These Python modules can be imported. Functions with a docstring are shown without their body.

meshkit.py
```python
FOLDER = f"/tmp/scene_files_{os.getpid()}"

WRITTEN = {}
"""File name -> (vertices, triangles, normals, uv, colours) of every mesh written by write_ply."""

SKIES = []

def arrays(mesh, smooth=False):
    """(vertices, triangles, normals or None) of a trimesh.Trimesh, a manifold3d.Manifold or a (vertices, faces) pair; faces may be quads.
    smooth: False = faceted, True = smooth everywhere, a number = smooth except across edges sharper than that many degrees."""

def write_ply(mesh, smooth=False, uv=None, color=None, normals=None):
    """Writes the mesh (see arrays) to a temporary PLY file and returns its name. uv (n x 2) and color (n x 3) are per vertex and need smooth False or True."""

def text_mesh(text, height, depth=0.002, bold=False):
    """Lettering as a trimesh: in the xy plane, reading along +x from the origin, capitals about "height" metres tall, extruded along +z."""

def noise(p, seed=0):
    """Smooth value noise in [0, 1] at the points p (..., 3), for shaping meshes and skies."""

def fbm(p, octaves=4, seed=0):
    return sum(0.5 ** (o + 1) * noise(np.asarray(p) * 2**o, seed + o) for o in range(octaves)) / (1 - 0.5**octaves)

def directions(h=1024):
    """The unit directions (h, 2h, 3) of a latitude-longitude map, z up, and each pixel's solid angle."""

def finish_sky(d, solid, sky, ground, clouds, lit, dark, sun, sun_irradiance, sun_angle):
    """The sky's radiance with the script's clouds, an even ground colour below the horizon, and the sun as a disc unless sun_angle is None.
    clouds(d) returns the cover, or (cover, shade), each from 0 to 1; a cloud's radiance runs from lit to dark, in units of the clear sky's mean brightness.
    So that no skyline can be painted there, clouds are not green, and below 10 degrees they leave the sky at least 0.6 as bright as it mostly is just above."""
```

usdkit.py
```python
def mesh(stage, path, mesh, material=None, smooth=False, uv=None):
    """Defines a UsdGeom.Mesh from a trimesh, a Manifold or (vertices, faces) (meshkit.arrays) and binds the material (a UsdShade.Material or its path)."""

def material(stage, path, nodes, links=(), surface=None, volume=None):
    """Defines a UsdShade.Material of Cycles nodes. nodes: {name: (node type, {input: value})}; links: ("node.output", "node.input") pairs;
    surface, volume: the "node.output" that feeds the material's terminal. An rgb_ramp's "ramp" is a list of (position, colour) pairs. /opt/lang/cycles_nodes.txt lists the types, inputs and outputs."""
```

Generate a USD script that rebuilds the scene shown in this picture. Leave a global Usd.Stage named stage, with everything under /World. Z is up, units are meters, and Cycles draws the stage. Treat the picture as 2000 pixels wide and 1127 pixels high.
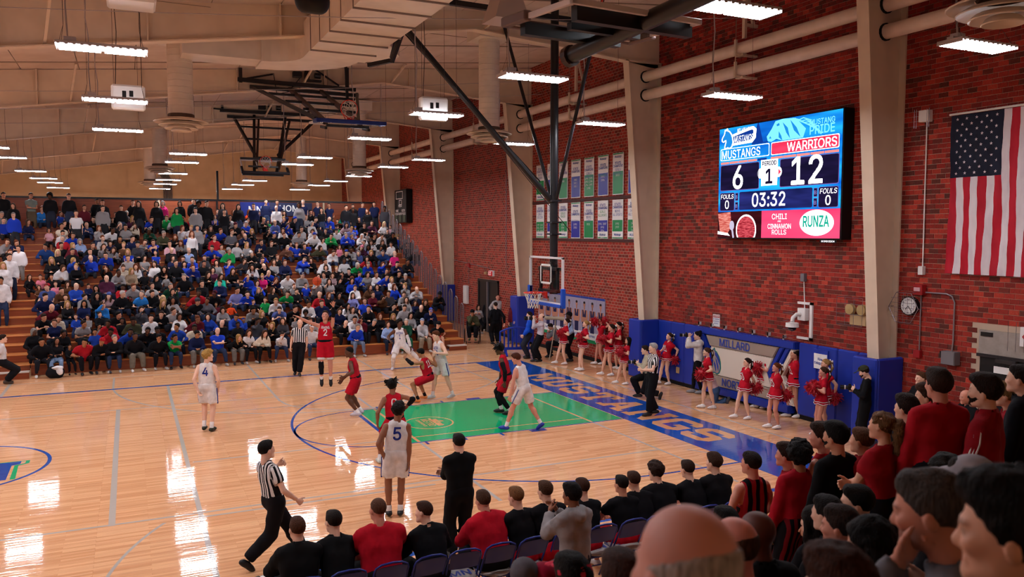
import math, numpy as np, trimesh, usdkit, meshkit
from pxr import Usd, UsdGeom, UsdLux, UsdShade, Gf, Sdf, Vt
import shapely.geometry as sg
from shapely import affinity
from shapely.ops import unary_union
stage = Usd.Stage.CreateInMemory()
UsdGeom.SetStageUpAxis(stage, UsdGeom.Tokens.z); UsdGeom.SetStageMetersPerUnit(stage, 1.0)
UsdGeom.Xform.Define(stage, '/World')
# ---------------------------------------------------------------- camera, exposure
# world: origin in the middle of the right baseline, x along the court (to the brick wall), y across it (to the far stand), z up
CAM = np.array([-10.9326, -18.4191, 4.5881]); YAW, PITCH, ROLL, FPX = 0.44299306, -0.06929474, 0.00116508, 1575.52
def _rot():
    cy, sy, cp, sp = math.cos(YAW), math.sin(YAW), math.cos(PITCH), math.sin(PITCH)
    f = np.array([sy*cp, cy*cp, sp]); r = np.array([cy, -sy, 0.]); u = np.cross(r, f); c, s = math.cos(ROLL), math.sin(ROLL)
    return c*r+s*u, -s*r+c*u, f
_r, _u, _f = _rot()
cam = UsdGeom.Camera.Define(stage, '/World/view_camera')
m = np.eye(4); m[0, :3] = _r; m[1, :3] = _u; m[2, :3] = -_f; m[3, :3] = CAM
cam.AddTransformOp().Set(Gf.Matrix4d(*m.ravel().tolist()))
cam.CreateHorizontalApertureAttr(36.0); cam.CreateVerticalApertureAttr(36.0*1127/2000); cam.CreateFocalLengthAttr(36.0*FPX/2000)
cam.CreateClippingRangeAttr(Gf.Vec2f(0.05, 200)); cam.CreateFStopAttr(2.8); cam.CreateFocusDistanceAttr(18.0)
cam.CreateExposureAttr(0.0)
LAMP_STRENGTH = 72.0; LAMP_COLOR = (0.93, 0.93, 1.0)
# ---------------------------------------------------------------- materials
UsdGeom.Scope.Define(stage, '/World/Looks')
MATS = {}
def lin(c):
    if isinstance(c, str): c = tuple(int(c[i:i+2], 16)/255 for i in (0, 2, 4))
    return tuple(x/12.92 if x <= .04045 else ((x+.055)/1.055)**2.4 for x in c)
def mat(key, nodes, links, surface='p.BSDF'):
    if key not in MATS: MATS[key] = usdkit.material(stage, '/World/Looks/'+key, nodes, links, surface)
    return MATS[key]
def plain(key, c, rough=.6, spec=.3, metal=0., coat=0., bump=0., bscale=60.):
    """one colour with fine relief"""
    if key in MATS: return MATS[key]
    n = {'p': ('principled_bsdf', dict(base_color=lin(c), roughness=rough, specular_ior_level=spec, metallic=metal, coat_weight=coat))}; l = []
    if bump:
        n['t'] = ('texture_coordinate', {}); n['n'] = ('noise_texture', dict(scale=bscale, detail=3.)); n['b'] = ('bump', dict(strength=bump, distance=.01))
        l = [('t.object', 'n.vector'), ('n.fac', 'b.height'), ('b.normal', 'p.normal')]
    return mat(key, n, l)
def mottled(key, c1, c2, scale=4., rough=.7, spec=.25, detail=4., bump=.0, stretch=(1, 1, 1), lo=.35, hi=.65):
    if key in MATS: return MATS[key]
    n = {'t': ('texture_coordinate', {}), 'm': ('mapping', dict(scale=stretch)), 'n': ('noise_texture', dict(scale=scale, detail=detail)),
         'r': ('rgb_ramp', {'ramp': [(lo, lin(c1)), (hi, lin(c2))]}), 'p': ('principled_bsdf', dict(roughness=rough, specular_ior_level=spec))}
    l = [('t.object', 'm.vector'), ('m.vector', 'n.vector'), ('n.fac', 'r.fac'), ('r.color', 'p.base_color')]
    if bump: n['b'] = ('bump', dict(strength=bump, distance=.01)); l += [('n.fac', 'b.height'), ('b.normal', 'p.normal')]
    return mat(key, n, l)
def emis(key, c, s): return mat(key, {'p': ('emission', dict(color=lin(c), strength=s))}, [], 'p.emission')
# ---------------------------------------------------------------- names, things, parts
USED = {}
def numbered(path):
    n = USED.get(path, 0); USED[path] = n+1
    return path if n == 0 else f'{path}_{n:03d}'
def tag(prim, label=None, category=None, group=None, kind=None):
    for k, v in (('label', label), ('category', category), ('group', group), ('kind', kind)):
        if v: prim.SetCustomDataByKey(k, v)
    return prim
def thing(name, label, category, loc=(0, 0, 0), rotz=0., group=None, kind=None):
    x = UsdGeom.Xform.Define(stage, numbered('/World/'+name))
    x.AddTranslateOp().Set(Gf.Vec3d(*map(float, loc)))
    if rotz: x.AddRotateZOp().Set(math.degrees(rotz))
    return tag(x.GetPrim(), label, category, group, kind)
def put(parent, name, mesh, material, smooth=False, label=None, kind=None, prims=None):
    """one Mesh prim under parent (a prim, or None for the top level)"""
    base = '/World' if parent is None else str(parent.GetPath())
    v, f = (mesh.vertices, mesh.faces) if hasattr(mesh, 'vertices') else mesh
    if smooth is True:
        v, f, n = meshkit.arrays((v, f), True)
        M = UsdGeom.Mesh.Define(stage, numbered(base+'/'+name))
        M.CreatePointsAttr(Vt.Vec3fArray.FromNumpy(np.ascontiguousarray(v, np.float32))); M.CreateFaceVertexCountsAttr(Vt.IntArray.FromNumpy(np.full(len(f), 3, np.int32)))
        M.CreateFaceVertexIndicesAttr(Vt.IntArray.FromNumpy(np.ascontiguousarray(f, np.int32).ravel())); M.CreateSubdivisionSchemeAttr('none')
        M.CreateNormalsAttr(Vt.Vec3fArray.FromNumpy(n.astype(np.float32))); M.SetNormalsInterpolation('vertex')
        if material is not None: UsdShade.MaterialBindingAPI.Apply(M.GetPrim()).Bind(material)
    else: M = usdkit.mesh(stage, numbered(base+'/'+name), (np.asarray(v), np.asarray(f)), material, smooth=smooth)
    for k, arr in (prims or {}).items():
        arr = np.asarray(arr, np.float32)
        if arr.ndim == 2: UsdGeom.PrimvarsAPI(M).CreatePrimvar(k, Sdf.ValueTypeNames.Color3fArray, 'vertex').Set(Vt.Vec3fArray.FromNumpy(arr))
        else: UsdGeom.PrimvarsAPI(M).CreatePrimvar(k, Sdf.ValueTypeNames.FloatArray, 'vertex').Set(Vt.FloatArray.FromNumpy(arr))
    return tag(M.GetPrim(), label, kind=kind)
def struct(name, mesh, material, parent=None, smooth=False):
    p = put(parent, name, mesh, material, smooth)
    return tag(p, kind='structure') if parent is None else p
def solo(name, label, category, mesh, material, group=None, kind=None, smooth=False): return tag(put(None, name, mesh, material, smooth), label, category, group, kind)
# ---------------------------------------------------------------- simple meshes
cat = trimesh.util.concatenate
def cat_v(*ms): m = cat(list(ms)); return np.array(m.vertices), np.array(m.faces)
def box(x0, x1, y0, y1, z0, z1, ch=0.):
    """box, with chamfered edges when ch > 0"""
    b = trimesh.creation.box([x1-x0, y1-y0, z1-z0])
    if ch > 0:
        h = np.array([x1-x0, y1-y0, z1-z0])/2; P = [np.array(s)*(h-ch*(1-np.eye(3)[k])) for k in range(3) for s in np.ndindex(2, 2, 2) for s in [2*np.array(s)-1]]
        b = trimesh.convex.convex_hull(np.array(P))
    b.apply_translation([(x0+x1)/2, (y0+y1)/2, (z0+z1)/2]); return b
def beam(a, b, w, h=None, up=(0, 0, 1)):
    """square bar from a to b: w across, h along up"""
    a, b = np.array(a, float), np.array(b, float); d = b-a; L = np.linalg.norm(d); d /= L
    u = np.array(up, float)
    if abs(u@d) > .98: u = np.array([1., 0, 0])
    s = np.cross(d, u); s /= np.linalg.norm(s); u = np.cross(s, d)
    m = trimesh.creation.box([L, w, h or w]); T = np.eye(4); T[:3, 0], T[:3, 1], T[:3, 2], T[:3, 3] = d, -s, u, (a+b)/2
    m.apply_transform(T); return m
def frames_along(P):
    P = np.asarray(P, float); T = np.gradient(P, axis=0); T /= np.linalg.norm(T, axis=1)[:, None]
    u = np.array([0, 0, 1.]) if abs(T[0, 2]) < .9 else np.array([1., 0, 0]); N = []
    for t in T:
        u = u-t*(u@t); u /= np.linalg.norm(u); N.append(u)
    N = np.array(N); return T, N, np.cross(T, N)
def tube(P, r, n=8, caps=True):
    P = np.asarray(P, float); _, N, B = frames_along(P); r = np.broadcast_to(r, len(P)); a = np.arange(n)*2*np.pi/n
    V = (P[:, None]+r[:, None, None]*(np.cos(a)[None, :, None]*N[:, None]+np.sin(a)[None, :, None]*B[:, None])).reshape(-1, 3); F = []
    for i in range(len(P)-1):
        for j in range(n):
            p, q = i*n+j, i*n+(j+1) % n; F += [[p, q, q+n], [p, q+n, p+n]]
    if caps:
        e = (len(P)-1)*n
        F += [[0, j+1, j] for j in range(1, n-1)]+[[e, e+j, e+j+1] for j in range(1, n-1)]
    return trimesh.Trimesh(V, F, process=False)
def rod(a, b, r, n=8): return tube([a, b], r, n)
def lathe(prof, n=24, c=(0, 0, 0)):
    """(radius, z) profile turned about z at c"""
    prof = np.array(prof, float); a = np.arange(n)*2*np.pi/n
    V = np.stack([np.outer(prof[:, 0], np.cos(a)), np.outer(prof[:, 0], np.sin(a)), np.repeat(prof[:, 1:], n, 1)], -1).reshape(-1, 3)+np.array(c); F = []
    for i in range(len(prof)-1):
        for j in range(n):
            p, q = i*n+j, i*n+(j+1) % n; F += [[p, q, q+n], [p, q+n, p+n]]
    return trimesh.Trimesh(V, F, process=False)
def extr(poly, h, z=0.):
    """extrude a shapely polygon (or several) along z"""
    gs = [g for g in getattr(poly, 'geoms', [poly]) if g.area > 1e-9]
    m = cat([trimesh.creation.extrude_polygon(g, h, engine='earcut') for g in gs]); m.apply_translation([0, 0, z]); return m
def place(m, o, ax, ay, az):
    """carry a mesh from its own xyz to origin o and axes ax, ay, az"""
    m = m.copy(); T = np.eye(4); T[:3, 0], T[:3, 1], T[:3, 2], T[:3, 3] = ax, ay, az, o; m.apply_transform(T)
    if np.linalg.det(T[:3, :3]) < 0: m.invert()
    return m
_TXT = {}
def text(s, h, depth=.003, bold=True, width=None, align='c', slant=0.):
    """lettering in xy, h tall; squeezed to width if given; origin at its middle (c), left (l) or right (r) on the baseline"""
    k = (s, bold)
    if k not in _TXT: _TXT[k] = meshkit.text_mesh(s, 1., 1., bold)
    m = _TXT[k].copy(); lo, hi = m.bounds; w = (hi[0]-lo[0])*h
    sx = 1. if width is None else min(1., width/w) if width > 0 else -width/w
    v = m.vertices*np.array([h*sx, h, depth]); v[:, 0] -= {'c': (lo[0]+hi[0])/2, 'l': lo[0], 'r': hi[0]}[align]*h*sx
    v[:, 0] += slant*v[:, 1]; m.vertices = v
    return trimesh.Trimesh(v, m.faces[_TXT[k].face_normals[:, 2] > .5], process=False) if depth < .01 else m
# ---------------------------------------------------------------- soft bodies: signed distances -> one continuous mesh
def nrm(v): v = np.asarray(v, float); return v/max(np.linalg.norm(v), 1e-9)
def C(a, b, ra, rb=None, k=None, flat=None, cap=None, sub=False):
    """tapering round bone from a to b. flat=(axis, s): thinner by s along the axis; cap=[(point, normal)...] cuts it off where normal points; sub: carve it away"""
    return dict(a=np.asarray(a, float), b=np.asarray(b, float), ra=ra, rb=ra if rb is None else rb, k=k, flat=flat, cap=cap, sub=sub)
def E(c, rad, R=None, k=None, cap=None, sub=False):
    """ellipsoid with radii rad along the rows of R"""
    return dict(c=np.asarray(c, float), rad=np.asarray(rad, float), R=np.eye(3) if R is None else np.asarray(R, float), k=k, cap=cap, sub=sub)
def dist(p, X):
    if 'c' in p:
        q = (X-p['c'])@p['R'].T; k0 = np.linalg.norm(q/p['rad'], axis=-1); k1 = np.linalg.norm(q/p['rad']**2, axis=-1); d = k0*(k0-1)/np.maximum(k1, 1e-6)
    else:
        ba = p['b']-p['a']; pa = X-p['a']; t = np.clip(pa@ba/max(ba@ba, 1e-12), 0, 1); v = pa-t[..., None]*ba
        if p['flat'] is not None:
            n, s = p['flat']; n = nrm(n); v = v+n*((v@n)*(s-1))[..., None]
        d = np.linalg.norm(v, axis=-1)-(p['ra']+t*(p['rb']-p['ra']))
    for pt, n in p['cap'] or (): d = np.maximum(d, (X-np.asarray(pt, float))@nrm(n))
    return d
def bounds(p):
    if 'c' in p: e = np.sqrt(((p['R']*p['rad'][:, None])**2).sum(0)); return p['c']-e, p['c']+e
    return np.minimum(p['a']-p['ra'], p['b']-p['rb']), np.maximum(p['a']+p['ra'], p['b']+p['rb'])
def body(prims, h, k=.03, wob=None):
    """(vertices, faces) of the smooth union of prims on a grid of h metres"""
    B = [bounds(p) for p in prims]; add = [i for i, p in enumerate(prims) if not p['sub']]
    lo = np.min([B[i][0] for i in add], 0)-2.5*h; hi = np.max([B[i][1] for i in add], 0)+2.5*h
    n = np.ceil((hi-lo)/h).astype(int)+1; F = np.full(n, .5, np.float32); ax = [lo[i]+h*np.arange(n[i]) for i in range(3)]
    for p, (b0, b1) in zip(prims, B):
        kk = k if p['k'] is None else p['k']; mg = max(kk, 0)+2*h
        i0 = np.clip(np.floor((b0-mg-lo)/h).astype(int), 0, n); i1 = np.clip(np.ceil((b1+mg-lo)/h).astype(int)+1, 0, n)
        if (i1 <= i0).any(): continue
        sl = tuple(slice(i0[i], i1[i]) for i in range(3)); X = np.stack(np.meshgrid(*[ax[i][sl[i]] for i in range(3)], indexing='ij'), -1)
        d = dist(p, X); f = F[sl]
        if p['sub']:
            q = np.maximum(kk-np.abs(-d-f), 0)/max(kk, 1e-6); F[sl] = np.maximum(f, -d)+q*q*kk/4
        else:
            q = np.maximum(kk-np.abs(d-f), 0)/max(kk, 1e-6); F[sl] = np.minimum(f, d)-q*q*kk/4
    if wob is not None:
        X = np.stack(np.meshgrid(*ax, indexing='ij'), -1); near = np.abs(F) < wob[0]*2; F[near] += wob[0]*(meshkit.noise(X[near]*wob[1], wob[2] if len(wob) > 2 else 0)-.5)
    return nets(F, lo, h)
_COR = np.array(list(np.ndindex(2, 2, 2)))
def nets(F, lo, h):
    S = F < 0; n = np.array(F.shape); c = np.zeros(n-1, np.int8)
    for o in _COR: c += S[o[0]:n[0]-1+o[0], o[1]:n[1]-1+o[1], o[2]:n[2]-1+o[2]]
    act = (c > 0) & (c < 8); I = np.argwhere(act); idx = np.full(n-1, -1, np.int64); idx[act] = np.arange(len(I))
    val = np.stack([F[tuple((I+o).T)] for o in _COR], 1).astype(float); P = np.zeros((len(I), 3)); w = np.zeros(len(I))
    for i in range(8):
        for ax in range(3):
            if _COR[i][ax] == 0:
                j = i+(4, 2, 1)[ax]; a, b = val[:, i], val[:, j]; cr = (a < 0) != (b < 0); t = np.where(cr, a/np.where(cr, a-b, 1), 0)
                e = _COR[i][None]+t[:, None]*(np.arange(3) == ax); P[cr] += e[cr]; w[cr] += 1
    V = lo+h*(I+P/np.maximum(w, 1)[:, None]); Q = []
    for ax in range(3):
        u, v = (ax+1) % 3, (ax+2) % 3; a = [slice(1, n[i]-1) for i in range(3)]; a[ax] = slice(0, n[ax]-1); b = list(a); b[ax] = slice(1, n[ax])
        s0, s1 = S[tuple(a)], S[tuple(b)]; L = np.argwhere(s0 != s1); inside = s0[tuple(L.T)]; base = L.copy(); base[:, u] += 1; base[:, v] += 1
        du, dv = np.eye(3, dtype=int)[u], np.eye(3, dtype=int)[v]; q = np.stack([idx[tuple((base-o).T)] for o in (0*du, du, du+dv, dv)], 1)
        q[~inside] = q[~inside][:, ::-1]; Q.append(q)
    Q = np.vstack(Q); Q = Q[(Q >= 0).all(1)]
    return V, np.vstack([Q[:, [0, 1, 2]], Q[:, [0, 2, 3]]])
def joinm(*ms):
    ms = [m for m in ms if m is not None]; V, F, o = [], [], 0
    for v, f in ms: V.append(v); F.append(np.asarray(f)+o); o += len(v)
    return np.vstack(V), np.vstack(F)
def relax(m, it=1, lam=.5):
    v, f = m; e = np.vstack([f[:, [0, 1]], f[:, [1, 2]], f[:, [2, 0]]])
    for _ in range(it):
        s = np.zeros_like(v); c = np.zeros(len(v)); np.add.at(s, e[:, 0], v[e[:, 1]]); np.add.at(c, e[:, 0], 1); v = v+lam*(s/np.maximum(c, 1)[:, None]-v)
    return v, f
# ---------------------------------------------------------------- people. own frame: x forward, y left, z up; figure sizes for 1.75 m, scaled by H
def rotm(axis, deg):
    a = nrm(axis); t = math.radians(deg); K = np.array([[0, -a[2], a[1]], [a[2], 0, -a[0]], [-a[1], a[0], 0]]); return np.eye(3)+math.sin(t)*K+(1-math.cos(t))*K@K
def ik(a, t, l1, l2, hint):
    d = t-a; L = np.linalg.norm(d); d = d/max(L, 1e-9); L = min(max(L, abs(l1-l2)+.02), (l1+l2)*.998); x = (l1*l1-l2*l2+L*L)/(2*L); h = math.sqrt(max(l1*l1-x*x, 0))
    n = np.asarray(hint, float); n = nrm(n-d*(n@d)); return a+d*x+n*h, a+d*L
def skeleton(H=1.75, w=1., sex='m', pel=(0, 0, .95), py=0., lean=0., side=0., twist=0., head=(0, 0, 0), fl=(.02, .1, .09), fr=(.02, -.1, .09), tl=(8, 0), tr=(-8, 0),
             hl=(.05, .27, .8), hr=(.05, -.27, .8), el=(-.5, .5, -.3), er=(-.5, -.5, -.3), kl=(1, .12, .2), kr=(1, -.12, .2), sh=0., **_):
    s = H/1.75; V = lambda p: np.array(p, float)*s; J = dict(s=s, w=w, sex=sex)
    Rp = rotm((0, 0, 1), py); Rt = Rp@rotm((0, 0, 1), twist*.5)@rotm((0, 1, 0), lean)@rotm((1, 0, 0), -side)@rotm((0, 0, 1), twist*.5)
    J['Rp'] = Rp.T; J['R'] = Rt.T; F, L, U = Rt.T; P = V(pel); J['P'] = P; fm = sex == 'f'
    J['W'] = P+U*.12*s; J['C'] = P+U*.32*s; J['N'] = P+U*.515*s-F*.012*s; sw = (.148 if fm else .168)*s*w**.5
    Rh = Rt@rotm((0, 0, 1), head[0])@rotm((0, 1, 0), head[1])@rotm((1, 0, 0), -head[2]); J['Rh'] = Rh.T; J['H'] = J['N']+(U*.07+Rh[:, 2]*.085+Rh[:, 0]*.03)*s
    for k, sg_, hp, hint in (('l', 1, hl, el), ('r', -1, hr, er)):
        S = P+U*(.437+sh)*s+L*sg_*sw; J['S'+k] = S; J['E'+k], J['A'+k] = ik(S, V(hp), .295*s, .26*s, hint); J['D'+k] = nrm(J['A'+k]-J['E'+k])
    for k, sg_, fp, hint, t in (('l', 1, fl, kl, tl), ('r', -1, fr, kr, tr)):
        hip = P+Rp@np.array([0, sg_*(.1 if fm else .095), -.02])*s; J['Q'+k] = hip; J['K'+k], J['F'+k] = ik(hip, V(fp), .435*s, .43*s, hint)
        J['T'+k] = (Rp@rotm((0, 0, 1), t[0])@rotm((0, 1, 0), t[1])).T
    return J
def torso_prims(J, o=0., hem=None, chest=0.):
    s, w, P, W, Cc, N = J['s'], J['w'], J['P'], J['W'], J['C'], J['N']; F, L, U = J['R']; fm = J['sex'] == 'f'; cap = None if hem is None else [(P+U*hem*s, -U)]
    g = lambda r: r*s*w+o; Q = J['Rp'][1]; p = []
    for q in (1, -1):
        p += [C(P+Q*q*.055*s, W+L*q*(.04 if fm else .055)*s, g(.108), g(.092 if fm else .1), flat=(F, 1.12), cap=cap), C(W+L*q*(.04 if fm else .055)*s, Cc+L*q*.075*s, g(.092 if fm else .1), g(.105), flat=(F, 1.15), cap=cap)]
        p += [C(Cc+L*q*.075*s, N-U*.08*s+L*q*.085*s, g(.105), g(.075), flat=(F, 1.2))]
        p += [C(N-U*.025*s, J['S'+('l' if q > 0 else 'r')], g(.044), g(.047))]
        if fm: p += [E(Cc+L*q*.07*s+F*.075*s*w+U*.02*s, np.array([.062, .06, .062])*s*w+o, J['R'])]
    if w > 1.12: p += [E(P+U*.15*s+F*.05*s*w, np.array([.12, .15, .16])*s*w+o, J['R'], cap=cap)]
    return p
def arm_prims(J, o=0., t0=0., t1=2., thick=1., endcap=False, sides='lr'):
    """arms from shoulder (0) past elbow (1) to wrist (2)"""
    s = J['s']; p = []
    for k in sides:
        S, El, A = J['S'+k], J['E'+k], J['A'+k]; at = lambda t: S+(El-S)*t if t <= 1 else El+(A-El)*(t-1); r = lambda t: np.interp(t, [0, .4, 1, 1.35, 2], [.049, .047, .039, .04, .028])*s*J['w']**.5*thick+o
        ts = [t0]+[t for t in (.4, 1, 1.35) if t0 < t < t1]+[t1]
        for a, b in zip(ts[:-1], ts[1:]):
            cp = [(at(t1), at(t1)-at(max(t1-.1, 0)))] if endcap and b == t1 else None
            p.append(C(at(a), at(b)+(0 if not cp else .02*nrm(at(b)-at(a))), r(a), r(b), k=.02, cap=cp))
    return p
def leg_prims(J, o=0., t0=0., t1=2., flare=0., endcap=False, thin=1., sides='lr'):
    s = J['s']; p = []
    for k in sides:
        Q, K, A = J['Q'+k], J['K'+k], J['F'+k]; at = lambda t: Q+(K-Q)*t if t <= 1 else K+(A-K)*(t-1); r = lambda t: (np.interp(t, [0, .5, 1, 1.3, 1.6, 2], [.09, .074, .056, .056, .045, .036])*s*J['w']**.7*thin+o+flare*max(t-t0, 0)*s)
        ts = [t0]+[t for t in (.5, 1, 1.3, 1.6) if t0 < t < t1]+[t1]
        for a, b in zip(ts[:-1], ts[1:]):
            cp = [(at(t1), at(t1)-at(t1-.1))] if endcap and b == t1 else None
            p.append(C(at(a), at(b)+(0 if not cp else .03*nrm(at(b)-at(a))), r(a), r(b), k=.025, cap=cp))
    return p
_HEADS = {}
def head_mesh(h, kind='m'):
    """canonical head (own frame, 1.75 m figure) with the masks lips, eyes, brows, jaw"""
    if (h, kind) in _HEADS: return _HEADS[h, kind]
    j = {'m': 1., 'f': .9, 'c': .88}[kind]; ear = .7 if kind == 'f' else 1.
    p = [E((-.012, 0, .036), (.098, .077, .09)), E((.022, 0, -.03), (.07, .062, .07), k=.04), C((.02, .038*j, -.07), (.07, .012, -.092), .026*j, .02*j, k=.03), C((.02, -.038*j, -.07), (.07, -.012, -.092), .026*j, .02*j, k=.03),
         E((.074, 0, -.092), (.02, .02*j, .017), k=.02), C((.083, 0, .012), (.103, 0, -.024), .009, .0135, k=.012), C((.09, .009, -.03), (.09, -.009, -.03), .01, k=.01),
         C((.082, .036, .024), (.09, .012, .022), .009, k=.014), C((.082, -.036, .024), (.09, -.012, .022), .009, k=.014), C((.084, .018, -.06), (.084, -.018, -.06), .0085, k=.01),
         E((.068, .042, -.018), (.024, .02, .02), k=.02), E((.068, -.042, -.018), (.024, .02, .02), k=.02),
         C((-.02, 0, -.05), (-.035, 0, -.15), .052*j, .056*j, k=.03)]
    for q in (1, -1): p += [E((-.008, q*.078, -.008), (.02*ear, .011, .031*ear), rotm((0, 0, 1), q*25).T, k=.008), E((.093, q*.031, .006), (.014, .015, .009), k=.008, sub=True), E((.079, q*.031, .006), (.012, .013, .011), k=.002)]
    if h <= .006:
        for q in (1, -1): p += [E((.0, q*.087, -.006), (.008, .006, .017), k=.004, sub=True), C((.09, q*.012, -.046), (.088, q*.018, -.052), .003, k=.006, sub=True)]
    m = body(p, h, k=.025); v = m[0]; x, y, z = v.T
    near = lambda a, r: np.exp(-(((v-np.array(a))/np.array(r))**2).sum(1)); ms = dict(lip=near((.093, 0, -.06), (.02, .022, .009)), eye=np.maximum(near((.093, .031, .006), (.016, .014, .0065)), near((.093, -.031, .006), (.016, .014, .0065))),
        brow=np.maximum(near((.09, .03, .027), (.016, .02, .0055)), near((.09, -.03, .027), (.016, .02, .0055))), jaw=np.clip((-.028-z)/.02, 0, 1)*np.clip((x-.01)/.03, 0, 1)*np.clip((z+.125)/.01, 0, 1), cheek=np.maximum(near((.07, .045, -.025), (.03, .022, .02)), near((.07, -.045, -.025), (.03, .022, .02))))
    _HEADS[h, kind] = (m, ms); return _HEADS[h, kind]
_HANDS = {}
def hand_mesh(h, curl=25, spread=6, thumb=35):
    """left hand in its own frame: x to the fingertips, y to the thumb side, z out of the back"""
    key = (h, curl, spread, thumb)
    if key in _HANDS: return _HANDS[key]
    p = [C((0, 0, 0), (.03, 0, 0), .026, .03, flat=((0, 0, 1), 1.35), k=.015), C((.03, .018, 0), (.085, .026, 0), .02, .016, flat=((0, 0, 1), 1.3), k=.015), C((.03, -.014, 0), (.078, -.026, 0), .02, .015, flat=((0, 0, 1), 1.3), k=.015), C((.03, 0, 0), (.085, 0, 0), .02, .017, flat=((0, 0, 1), 1.3), k=.015)]
    fr = max(.0088, h*.95)
    for y, L, f in ((.029, .07, 1.5), (.0095, .079, .4), (-.0105, .074, -.5), (-.029, .058, -1.6)):
        a = np.array([.085-abs(y)*.25, y, 0.]); d = rotm((0, 0, 1), f*spread)@np.array([1., 0, 0])
        for i, (q, r) in enumerate(((.45, 1.), (.32, .93), (.23, .84))):
            d = rotm(np.cross(d, [0, 0, -1]), curl*(.8, 1.1, .8)[i])@d; b = a+d*L*q; p.append(C(a, b, fr*r, fr*r*.95, k=.005)); a = b
    a = np.array([.022, .026, -.004]); d = rotm((0, 0, 1), thumb)@np.array([1, .1, -.25])
    for L, r in ((.045, .013), (.033, .0105), (.026, .009)): b = a+nrm(d)*L; p.append(C(a, b, max(r, fr), max(r*.9, fr*.95), k=.008)); a = b; d = rotm((0, 0, 1), -thumb*.35)@d+np.array([0, 0, -.004*curl/25])
    _HANDS[key] = body(p, h, k=.008); return _HANDS[key]
def hand_at(J, k, h, curl, palm, spread=6, thumb=35, dirn=None):
    """the hand at wrist k; palm: where the palm faces"""
    v, f = hand_mesh(h, curl, spread, thumb); d = nrm(J['D'+k] if dirn is None else dirn); z = -np.asarray(palm, float); z = nrm(z-d*(z@d)); y = np.cross(z, d); q = 1 if k == 'l' else -1
    # thumb side: for the left hand y = z x d points to the thumb when the palm faces down
    v = v*np.array([1, -1 if q > 0 else 1, 1])*J['s']; W = J['A'+k]-d*.008*J['s']
    out = W+v[:, :1]*d+v[:, 1:2]*y+v[:, 2:]*z
    return out, f[:, ::-1] if q > 0 else f
SKIN = dict(a='d9a58a', b='c68e72', c='e3b59c', d='8d5a41', e='5c3826', f='a9714f', g='472a1d', h='cf8f7a')
def skin_mat(): return mat('skin', {'a': ('attribute', {'attribute': 'col'}), 'p': ('principled_bsdf', dict(roughness=.52, specular_ior_level=.35))}, [('a.color', 'p.base_color')])
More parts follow.
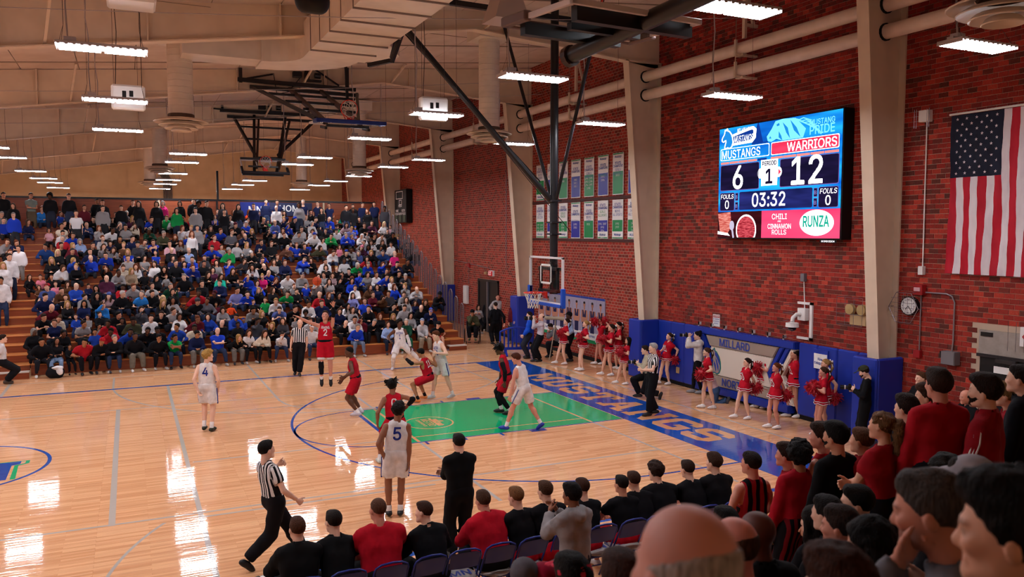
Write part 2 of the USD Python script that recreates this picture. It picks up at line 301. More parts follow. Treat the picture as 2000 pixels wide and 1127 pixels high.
def cloth(c, kind='k', c2=None):
    """fabric with a fine weave; stripe: second colour by the sc attribute"""
    key = f'cloth_{c}_{kind}'+(f'_{c2}' if c2 else '')
    if key in MATS: return MATS[key]
    n = {'t': ('texture_coordinate', {}), 'n': ('noise_texture', dict(scale=9., detail=3.)), 'v': ('map_range', dict(from_min=.3, from_max=.7, to_min=.82, to_max=1.12)), 'h': ('hsv', dict(color=lin(c))), 'b': ('bump', dict(strength=.35, distance=.02)), 'p': ('principled_bsdf', dict(roughness=.85 if kind != 's' else .5, specular_ior_level=.12 if kind != 's' else .4))}
    l = [('t.object', 'n.vector'), ('n.fac', 'v.value'), ('v.result', 'h.value'), ('h.color', 'p.base_color'), ('n.fac', 'b.height'), ('b.normal', 'p.normal')]
    if c2:
        n.update(a=('attribute', {'attribute': 'sc'}), fr=('math', dict(math_type='fraction')), gt=('math', dict(math_type='greater_than', value2=.5)), mx=('mix', dict(color1=lin(c), color2=lin(c2))))
        l = [x for x in l if x[1] != 'p.base_color' and x[0] != 'v.result']+[('a.fac', 'fr.value1'), ('fr.value', 'gt.value1'), ('gt.value', 'mx.fac'), ('mx.color', 'p.base_color')]; n.pop('h'); n.pop('v'); l = [x for x in l if x[1] != 'v.value']
    return mat(key, n, l)
def hair_mat(c): return mat(f'hair_{c}', {'t': ('texture_coordinate', {}), 'm': ('mapping', dict(scale=(60, 60, 9))), 'n': ('noise_texture', dict(scale=2.2, detail=4.)), 'v': ('map_range', dict(from_min=.3, from_max=.7, to_min=.55, to_max=1.35)), 'h': ('hsv', dict(color=lin(c))), 'b': ('bump', dict(strength=.7, distance=.03)), 'p': ('principled_bsdf', dict(roughness=.62, specular_ior_level=.14))},
    [('t.object', 'm.vector'), ('m.vector', 'n.vector'), ('n.fac', 'v.value'), ('v.result', 'h.value'), ('h.color', 'p.base_color'), ('n.fac', 'b.height'), ('b.normal', 'p.normal')])
_HAIR = {}
def hair_mesh(style, h):
    """hair, caps and hoods in the head's own frame"""
    key = (style, h)
    if key in _HAIR: return _HAIR[key]
    sk = lambda t, cap, c=(-.014, 0, .038): E(c, (.1+t, .08+t*.9, .092+t), cap=cap)
    fr = [((.078, 0, .074), (.75, 0, -.66)), ((-.085, 0, -.075), (-.1, 0, -1))]; w = (.006, 60); face = [E((.085, 0, -.03), (.075, .066, .105), k=.012, sub=True)]; k = .02
    if style == 'short': p = [sk(.006, fr), C((.05, .03, .1), (.05, -.03, .1), .025, k=.03)]
    elif style == 'buzz': p = [sk(.0015, [((.07, 0, .085), (.66, 0, -.75)), fr[1]])]; w = (.001, 60)
    elif style == 'side': p = [sk(.0, [((.0, 0, .035), (.35, 0, .94)), fr[1]])]; w = (.003, 70)
    elif style == 'crew': p = [sk(.004, fr), E((.01, 0, .1), (.085, .06, .036), k=.02)]; w = (.008, 90)
    elif style == 'thick': p = [sk(.014, fr), E((.045, 0, .1), (.06, .065, .038), k=.03), E((.0, .01, .12), (.08, .06, .03), k=.03)]; w = (.014, 45)
    elif style == 'curly': p = [sk(.022, fr), E((.03, 0, .105), (.075, .08, .05), k=.03)]; w = (.035, 38)
    elif style == 'afro': p = [sk(.045, [((.085, 0, .06), (.7, 0, -.7)), ((-.09, 0, -.08), (0, 0, -1))])]; w = (.045, 42)
    elif style == 'dreads':
        p = [sk(.02, fr)]; rg = np.random.default_rng(5)
        for i in range(26):
            a = rg.uniform(-2.6, 2.6); b = np.array([-.01-.08*math.cos(a)*.9, .08*math.sin(a), .07+rg.uniform(-.03, .05)]); d = np.array([-.05*math.cos(a)+rg.uniform(-.02, .05), .06*math.sin(a), rg.uniform(-.05, .06)]); p += [C(b, b+d, .016, .011, k=.01)]
        w = (.012, 50)
    elif style in ('long', 'wavy'):
        p = [sk(.012, None)]
        for q in (1, -1): p += [C((-.01, q*.075, .03), (-.015, q*.086, -.12), .034, .036), C((-.015, q*.086, -.12), (.0, q*.08, -.25), .036, .024)]
        p += [C((-.07, .035, .0), (-.085, .03, -.27), .05, .035), C((-.07, -.035, .0), (-.085, -.03, -.27), .05, .035)]+face; w = (.016 if style == 'long' else .035, 40)
    elif style == 'bob':
        p = [sk(.016, None)]
        for q in (1, -1): p += [C((-.01, q*.075, .03), (.0, q*.082, -.09), .036, .036)]
        p += [C((-.06, .03, .0), (-.075, .03, -.1), .055, .045), C((-.06, -.03, .0), (-.075, -.03, -.1), .055, .045)]+face; w = (.02, 45)
    elif style in ('pony', 'ponycurl'):
        p = [sk(.006, fr), C((-.1, 0, .06), (-.15, 0, .05), .026, .034), C((-.15, 0, .05), (-.165, .01, -.08), .034, .036), C((-.165, .01, -.08), (-.135, .015, -.2), .036, .016)]; w = (.012, 45)
        if style == 'ponycurl': p += [C((-.15, .02, -.02), (-.15, -.02, -.18), .05, .05)]; w = (.04, 38)
    elif style == 'bun': p = [sk(.006, fr), E((-.085, 0, .11), (.045, .045, .042))]; w = (.012, 50)
    elif style == 'beanie': p = [sk(.016, [((.08, 0, .05), (.35, 0, -.94))], (-.014, 0, .046)), C((.05, .06, .045), (.05, -.06, .045), .03, k=.01)]; p = [sk(.016, [((.08, 0, .045), (.3, 0, -.95))], (-.014, 0, .046))]; w = (.004, 90)
    elif style == 'cap': p = [sk(.012, [((.08, 0, .055), (.12, 0, -.99))], (-.014, 0, .042)), E((.125, 0, .058), (.075, .066, .009), rotm((0, 1, 0), 10).T, k=.01)]; w = (0, 1)
    elif style == 'hood':
        p = [sk(.03, None, (-.03, 0, .03)), C((-.05, 0, -.03), (-.08, 0, -.16), .1, .09)]+[E((.09, 0, -.02), (.095, .07, .115), k=.02, sub=True)]; w = (.008, 30)
    elif style == 'fringe':
        p = [sk(.01, [((.07, 0, .05), (.45, 0, -.9)), ((-.09, 0, -.085), (-.1, 0, -1))])]; w = (.012, 50)
    _HAIR[key] = body(p, h, k=k, wob=w if w[0] and h < .026 else None); return _HAIR[key]
def to_head(J, m, d=(0, 0, 0)): return J['H']+(m[0]+np.array(d))*J['s']@J['Rh'], m[1]
def shade_skin(J, hm, n_body, base, hairc, stubble=0., n_tail=0):
    (v, f), ms = hm; b = np.array(lin(base)); hc = np.array(lin(hairc)); c = np.tile(b, (len(v), 1))
    def mixin(mask, col, a):
        nonlocal c
        t = (mask*a)[:, None]; c = c*(1-t)+np.array(col)*t
    mixin(ms['cheek'], b*np.array([1.08, .8, .75]), .5); mixin(ms['lip'], b*np.array([.95, .55, .55]), .75); mixin(ms['eye'], (.015, .01, .008), .92); mixin(ms['brow'], hc*.8, .7)
    if stubble: mixin(ms['jaw'], hc*.9, stubble)
    return np.vstack([np.tile(b, (n_body, 1)), c, np.tile(b, (n_tail, 1))])
def shirt_mesh(J, kind, h, wob=.012):
    s, w = J['s'], J['w']; F, L, U = J['R']; N, P = J['N'], J['P']; thick = {'tee': .012, 'polo': .013, 'long': .014, 'hoodie': .026, 'jacket': .022, 'tank': .012, 'cheer': .01, 'coat': .03, 'shell': .008}[kind]*s; o = thick
    hem = {'hoodie': -.06, 'jacket': -.07, 'tank': .03, 'coat': -.16, 'cheer': -.0, 'shell': .0}.get(kind, -.075)
    p = torso_prims(J, o, hem)
    if kind == 'tank':
        p = [q for q in p if not ('a' in q and any(np.allclose(q['b'], J['S'+k]) for k in 'lr'))]; p += [C(N-U*.03*s, N-U*.03*s+(J['S'+k]-N)*.62, .052*s+o, .05*s+o) for k in 'lr']
        p += [C(J['S'+k]-U*.0*s+(J['S'+k]-N)*.12, J['S'+k]-U*.13*s+(J['S'+k]-N)*.22, .075*s, .06*s, k=.015, sub=True) for k in 'lr']
    else:
        t1 = {'tee': .62, 'polo': .66, 'cheer': .5, 'shell': .4}.get(kind, 1.95); p += arm_prims(J, o, 0., t1, 1.05 if t1 > 1 else 1.2, True)
        if t1 > 1: p += [E(J['E'+k], (.05*s+o*.6,)*3) for k in 'lr']
    if kind == 'hoodie': p += [C(N-F*.05*s+L*.07*s, N-F*.105*s-U*.05*s, .05*s, .055*s), C(N-F*.05*s-L*.07*s, N-F*.105*s-U*.05*s, .05*s, .055*s), C(N+F*.035*s+L*.05*s, N-F*.05*s+L*.075*s, .03*s, .04*s), C(N+F*.035*s-L*.05*s, N-F*.05*s-L*.075*s, .03*s, .04*s)]
    if kind in ('polo', 'jacket', 'coat'): p += [C(N-U*.04*s, N+U*.03*s, .064*s+o*.4, .06*s+o*.3, cap=[(N+U*.035*s, U)])]
    hd = J['H']-J['Rh'][2]*.07*s; p += [C(N-U*.075*s-F*.012*s, N+(hd-N)*.22, .06*s+o*.5, .056*s+o*.4)]
    p += [C(N+(hd-N)*.1, N+(hd-N)*1.6, .056*s, .06*s, k=.008, sub=True)]
    if kind in ('tank', 'cheer', 'shell'): p += [C(N+F*.05*s, N+F*.13*s-U*.075*s, .045*s, .02*s, k=.01, sub=True)]
    return body(p, h, k=.035*s, wob=(wob*s, 11/s))
def bottom_mesh(J, kind, h, wob=.012):
    s, P = J['s'], J['P']; U = J['R'][2]; L = J['Rp'][1]; Up = np.array([0, 0, 1.]); top = nrm(U+Up*.3); o = {'trousers': .02, 'jeans': .014, 'shorts': .018, 'tights': .006, 'lap': .016, 'skirt': .012, 'sweats': .03}[kind]*s
    cap = [(P+U*.1*s, U)]; p = [C(P+L*q*.05*s, P+U*.07*s+L*q*.05*s, .112*s*J['w']+o, .108*s*J['w']+o, flat=(J['R'][0], 1.1), cap=cap) for q in (1, -1)]
    if kind == 'skirt':
        lo = P-Up*.13*s; p += [C(P+Up*.05*s+L*q*.04*s, lo+L*q*.06*s, .115*s+o, .165*s+o, cap=[(lo, -Up)]) for q in (1, -1)]
    elif kind == 'shorts': p += [dict(q, k=.012) for q in leg_prims(J, o, 0., .76, .04, True)]
    elif kind == 'lap': p += leg_prims(J, o, 0., 1.4, 0, True)
    else: p += leg_prims(J, o, 0., 1.93 if kind != 'tights' else 1.9, .012 if kind in ('trousers', 'sweats') else 0., True)
    return body(p, h, k=.03*s, wob=(wob*s, 12/s))
def shoe_mesh(J, k, h, barefoot=False):
    s, A = J['s'], J['F'+k]; X, Y, Z = J['T'+k]; b = -.082
    p = [C(A-X*.035*s+Z*(b+.045)*s, A+X*.12*s+Z*(b+.04)*s, .043*s, .044*s, flat=(Z, 1.15), cap=[(A+Z*b*s, -Z)], k=.02), C(A+X*.1*s+Z*(b+.036)*s, A+X*.165*s+Z*(b+.032)*s, .042*s, .034*s, flat=(Z, 1.3), cap=[(A+Z*b*s, -Z)], k=.02), C(A-Z*.03*s, A+Z*.015*s, .043*s, .042*s, cap=[(A+Z*.012*s, Z)], k=.025), C(A+X*.05*s-Z*.01*s, A+X*.12*s+Z*(b+.045)*s, .03*s, .03*s, k=.02)]
    return body(p, h, k=.02*s)
def ball_head(p, r): return E(p, (r, r, r))
RES = dict(close=(.024, .008, .026, .0085), near=(.036, .012, .034, .0108), mid=(.031, .0148, .03, .0108), far=(.05, .0215, .052, 0), mass=(.065, .036, .072, 0))
def on_body(J, mesh, txt, front, u, k=1, lift=.004, rot=None):
    """lay a flat mesh (x right, y up as read) on the front or back of a garment, u above the pelvis along the torso"""
    F, L, U = J['R']; s = J['s']; q = 1 if front else -1; v = np.asarray(mesh[0]); r = v-J['P']; f_ = r@F*q; l_ = r@L; u_ = r@U; ok = f_ > .02
    from scipy.spatial import cKDTree
    tr = cKDTree(np.stack([l_[ok], u_[ok]], 1)); vv, ff = trimesh.remesh.subdivide_to_size(txt.vertices, txt.faces, .05*s, max_iter=6) if len(txt.faces) < 4000 else (txt.vertices, txt.faces)
    l2 = vv[:, 0]*(1 if front else -1); u2 = vv[:, 1]+u*s; dd, ii = tr.query(np.stack([l2, u2], 1), k=5); wgt = 1/(dd+.004); fd = (f_[ok][ii]*wgt).sum(1)/wgt.sum(1)
    out = J['P']+np.outer(q*(fd+lift*s+vv[:, 2]*.3), F)+np.outer(l2, L)+np.outer(u2, U)
    return trimesh.Trimesh(out, ff if front else ff, process=False)
BODY_CACHE, HAIRH = {}, dict(close=.0095, near=.014, mid=.017, far=.025, mass=.035)
def person(label, loc=(0, 0, 0), yaw=0., H=1.75, w=1., sex='m', skin='a', hair=('short', '2a1c14'), top=('tee', '222222'), bottom=('trousers', '15151a'), shoe='f0f0f0', pose=None, res='mid', group=None, stubble=0., hands=None, beard=None,
           cap=None, sc=None, seed=0, name='person', legs=True, sock=None, headkind=None, key=None):
    """a person: body (one mesh of skin) > hair, clothes. yaw: degrees the figure faces, 0 = +x, 90 = +y"""
    hb, hh, hc, hg = RES[res]; pose = pose or {}; J = skeleton(H=H, w=w, sex=sex, **pose); s = J['s']; t = thing(name, label, 'person', loc, math.radians(yaw), group)
    ck = None if key is None else (key, round(H, 2), w, sex, res)
    hk = headkind or ('f' if sex == 'f' else 'm'); hv = head_mesh(hh, hk); hm = to_head(J, hv[0])
    def made(part, fn):
        if ck is None: return fn()
        if (ck, part) not in BODY_CACHE: BODY_CACHE[ck, part] = fn()
        return BODY_CACHE[ck, part]
    bare = top[0] in ('tee', 'polo', 'tank', 'cheer', 'shell'); shortleg = bottom[0] in ('shorts', 'skirt')
    def skinbody():
        N, U, F = J['N'], J['R'][2], J['R'][0]
        p = [C(N-U*.05*s, J['H']-J['Rh'][2]*.075*s-J['Rh'][0]*.03*s, .047*s*J['w']**.5, .051*s*J['w']**.3)]
        if res in ('close', 'near', 'mid') and top and top[0] == 'tank': p += torso_prims(J, -.006*s)+arm_prims(J)
        elif res in ('close', 'near', 'mid'): p += [C(J['P'], J['C'], .07*s, .08*s), C(J['C'], N-U*.03*s, .08*s, .055*s), C(N-U*.05*s, J['Sl'], .042*s), C(N-U*.05*s, J['Sr'], .042*s), C(J['P'], J['Ql'], .07*s), C(J['P'], J['Qr'], .07*s)]+arm_prims(J)
        else: p += [C(J['C'], N-U*.03*s, .05*s, .05*s), C(N-U*.05*s, J['Sl'], .04*s), C(N-U*.05*s, J['Sr'], .04*s)]+arm_prims(J, -.004*s)
        if legs and (res in ('close', 'near', 'mid') or shortleg):
            p += leg_prims(J) if shortleg else leg_prims(J, -.012*s, 0., 1.95, thin=.7)
            if not shortleg: p = [q for q in p]
            if res in ('far', 'mass'): p += [C(J['P'], J['C'], .06*s), C(J['P'], J['Ql'], .06*s), C(J['P'], J['Qr'], .06*s)]
            for k in 'lr' if shortleg or 'trousers' not in bottom[0] and 'jeans' not in bottom[0] else '': p += [C(J['F'+k]-J['T'+k][2]*.04*s, J['F'+k]+J['T'+k][0]*.1*s-J['T'+k][2]*.055*s, .028*s, .02*s), E(J['K'+k]+(J['F'+k]-J['K'+k])*.3-J['T'+k][0]*.018*s, (.046*s, .044*s, .085*s), k=.03)]
        if hg >= .014 or hg == 0:
            p += [C(J['A'+k], J['A'+k]+J['D'+k]*.12*s, .026*s, .03*s) for k in 'lr']
        return body(p, hb, k=.025*s)
    bm = made('skin', skinbody); nb = len(bm[0]); parts = [bm, hm]; tail = 0
    if 0 < hg < .014:
        for k in 'lr':
            c, palm = (hands or {}).get(k, (28, None))[:2]; ex = (hands or {}).get(k, (28, None))[2:]
            if c is None: continue
            if palm is None: palm = -J['R'][1] if k == 'l' else J['R'][1]
            hm2 = hand_at(J, k, hg, c, palm, *ex); parts.append(hm2); tail += len(hm2[0])
    hc_ = hair[1] if hair else '3a2a20'
    M = joinm(*parts); put(t, 'body', M, skin_mat(), True, prims={'col': shade_skin(J, hv, nb, SKIN.get(skin, skin), hc_, stubble, tail)})
    if hair: put(t, 'hair', to_head(J, hair_mesh(hair[0], HAIRH[res])), hair_mat(hair[1]), True)
    if beard: put(t, 'beard', to_head(J, body([E((.022, 0, -.035), (.076, .067, .074), k=.04, cap=[((.03, 0, -.03), (-.5, 0, .86)), ((.02, 0, 0), (-1, 0, 0))]), E((.075, 0, -.092), (.024, .028, .022), k=.03), C((.097, .02, -.045), (.097, -.02, -.045), .008, k=.01), E((.09, 0, -.06), (.03, .017, .008), k=.006, sub=True)], .009, k=.02, wob=(.006, 80))), hair_mat(beard), True)
    if cap: put(t, {'beanie': 'beanie', 'cap': 'cap', 'hood': 'hood'}.get(cap[0], 'cap'), to_head(J, hair_mesh(cap[0], HAIRH[res])), cloth(cap[1]), True)
    if top:
        sm = made('shirt_'+top[0], lambda: shirt_mesh(J, top[0], hc)); pr = None
        if sc:
            r = sm[0]-J['P']; l, f = r@J['R'][1], r@J['R'][0]; pr = {'sc': np.where(np.abs(l) < .19*s, l, f+.19*s)/(sc*s)+20.25}
        put(t, {'hoodie': 'hooded_sweatshirt', 'jacket': 'jacket', 'coat': 'coat', 'tank': 'jersey', 'cheer': 'uniform_top', 'polo': 'polo_shirt', 'long': 'sweater'}.get(top[0], 'shirt'), sm, cloth(top[1], 'k', top[2] if len(top) > 2 else None), True, prims=pr)
        J['shirt'] = sm
    if bottom and legs:
        J['bottom'] = made('bottom_'+bottom[0], lambda: bottom_mesh(J, bottom[0], hc)); put(t, {'jeans': 'jeans', 'shorts': 'shorts', 'skirt': 'skirt', 'tights': 'leggings'}.get(bottom[0], 'trousers'), J['bottom'], cloth(bottom[1], 'k', bottom[2] if len(bottom) > 2 else None), True, prims=None if len(bottom) < 3 else {'sc': (J['bottom'][0]@J['R'][1])/(.06*s)+20})
    if shoe and legs:
        for k in 'lr': put(t, 'shoe', made('shoe'+k, lambda k=k: shoe_mesh(J, k, {'close': .02, 'near': .02, 'mid': .017, 'far': .034, 'mass': .04}[res])), cloth(shoe, 's'), True)
    if sock:
        for k in 'lr': put(t, 'sock', body([C(J['F'+k]-(J['F'+k]-J['K'+k])*0, J['F'+k]+(J['K'+k]-J['F'+k])*sock[1], .042*s, .044*s, cap=[(J['F'+k]+(J['K'+k]-J['F'+k])*sock[1], J['K'+k]-J['F'+k])])], .0125), cloth(sock[0]), True)
    return t, J
# ---------------------------------------------------------------- the hall
XW, YB, XL, YF = 4.0, 43.6, -33.5, -21.8      # brick end wall, far wall, left wall, wall behind the near stand
FRAMES = [-15., -6.2, 2.5, 11.25, 20.1, 29., 37.9]
roof = lambda x: 10.85+.088*x
girder = lambda x: 9.75+(2.8-x)*.08 if x > -2.2 else 10.15+.141*(x+2.2)
def floor_material():
    n = {'g': ('geometry', {}), 'br': ('brick_texture', dict(scale=1., brick_width=1.15, row_height=.057, mortar_size=.0011, mortar_smooth=.3, offset=.37, offset_frequency=3, color1=lin('f0b98c'), color2=lin('d89a6c'), mortar=lin('a86f42'), bias=-.15)),
         'm': ('mapping', dict(scale=(.8, 22, 1))), 'n': ('noise_texture', dict(scale=2.2, detail=4., roughness=.6)), 'r': ('map_range', dict(from_min=.3, from_max=.7, to_min=.87, to_max=1.1)), 'h': ('hsv', {}),
         'm2': ('mapping', dict(scale=(1.1, 17.5, 1))), 'n2': ('noise_texture', dict(scale=1., detail=1.)), 'b': ('bump', dict(strength=.1, distance=.01)), 'p': ('principled_bsdf', dict(roughness=.05, specular_ior_level=.5, coat_weight=0.))}
    l = [('g.position', 'br.vector'), ('g.position', 'm.vector'), ('m.vector', 'n.vector'), ('n.fac', 'r.value'), ('r.result', 'h.value'), ('br.color', 'h.color'), ('h.color', 'p.base_color'), ('g.position', 'm2.vector'), ('m2.vector', 'n2.vector'), ('n2.fac', 'b.height'), ('b.normal', 'p.normal')]
    return mat('court_maple', n, l)
def paint(key, c, grain=False): return mat('paint_'+key, {'g': ('geometry', {}), 'm2': ('mapping', dict(scale=(1.1, 17.5, 1))), 'n2': ('noise_texture', dict(scale=1., detail=1.)), 'b': ('bump', dict(strength=.1, distance=.01)), 'p': ('principled_bsdf', dict(base_color=lin(c), roughness=.05, specular_ior_level=.5))}, [('g.position', 'm2.vector'), ('m2.vector', 'n2.vector'), ('n2.fac', 'b.height'), ('b.normal', 'p.normal')])
BLUE, GREEN, GREY, WOOD = paint('blue', '1c4fa6'), paint('green', '12b070'), paint('grey', 'b9b2aa'), paint('wood', 'dda070')
fl = struct('floor', box(XL, XW+.2, YF, YB, -.2, 0), floor_material())
def mark(name, poly, m, z=.001): put(fl, name, extr(poly, .0006, z), m)
R_ = lambda x0, x1, y0, y1: sg.box(min(x0, x1), min(y0, y1), max(x0, x1), max(y0, y1))
ring = lambda x, y, r, w: sg.Point(x, y).buffer(r+w/2, 64).difference(sg.Point(x, y).buffer(r-w/2, 64))
half = lambda x0, x1, y0=-30, y1=30: R_(x0, x1, y0, y1)
mark('sideline', R_(-28.65, 0, 7.58, 7.72), BLUE); mark('sideline', R_(-28.65, 0, -7.72, -7.58), BLUE)
mark('centre_line', R_(-14.38, -14.28, -7.6, 7.6), BLUE); mark('centre_circle', ring(-14.33, 0, 1.83, .07), BLUE)
mark('three_point_arc', unary_union([ring(-1.6, 0, 6.02, .06).intersection(half(-9, -1.6)), R_(-1.6, 0, 5.99, 6.05), R_(-1.6, 0, -6.05, -5.99)]), BLUE)
mark('free_throw_circle', ring(-5.79, 0, 1.83, .05).intersection(half(-9, -5.79)), BLUE)
mark('free_throw_lane', R_(-5.72, -.03, -1.8, 1.8), GREEN); mark('lane_line', unary_union([R_(-5.84, 0, 1.81, 1.86), R_(-5.84, 0, -1.86, -1.81), R_(-5.86, -5.77, -1.86, 1.86)]), BLUE)
mark('lane_block', unary_union([unary_union([R_(-2.65, -2.25, q*1.87, q*2.06), R_(-3.4, -3.34, q*1.87, q*2.07), R_(-4.3, -4.24, q*1.87, q*2.07), R_(-5.2, -5.14, q*1.87, q*2.07)]) for q in (1, -1)]), BLUE)
g_ = [R_(-11.35, -11.25, -4.6, 4.6), R_(-10.04, -9.96, -12, 7.6), R_(-17, -.9, 4.52, 4.58), R_(-17, -.9, -4.58, -4.52), R_(-10, -6, -4.8, -4.74), R_(-9.9, -5.3, -1.4, -1.34), R_(-5.33, -5.26, -6.1, 3.4), R_(-.92, -.86, -7, 9.4), R_(-7.37, -7.3, 3.9, 10.5), R_(-3.62, -3.55, 3.9, 10.5), R_(-14.33, -14.24, 7.75, 10.2), R_(-9.3, -5.6, 3.1, 3.15), R_(-17, .4, 9.7, 9.76),
      ring(-5.45, 3.9, 1.86, .06).intersection(half(-9, 0, 0, 3.9)), ring(-5.45, 8, 6.02, .06).intersection(half(-12, 1, 0, 8)), R_(-11.5, -11.44, 8, 9.75), R_(.54, .6, 8, 9.75), R_(2.22, 2.28, -9, 10), ring(-5.45, -8, 6.02, .05).intersection(half(-12, 1, -8, -4.8))]
mark('cross_court_line', unary_union(g_).difference(unary_union([R_(-5.76, 0, -1.86, 1.86), R_(0, 1.7, -9, 8)])), GREY, .0008)
mark('lane_cross_line', unary_union([R_(-5.33, -5.26, -1.8, 1.8), R_(-.92, -.86, -1.8, 1.8), R_(-5.3, -.9, -1.39, -1.34)]), WOOD, .0018)
o = sg.Point(0, 0).buffer(.56, 48); o = affinity.scale(o, 1.06, 1.12); mark('lane_crest', affinity.translate(o.difference(affinity.scale(o, .93, .93)), -4.5, -.19), WOOD, .0018)
def floor_text(s, x0, x1, ya, yb, name, m, z=.0018):
    """letters read from ya to yb, feet at x0, heads at x1"""
    t = text(s, 1., 1.); lo, hi = t.bounds; v = (t.vertices-lo)/(hi-lo); t.vertices = np.stack([x0+(x1-x0)*v[:, 1], ya+(yb-ya)*v[:, 0], z+v[:, 2]*.0006], 1)
    if (x1-x0)*(yb-ya) > 0: t.invert()
    put(fl, name, t, m)
for s, x0, x1, a, b in (('METRO', -4.6, -4.42, .2, -.55), ('CONFERENCE', -4.72, -4.64, .22, -.52)): floor_text(s, x0, x1, a, b, 'crest_lettering', WOOD)
mark('crest_skyline', unary_union([R_(-4.4, -4.33, .22, -.58), R_(-4.33, -4.22, .1, -.1), R_(-4.33, -4.12, -.1, -.2), R_(-4.33, -4.24, -.25, -.42), sg.Point(-4.3, -.5).buffer(.07)]), WOOD, .0018)
# end strip with the team name
mark('baseline_strip', R_(0, 1.66, -8.2, 7.7), BLUE)
def block_letter(ch):
    """athletic block capitals on a 6 x 8 grid with cut corners"""
    B = lambda *r: sg.box(r[0], r[1], r[2], r[3]); cut = lambda p, *cs: p.difference(unary_union([sg.Polygon(c) for c in cs]))
    if ch == 'M': return unary_union([B(0, 0, 2.4, 1.5), B(.5, 0, 1.9, 8), B(0, 6.5, 1.9, 8), B(4.6, 0, 7, 1.5), B(5.1, 0, 6.5, 8), B(5.1, 6.5, 7, 8), sg.Polygon([(.5, 8), (1.9, 8), (3.5, 5), (5.1, 8), (6.5, 8), (6.5, 7), (3.9, 2.4), (3.1, 2.4), (.5, 7)])])
    if ch == 'U': return cut(unary_union([B(.5, 0, 2, 8), B(4, 0, 5.5, 8), B(.5, 0, 5.5, 1.6), B(0, 6.6, 2.4, 8), B(3.6, 6.6, 6, 8)]), [(.5, 0), (1.7, 0), (.5, 1.2)], [(5.5, 0), (4.3, 0), (5.5, 1.2)])
    if ch == 'S': return cut(unary_union([B(0, 0, 6, 1.7), B(0, 6.3, 6, 8), B(0, 3.3, 6, 4.9), B(4.3, 0, 6, 4.9), B(0, 3.3, 1.7, 8), B(0, 0, 1.6, 2.7), B(4.4, 5.5, 6, 8)]), [(0, 0), (1.2, 0), (0, 1.2)], [(6, 0), (4.8, 0), (6, 1.2)], [(0, 8), (1.2, 8), (0, 6.8)], [(6, 8), (4.8, 8), (6, 6.8)], [(0, 3.3), (1.2, 3.3), (0, 4.2)], [(6, 4.9), (4.8, 4.9), (6, 4.1)])
    if ch == 'T': return unary_union([B(2.2, 0, 3.8, 8), B(0, 6.5, 6, 8), B(0, 5.2, 1.3, 8), B(4.7, 5.2, 6, 8), B(1.5, 0, 4.5, 1.4)])
    if ch == 'A': return unary_union([sg.Polygon([(0.4, 0), (2, 0), (3.2, 5.8), (4.4, 0), (6, 0), (4.2, 8), (2.2, 8)]), B(1.4, 1.9, 5, 3.2), B(-.2, 0, 2.4, 1.3), B(4, 0, 6.6, 1.3)])
    if ch == 'N': return unary_union([B(.5, 0, 2, 8), B(4.4, 0, 5.9, 8), sg.Polygon([(.2, 8), (2, 8), (5.9, 1.2), (5.9, 0), (4.6, 0), (.5, 7)]), B(0, 0, 2.5, 1.4), B(3.9, 6.6, 6.4, 8), B(0, 6.6, 1.5, 8)])
    if ch == 'G': return cut(unary_union([B(0, 0, 6, 1.7), B(0, 6.3, 6, 8), B(0, 0, 1.7, 8), B(4.3, 0, 6, 4.2), B(3.2, 2.8, 6, 4.2), B(4.4, 5.4, 6, 8)]), [(0, 0), (1.2, 0), (0, 1.2)], [(6, 0), (4.8, 0), (6, 1.2)], [(0, 8), (1.2, 8), (0, 6.8)], [(6, 8), (4.8, 8), (6, 6.8)])
x_ = 0.
for ch in 'MUSTANGS':
    g = block_letter(ch); w_ = g.bounds[2]-g.bounds[0]; g = affinity.translate(g, x_-g.bounds[0], 0); x_ += w_+.75
    k = 9.35/56.5; c_ = [affinity.affine_transform(q, [0, 1.06/8, -k, 0, .32, 4.7]) for q in getattr(g, 'geoms', [g])]
    mark('floor_letter', unary_union(c_), WOOD, .0018)
mark('centre_logo', affinity.affine_transform(sg.Polygon([(0, 0), (-3, 0), (-3, 1.3), (.12, 1.3), (.12, 1.1), (-.02, 1.02)]), [1, 0, 0, 1, -13.12, -1.15]), BLUE, .0014)
mark('centre_logo_edge', affinity.affine_transform(sg.Polygon([(.06, 0), (.15, 0), (.1, .98), (.27, 1.1), (.27, 1.33), (-3, 1.33), (-3, 1.3), (.2, 1.3), (.2, 1.12), (.03, 1.02)]), [1, 0, 0, 1, -13.12, -1.15]), GREEN, .0016)
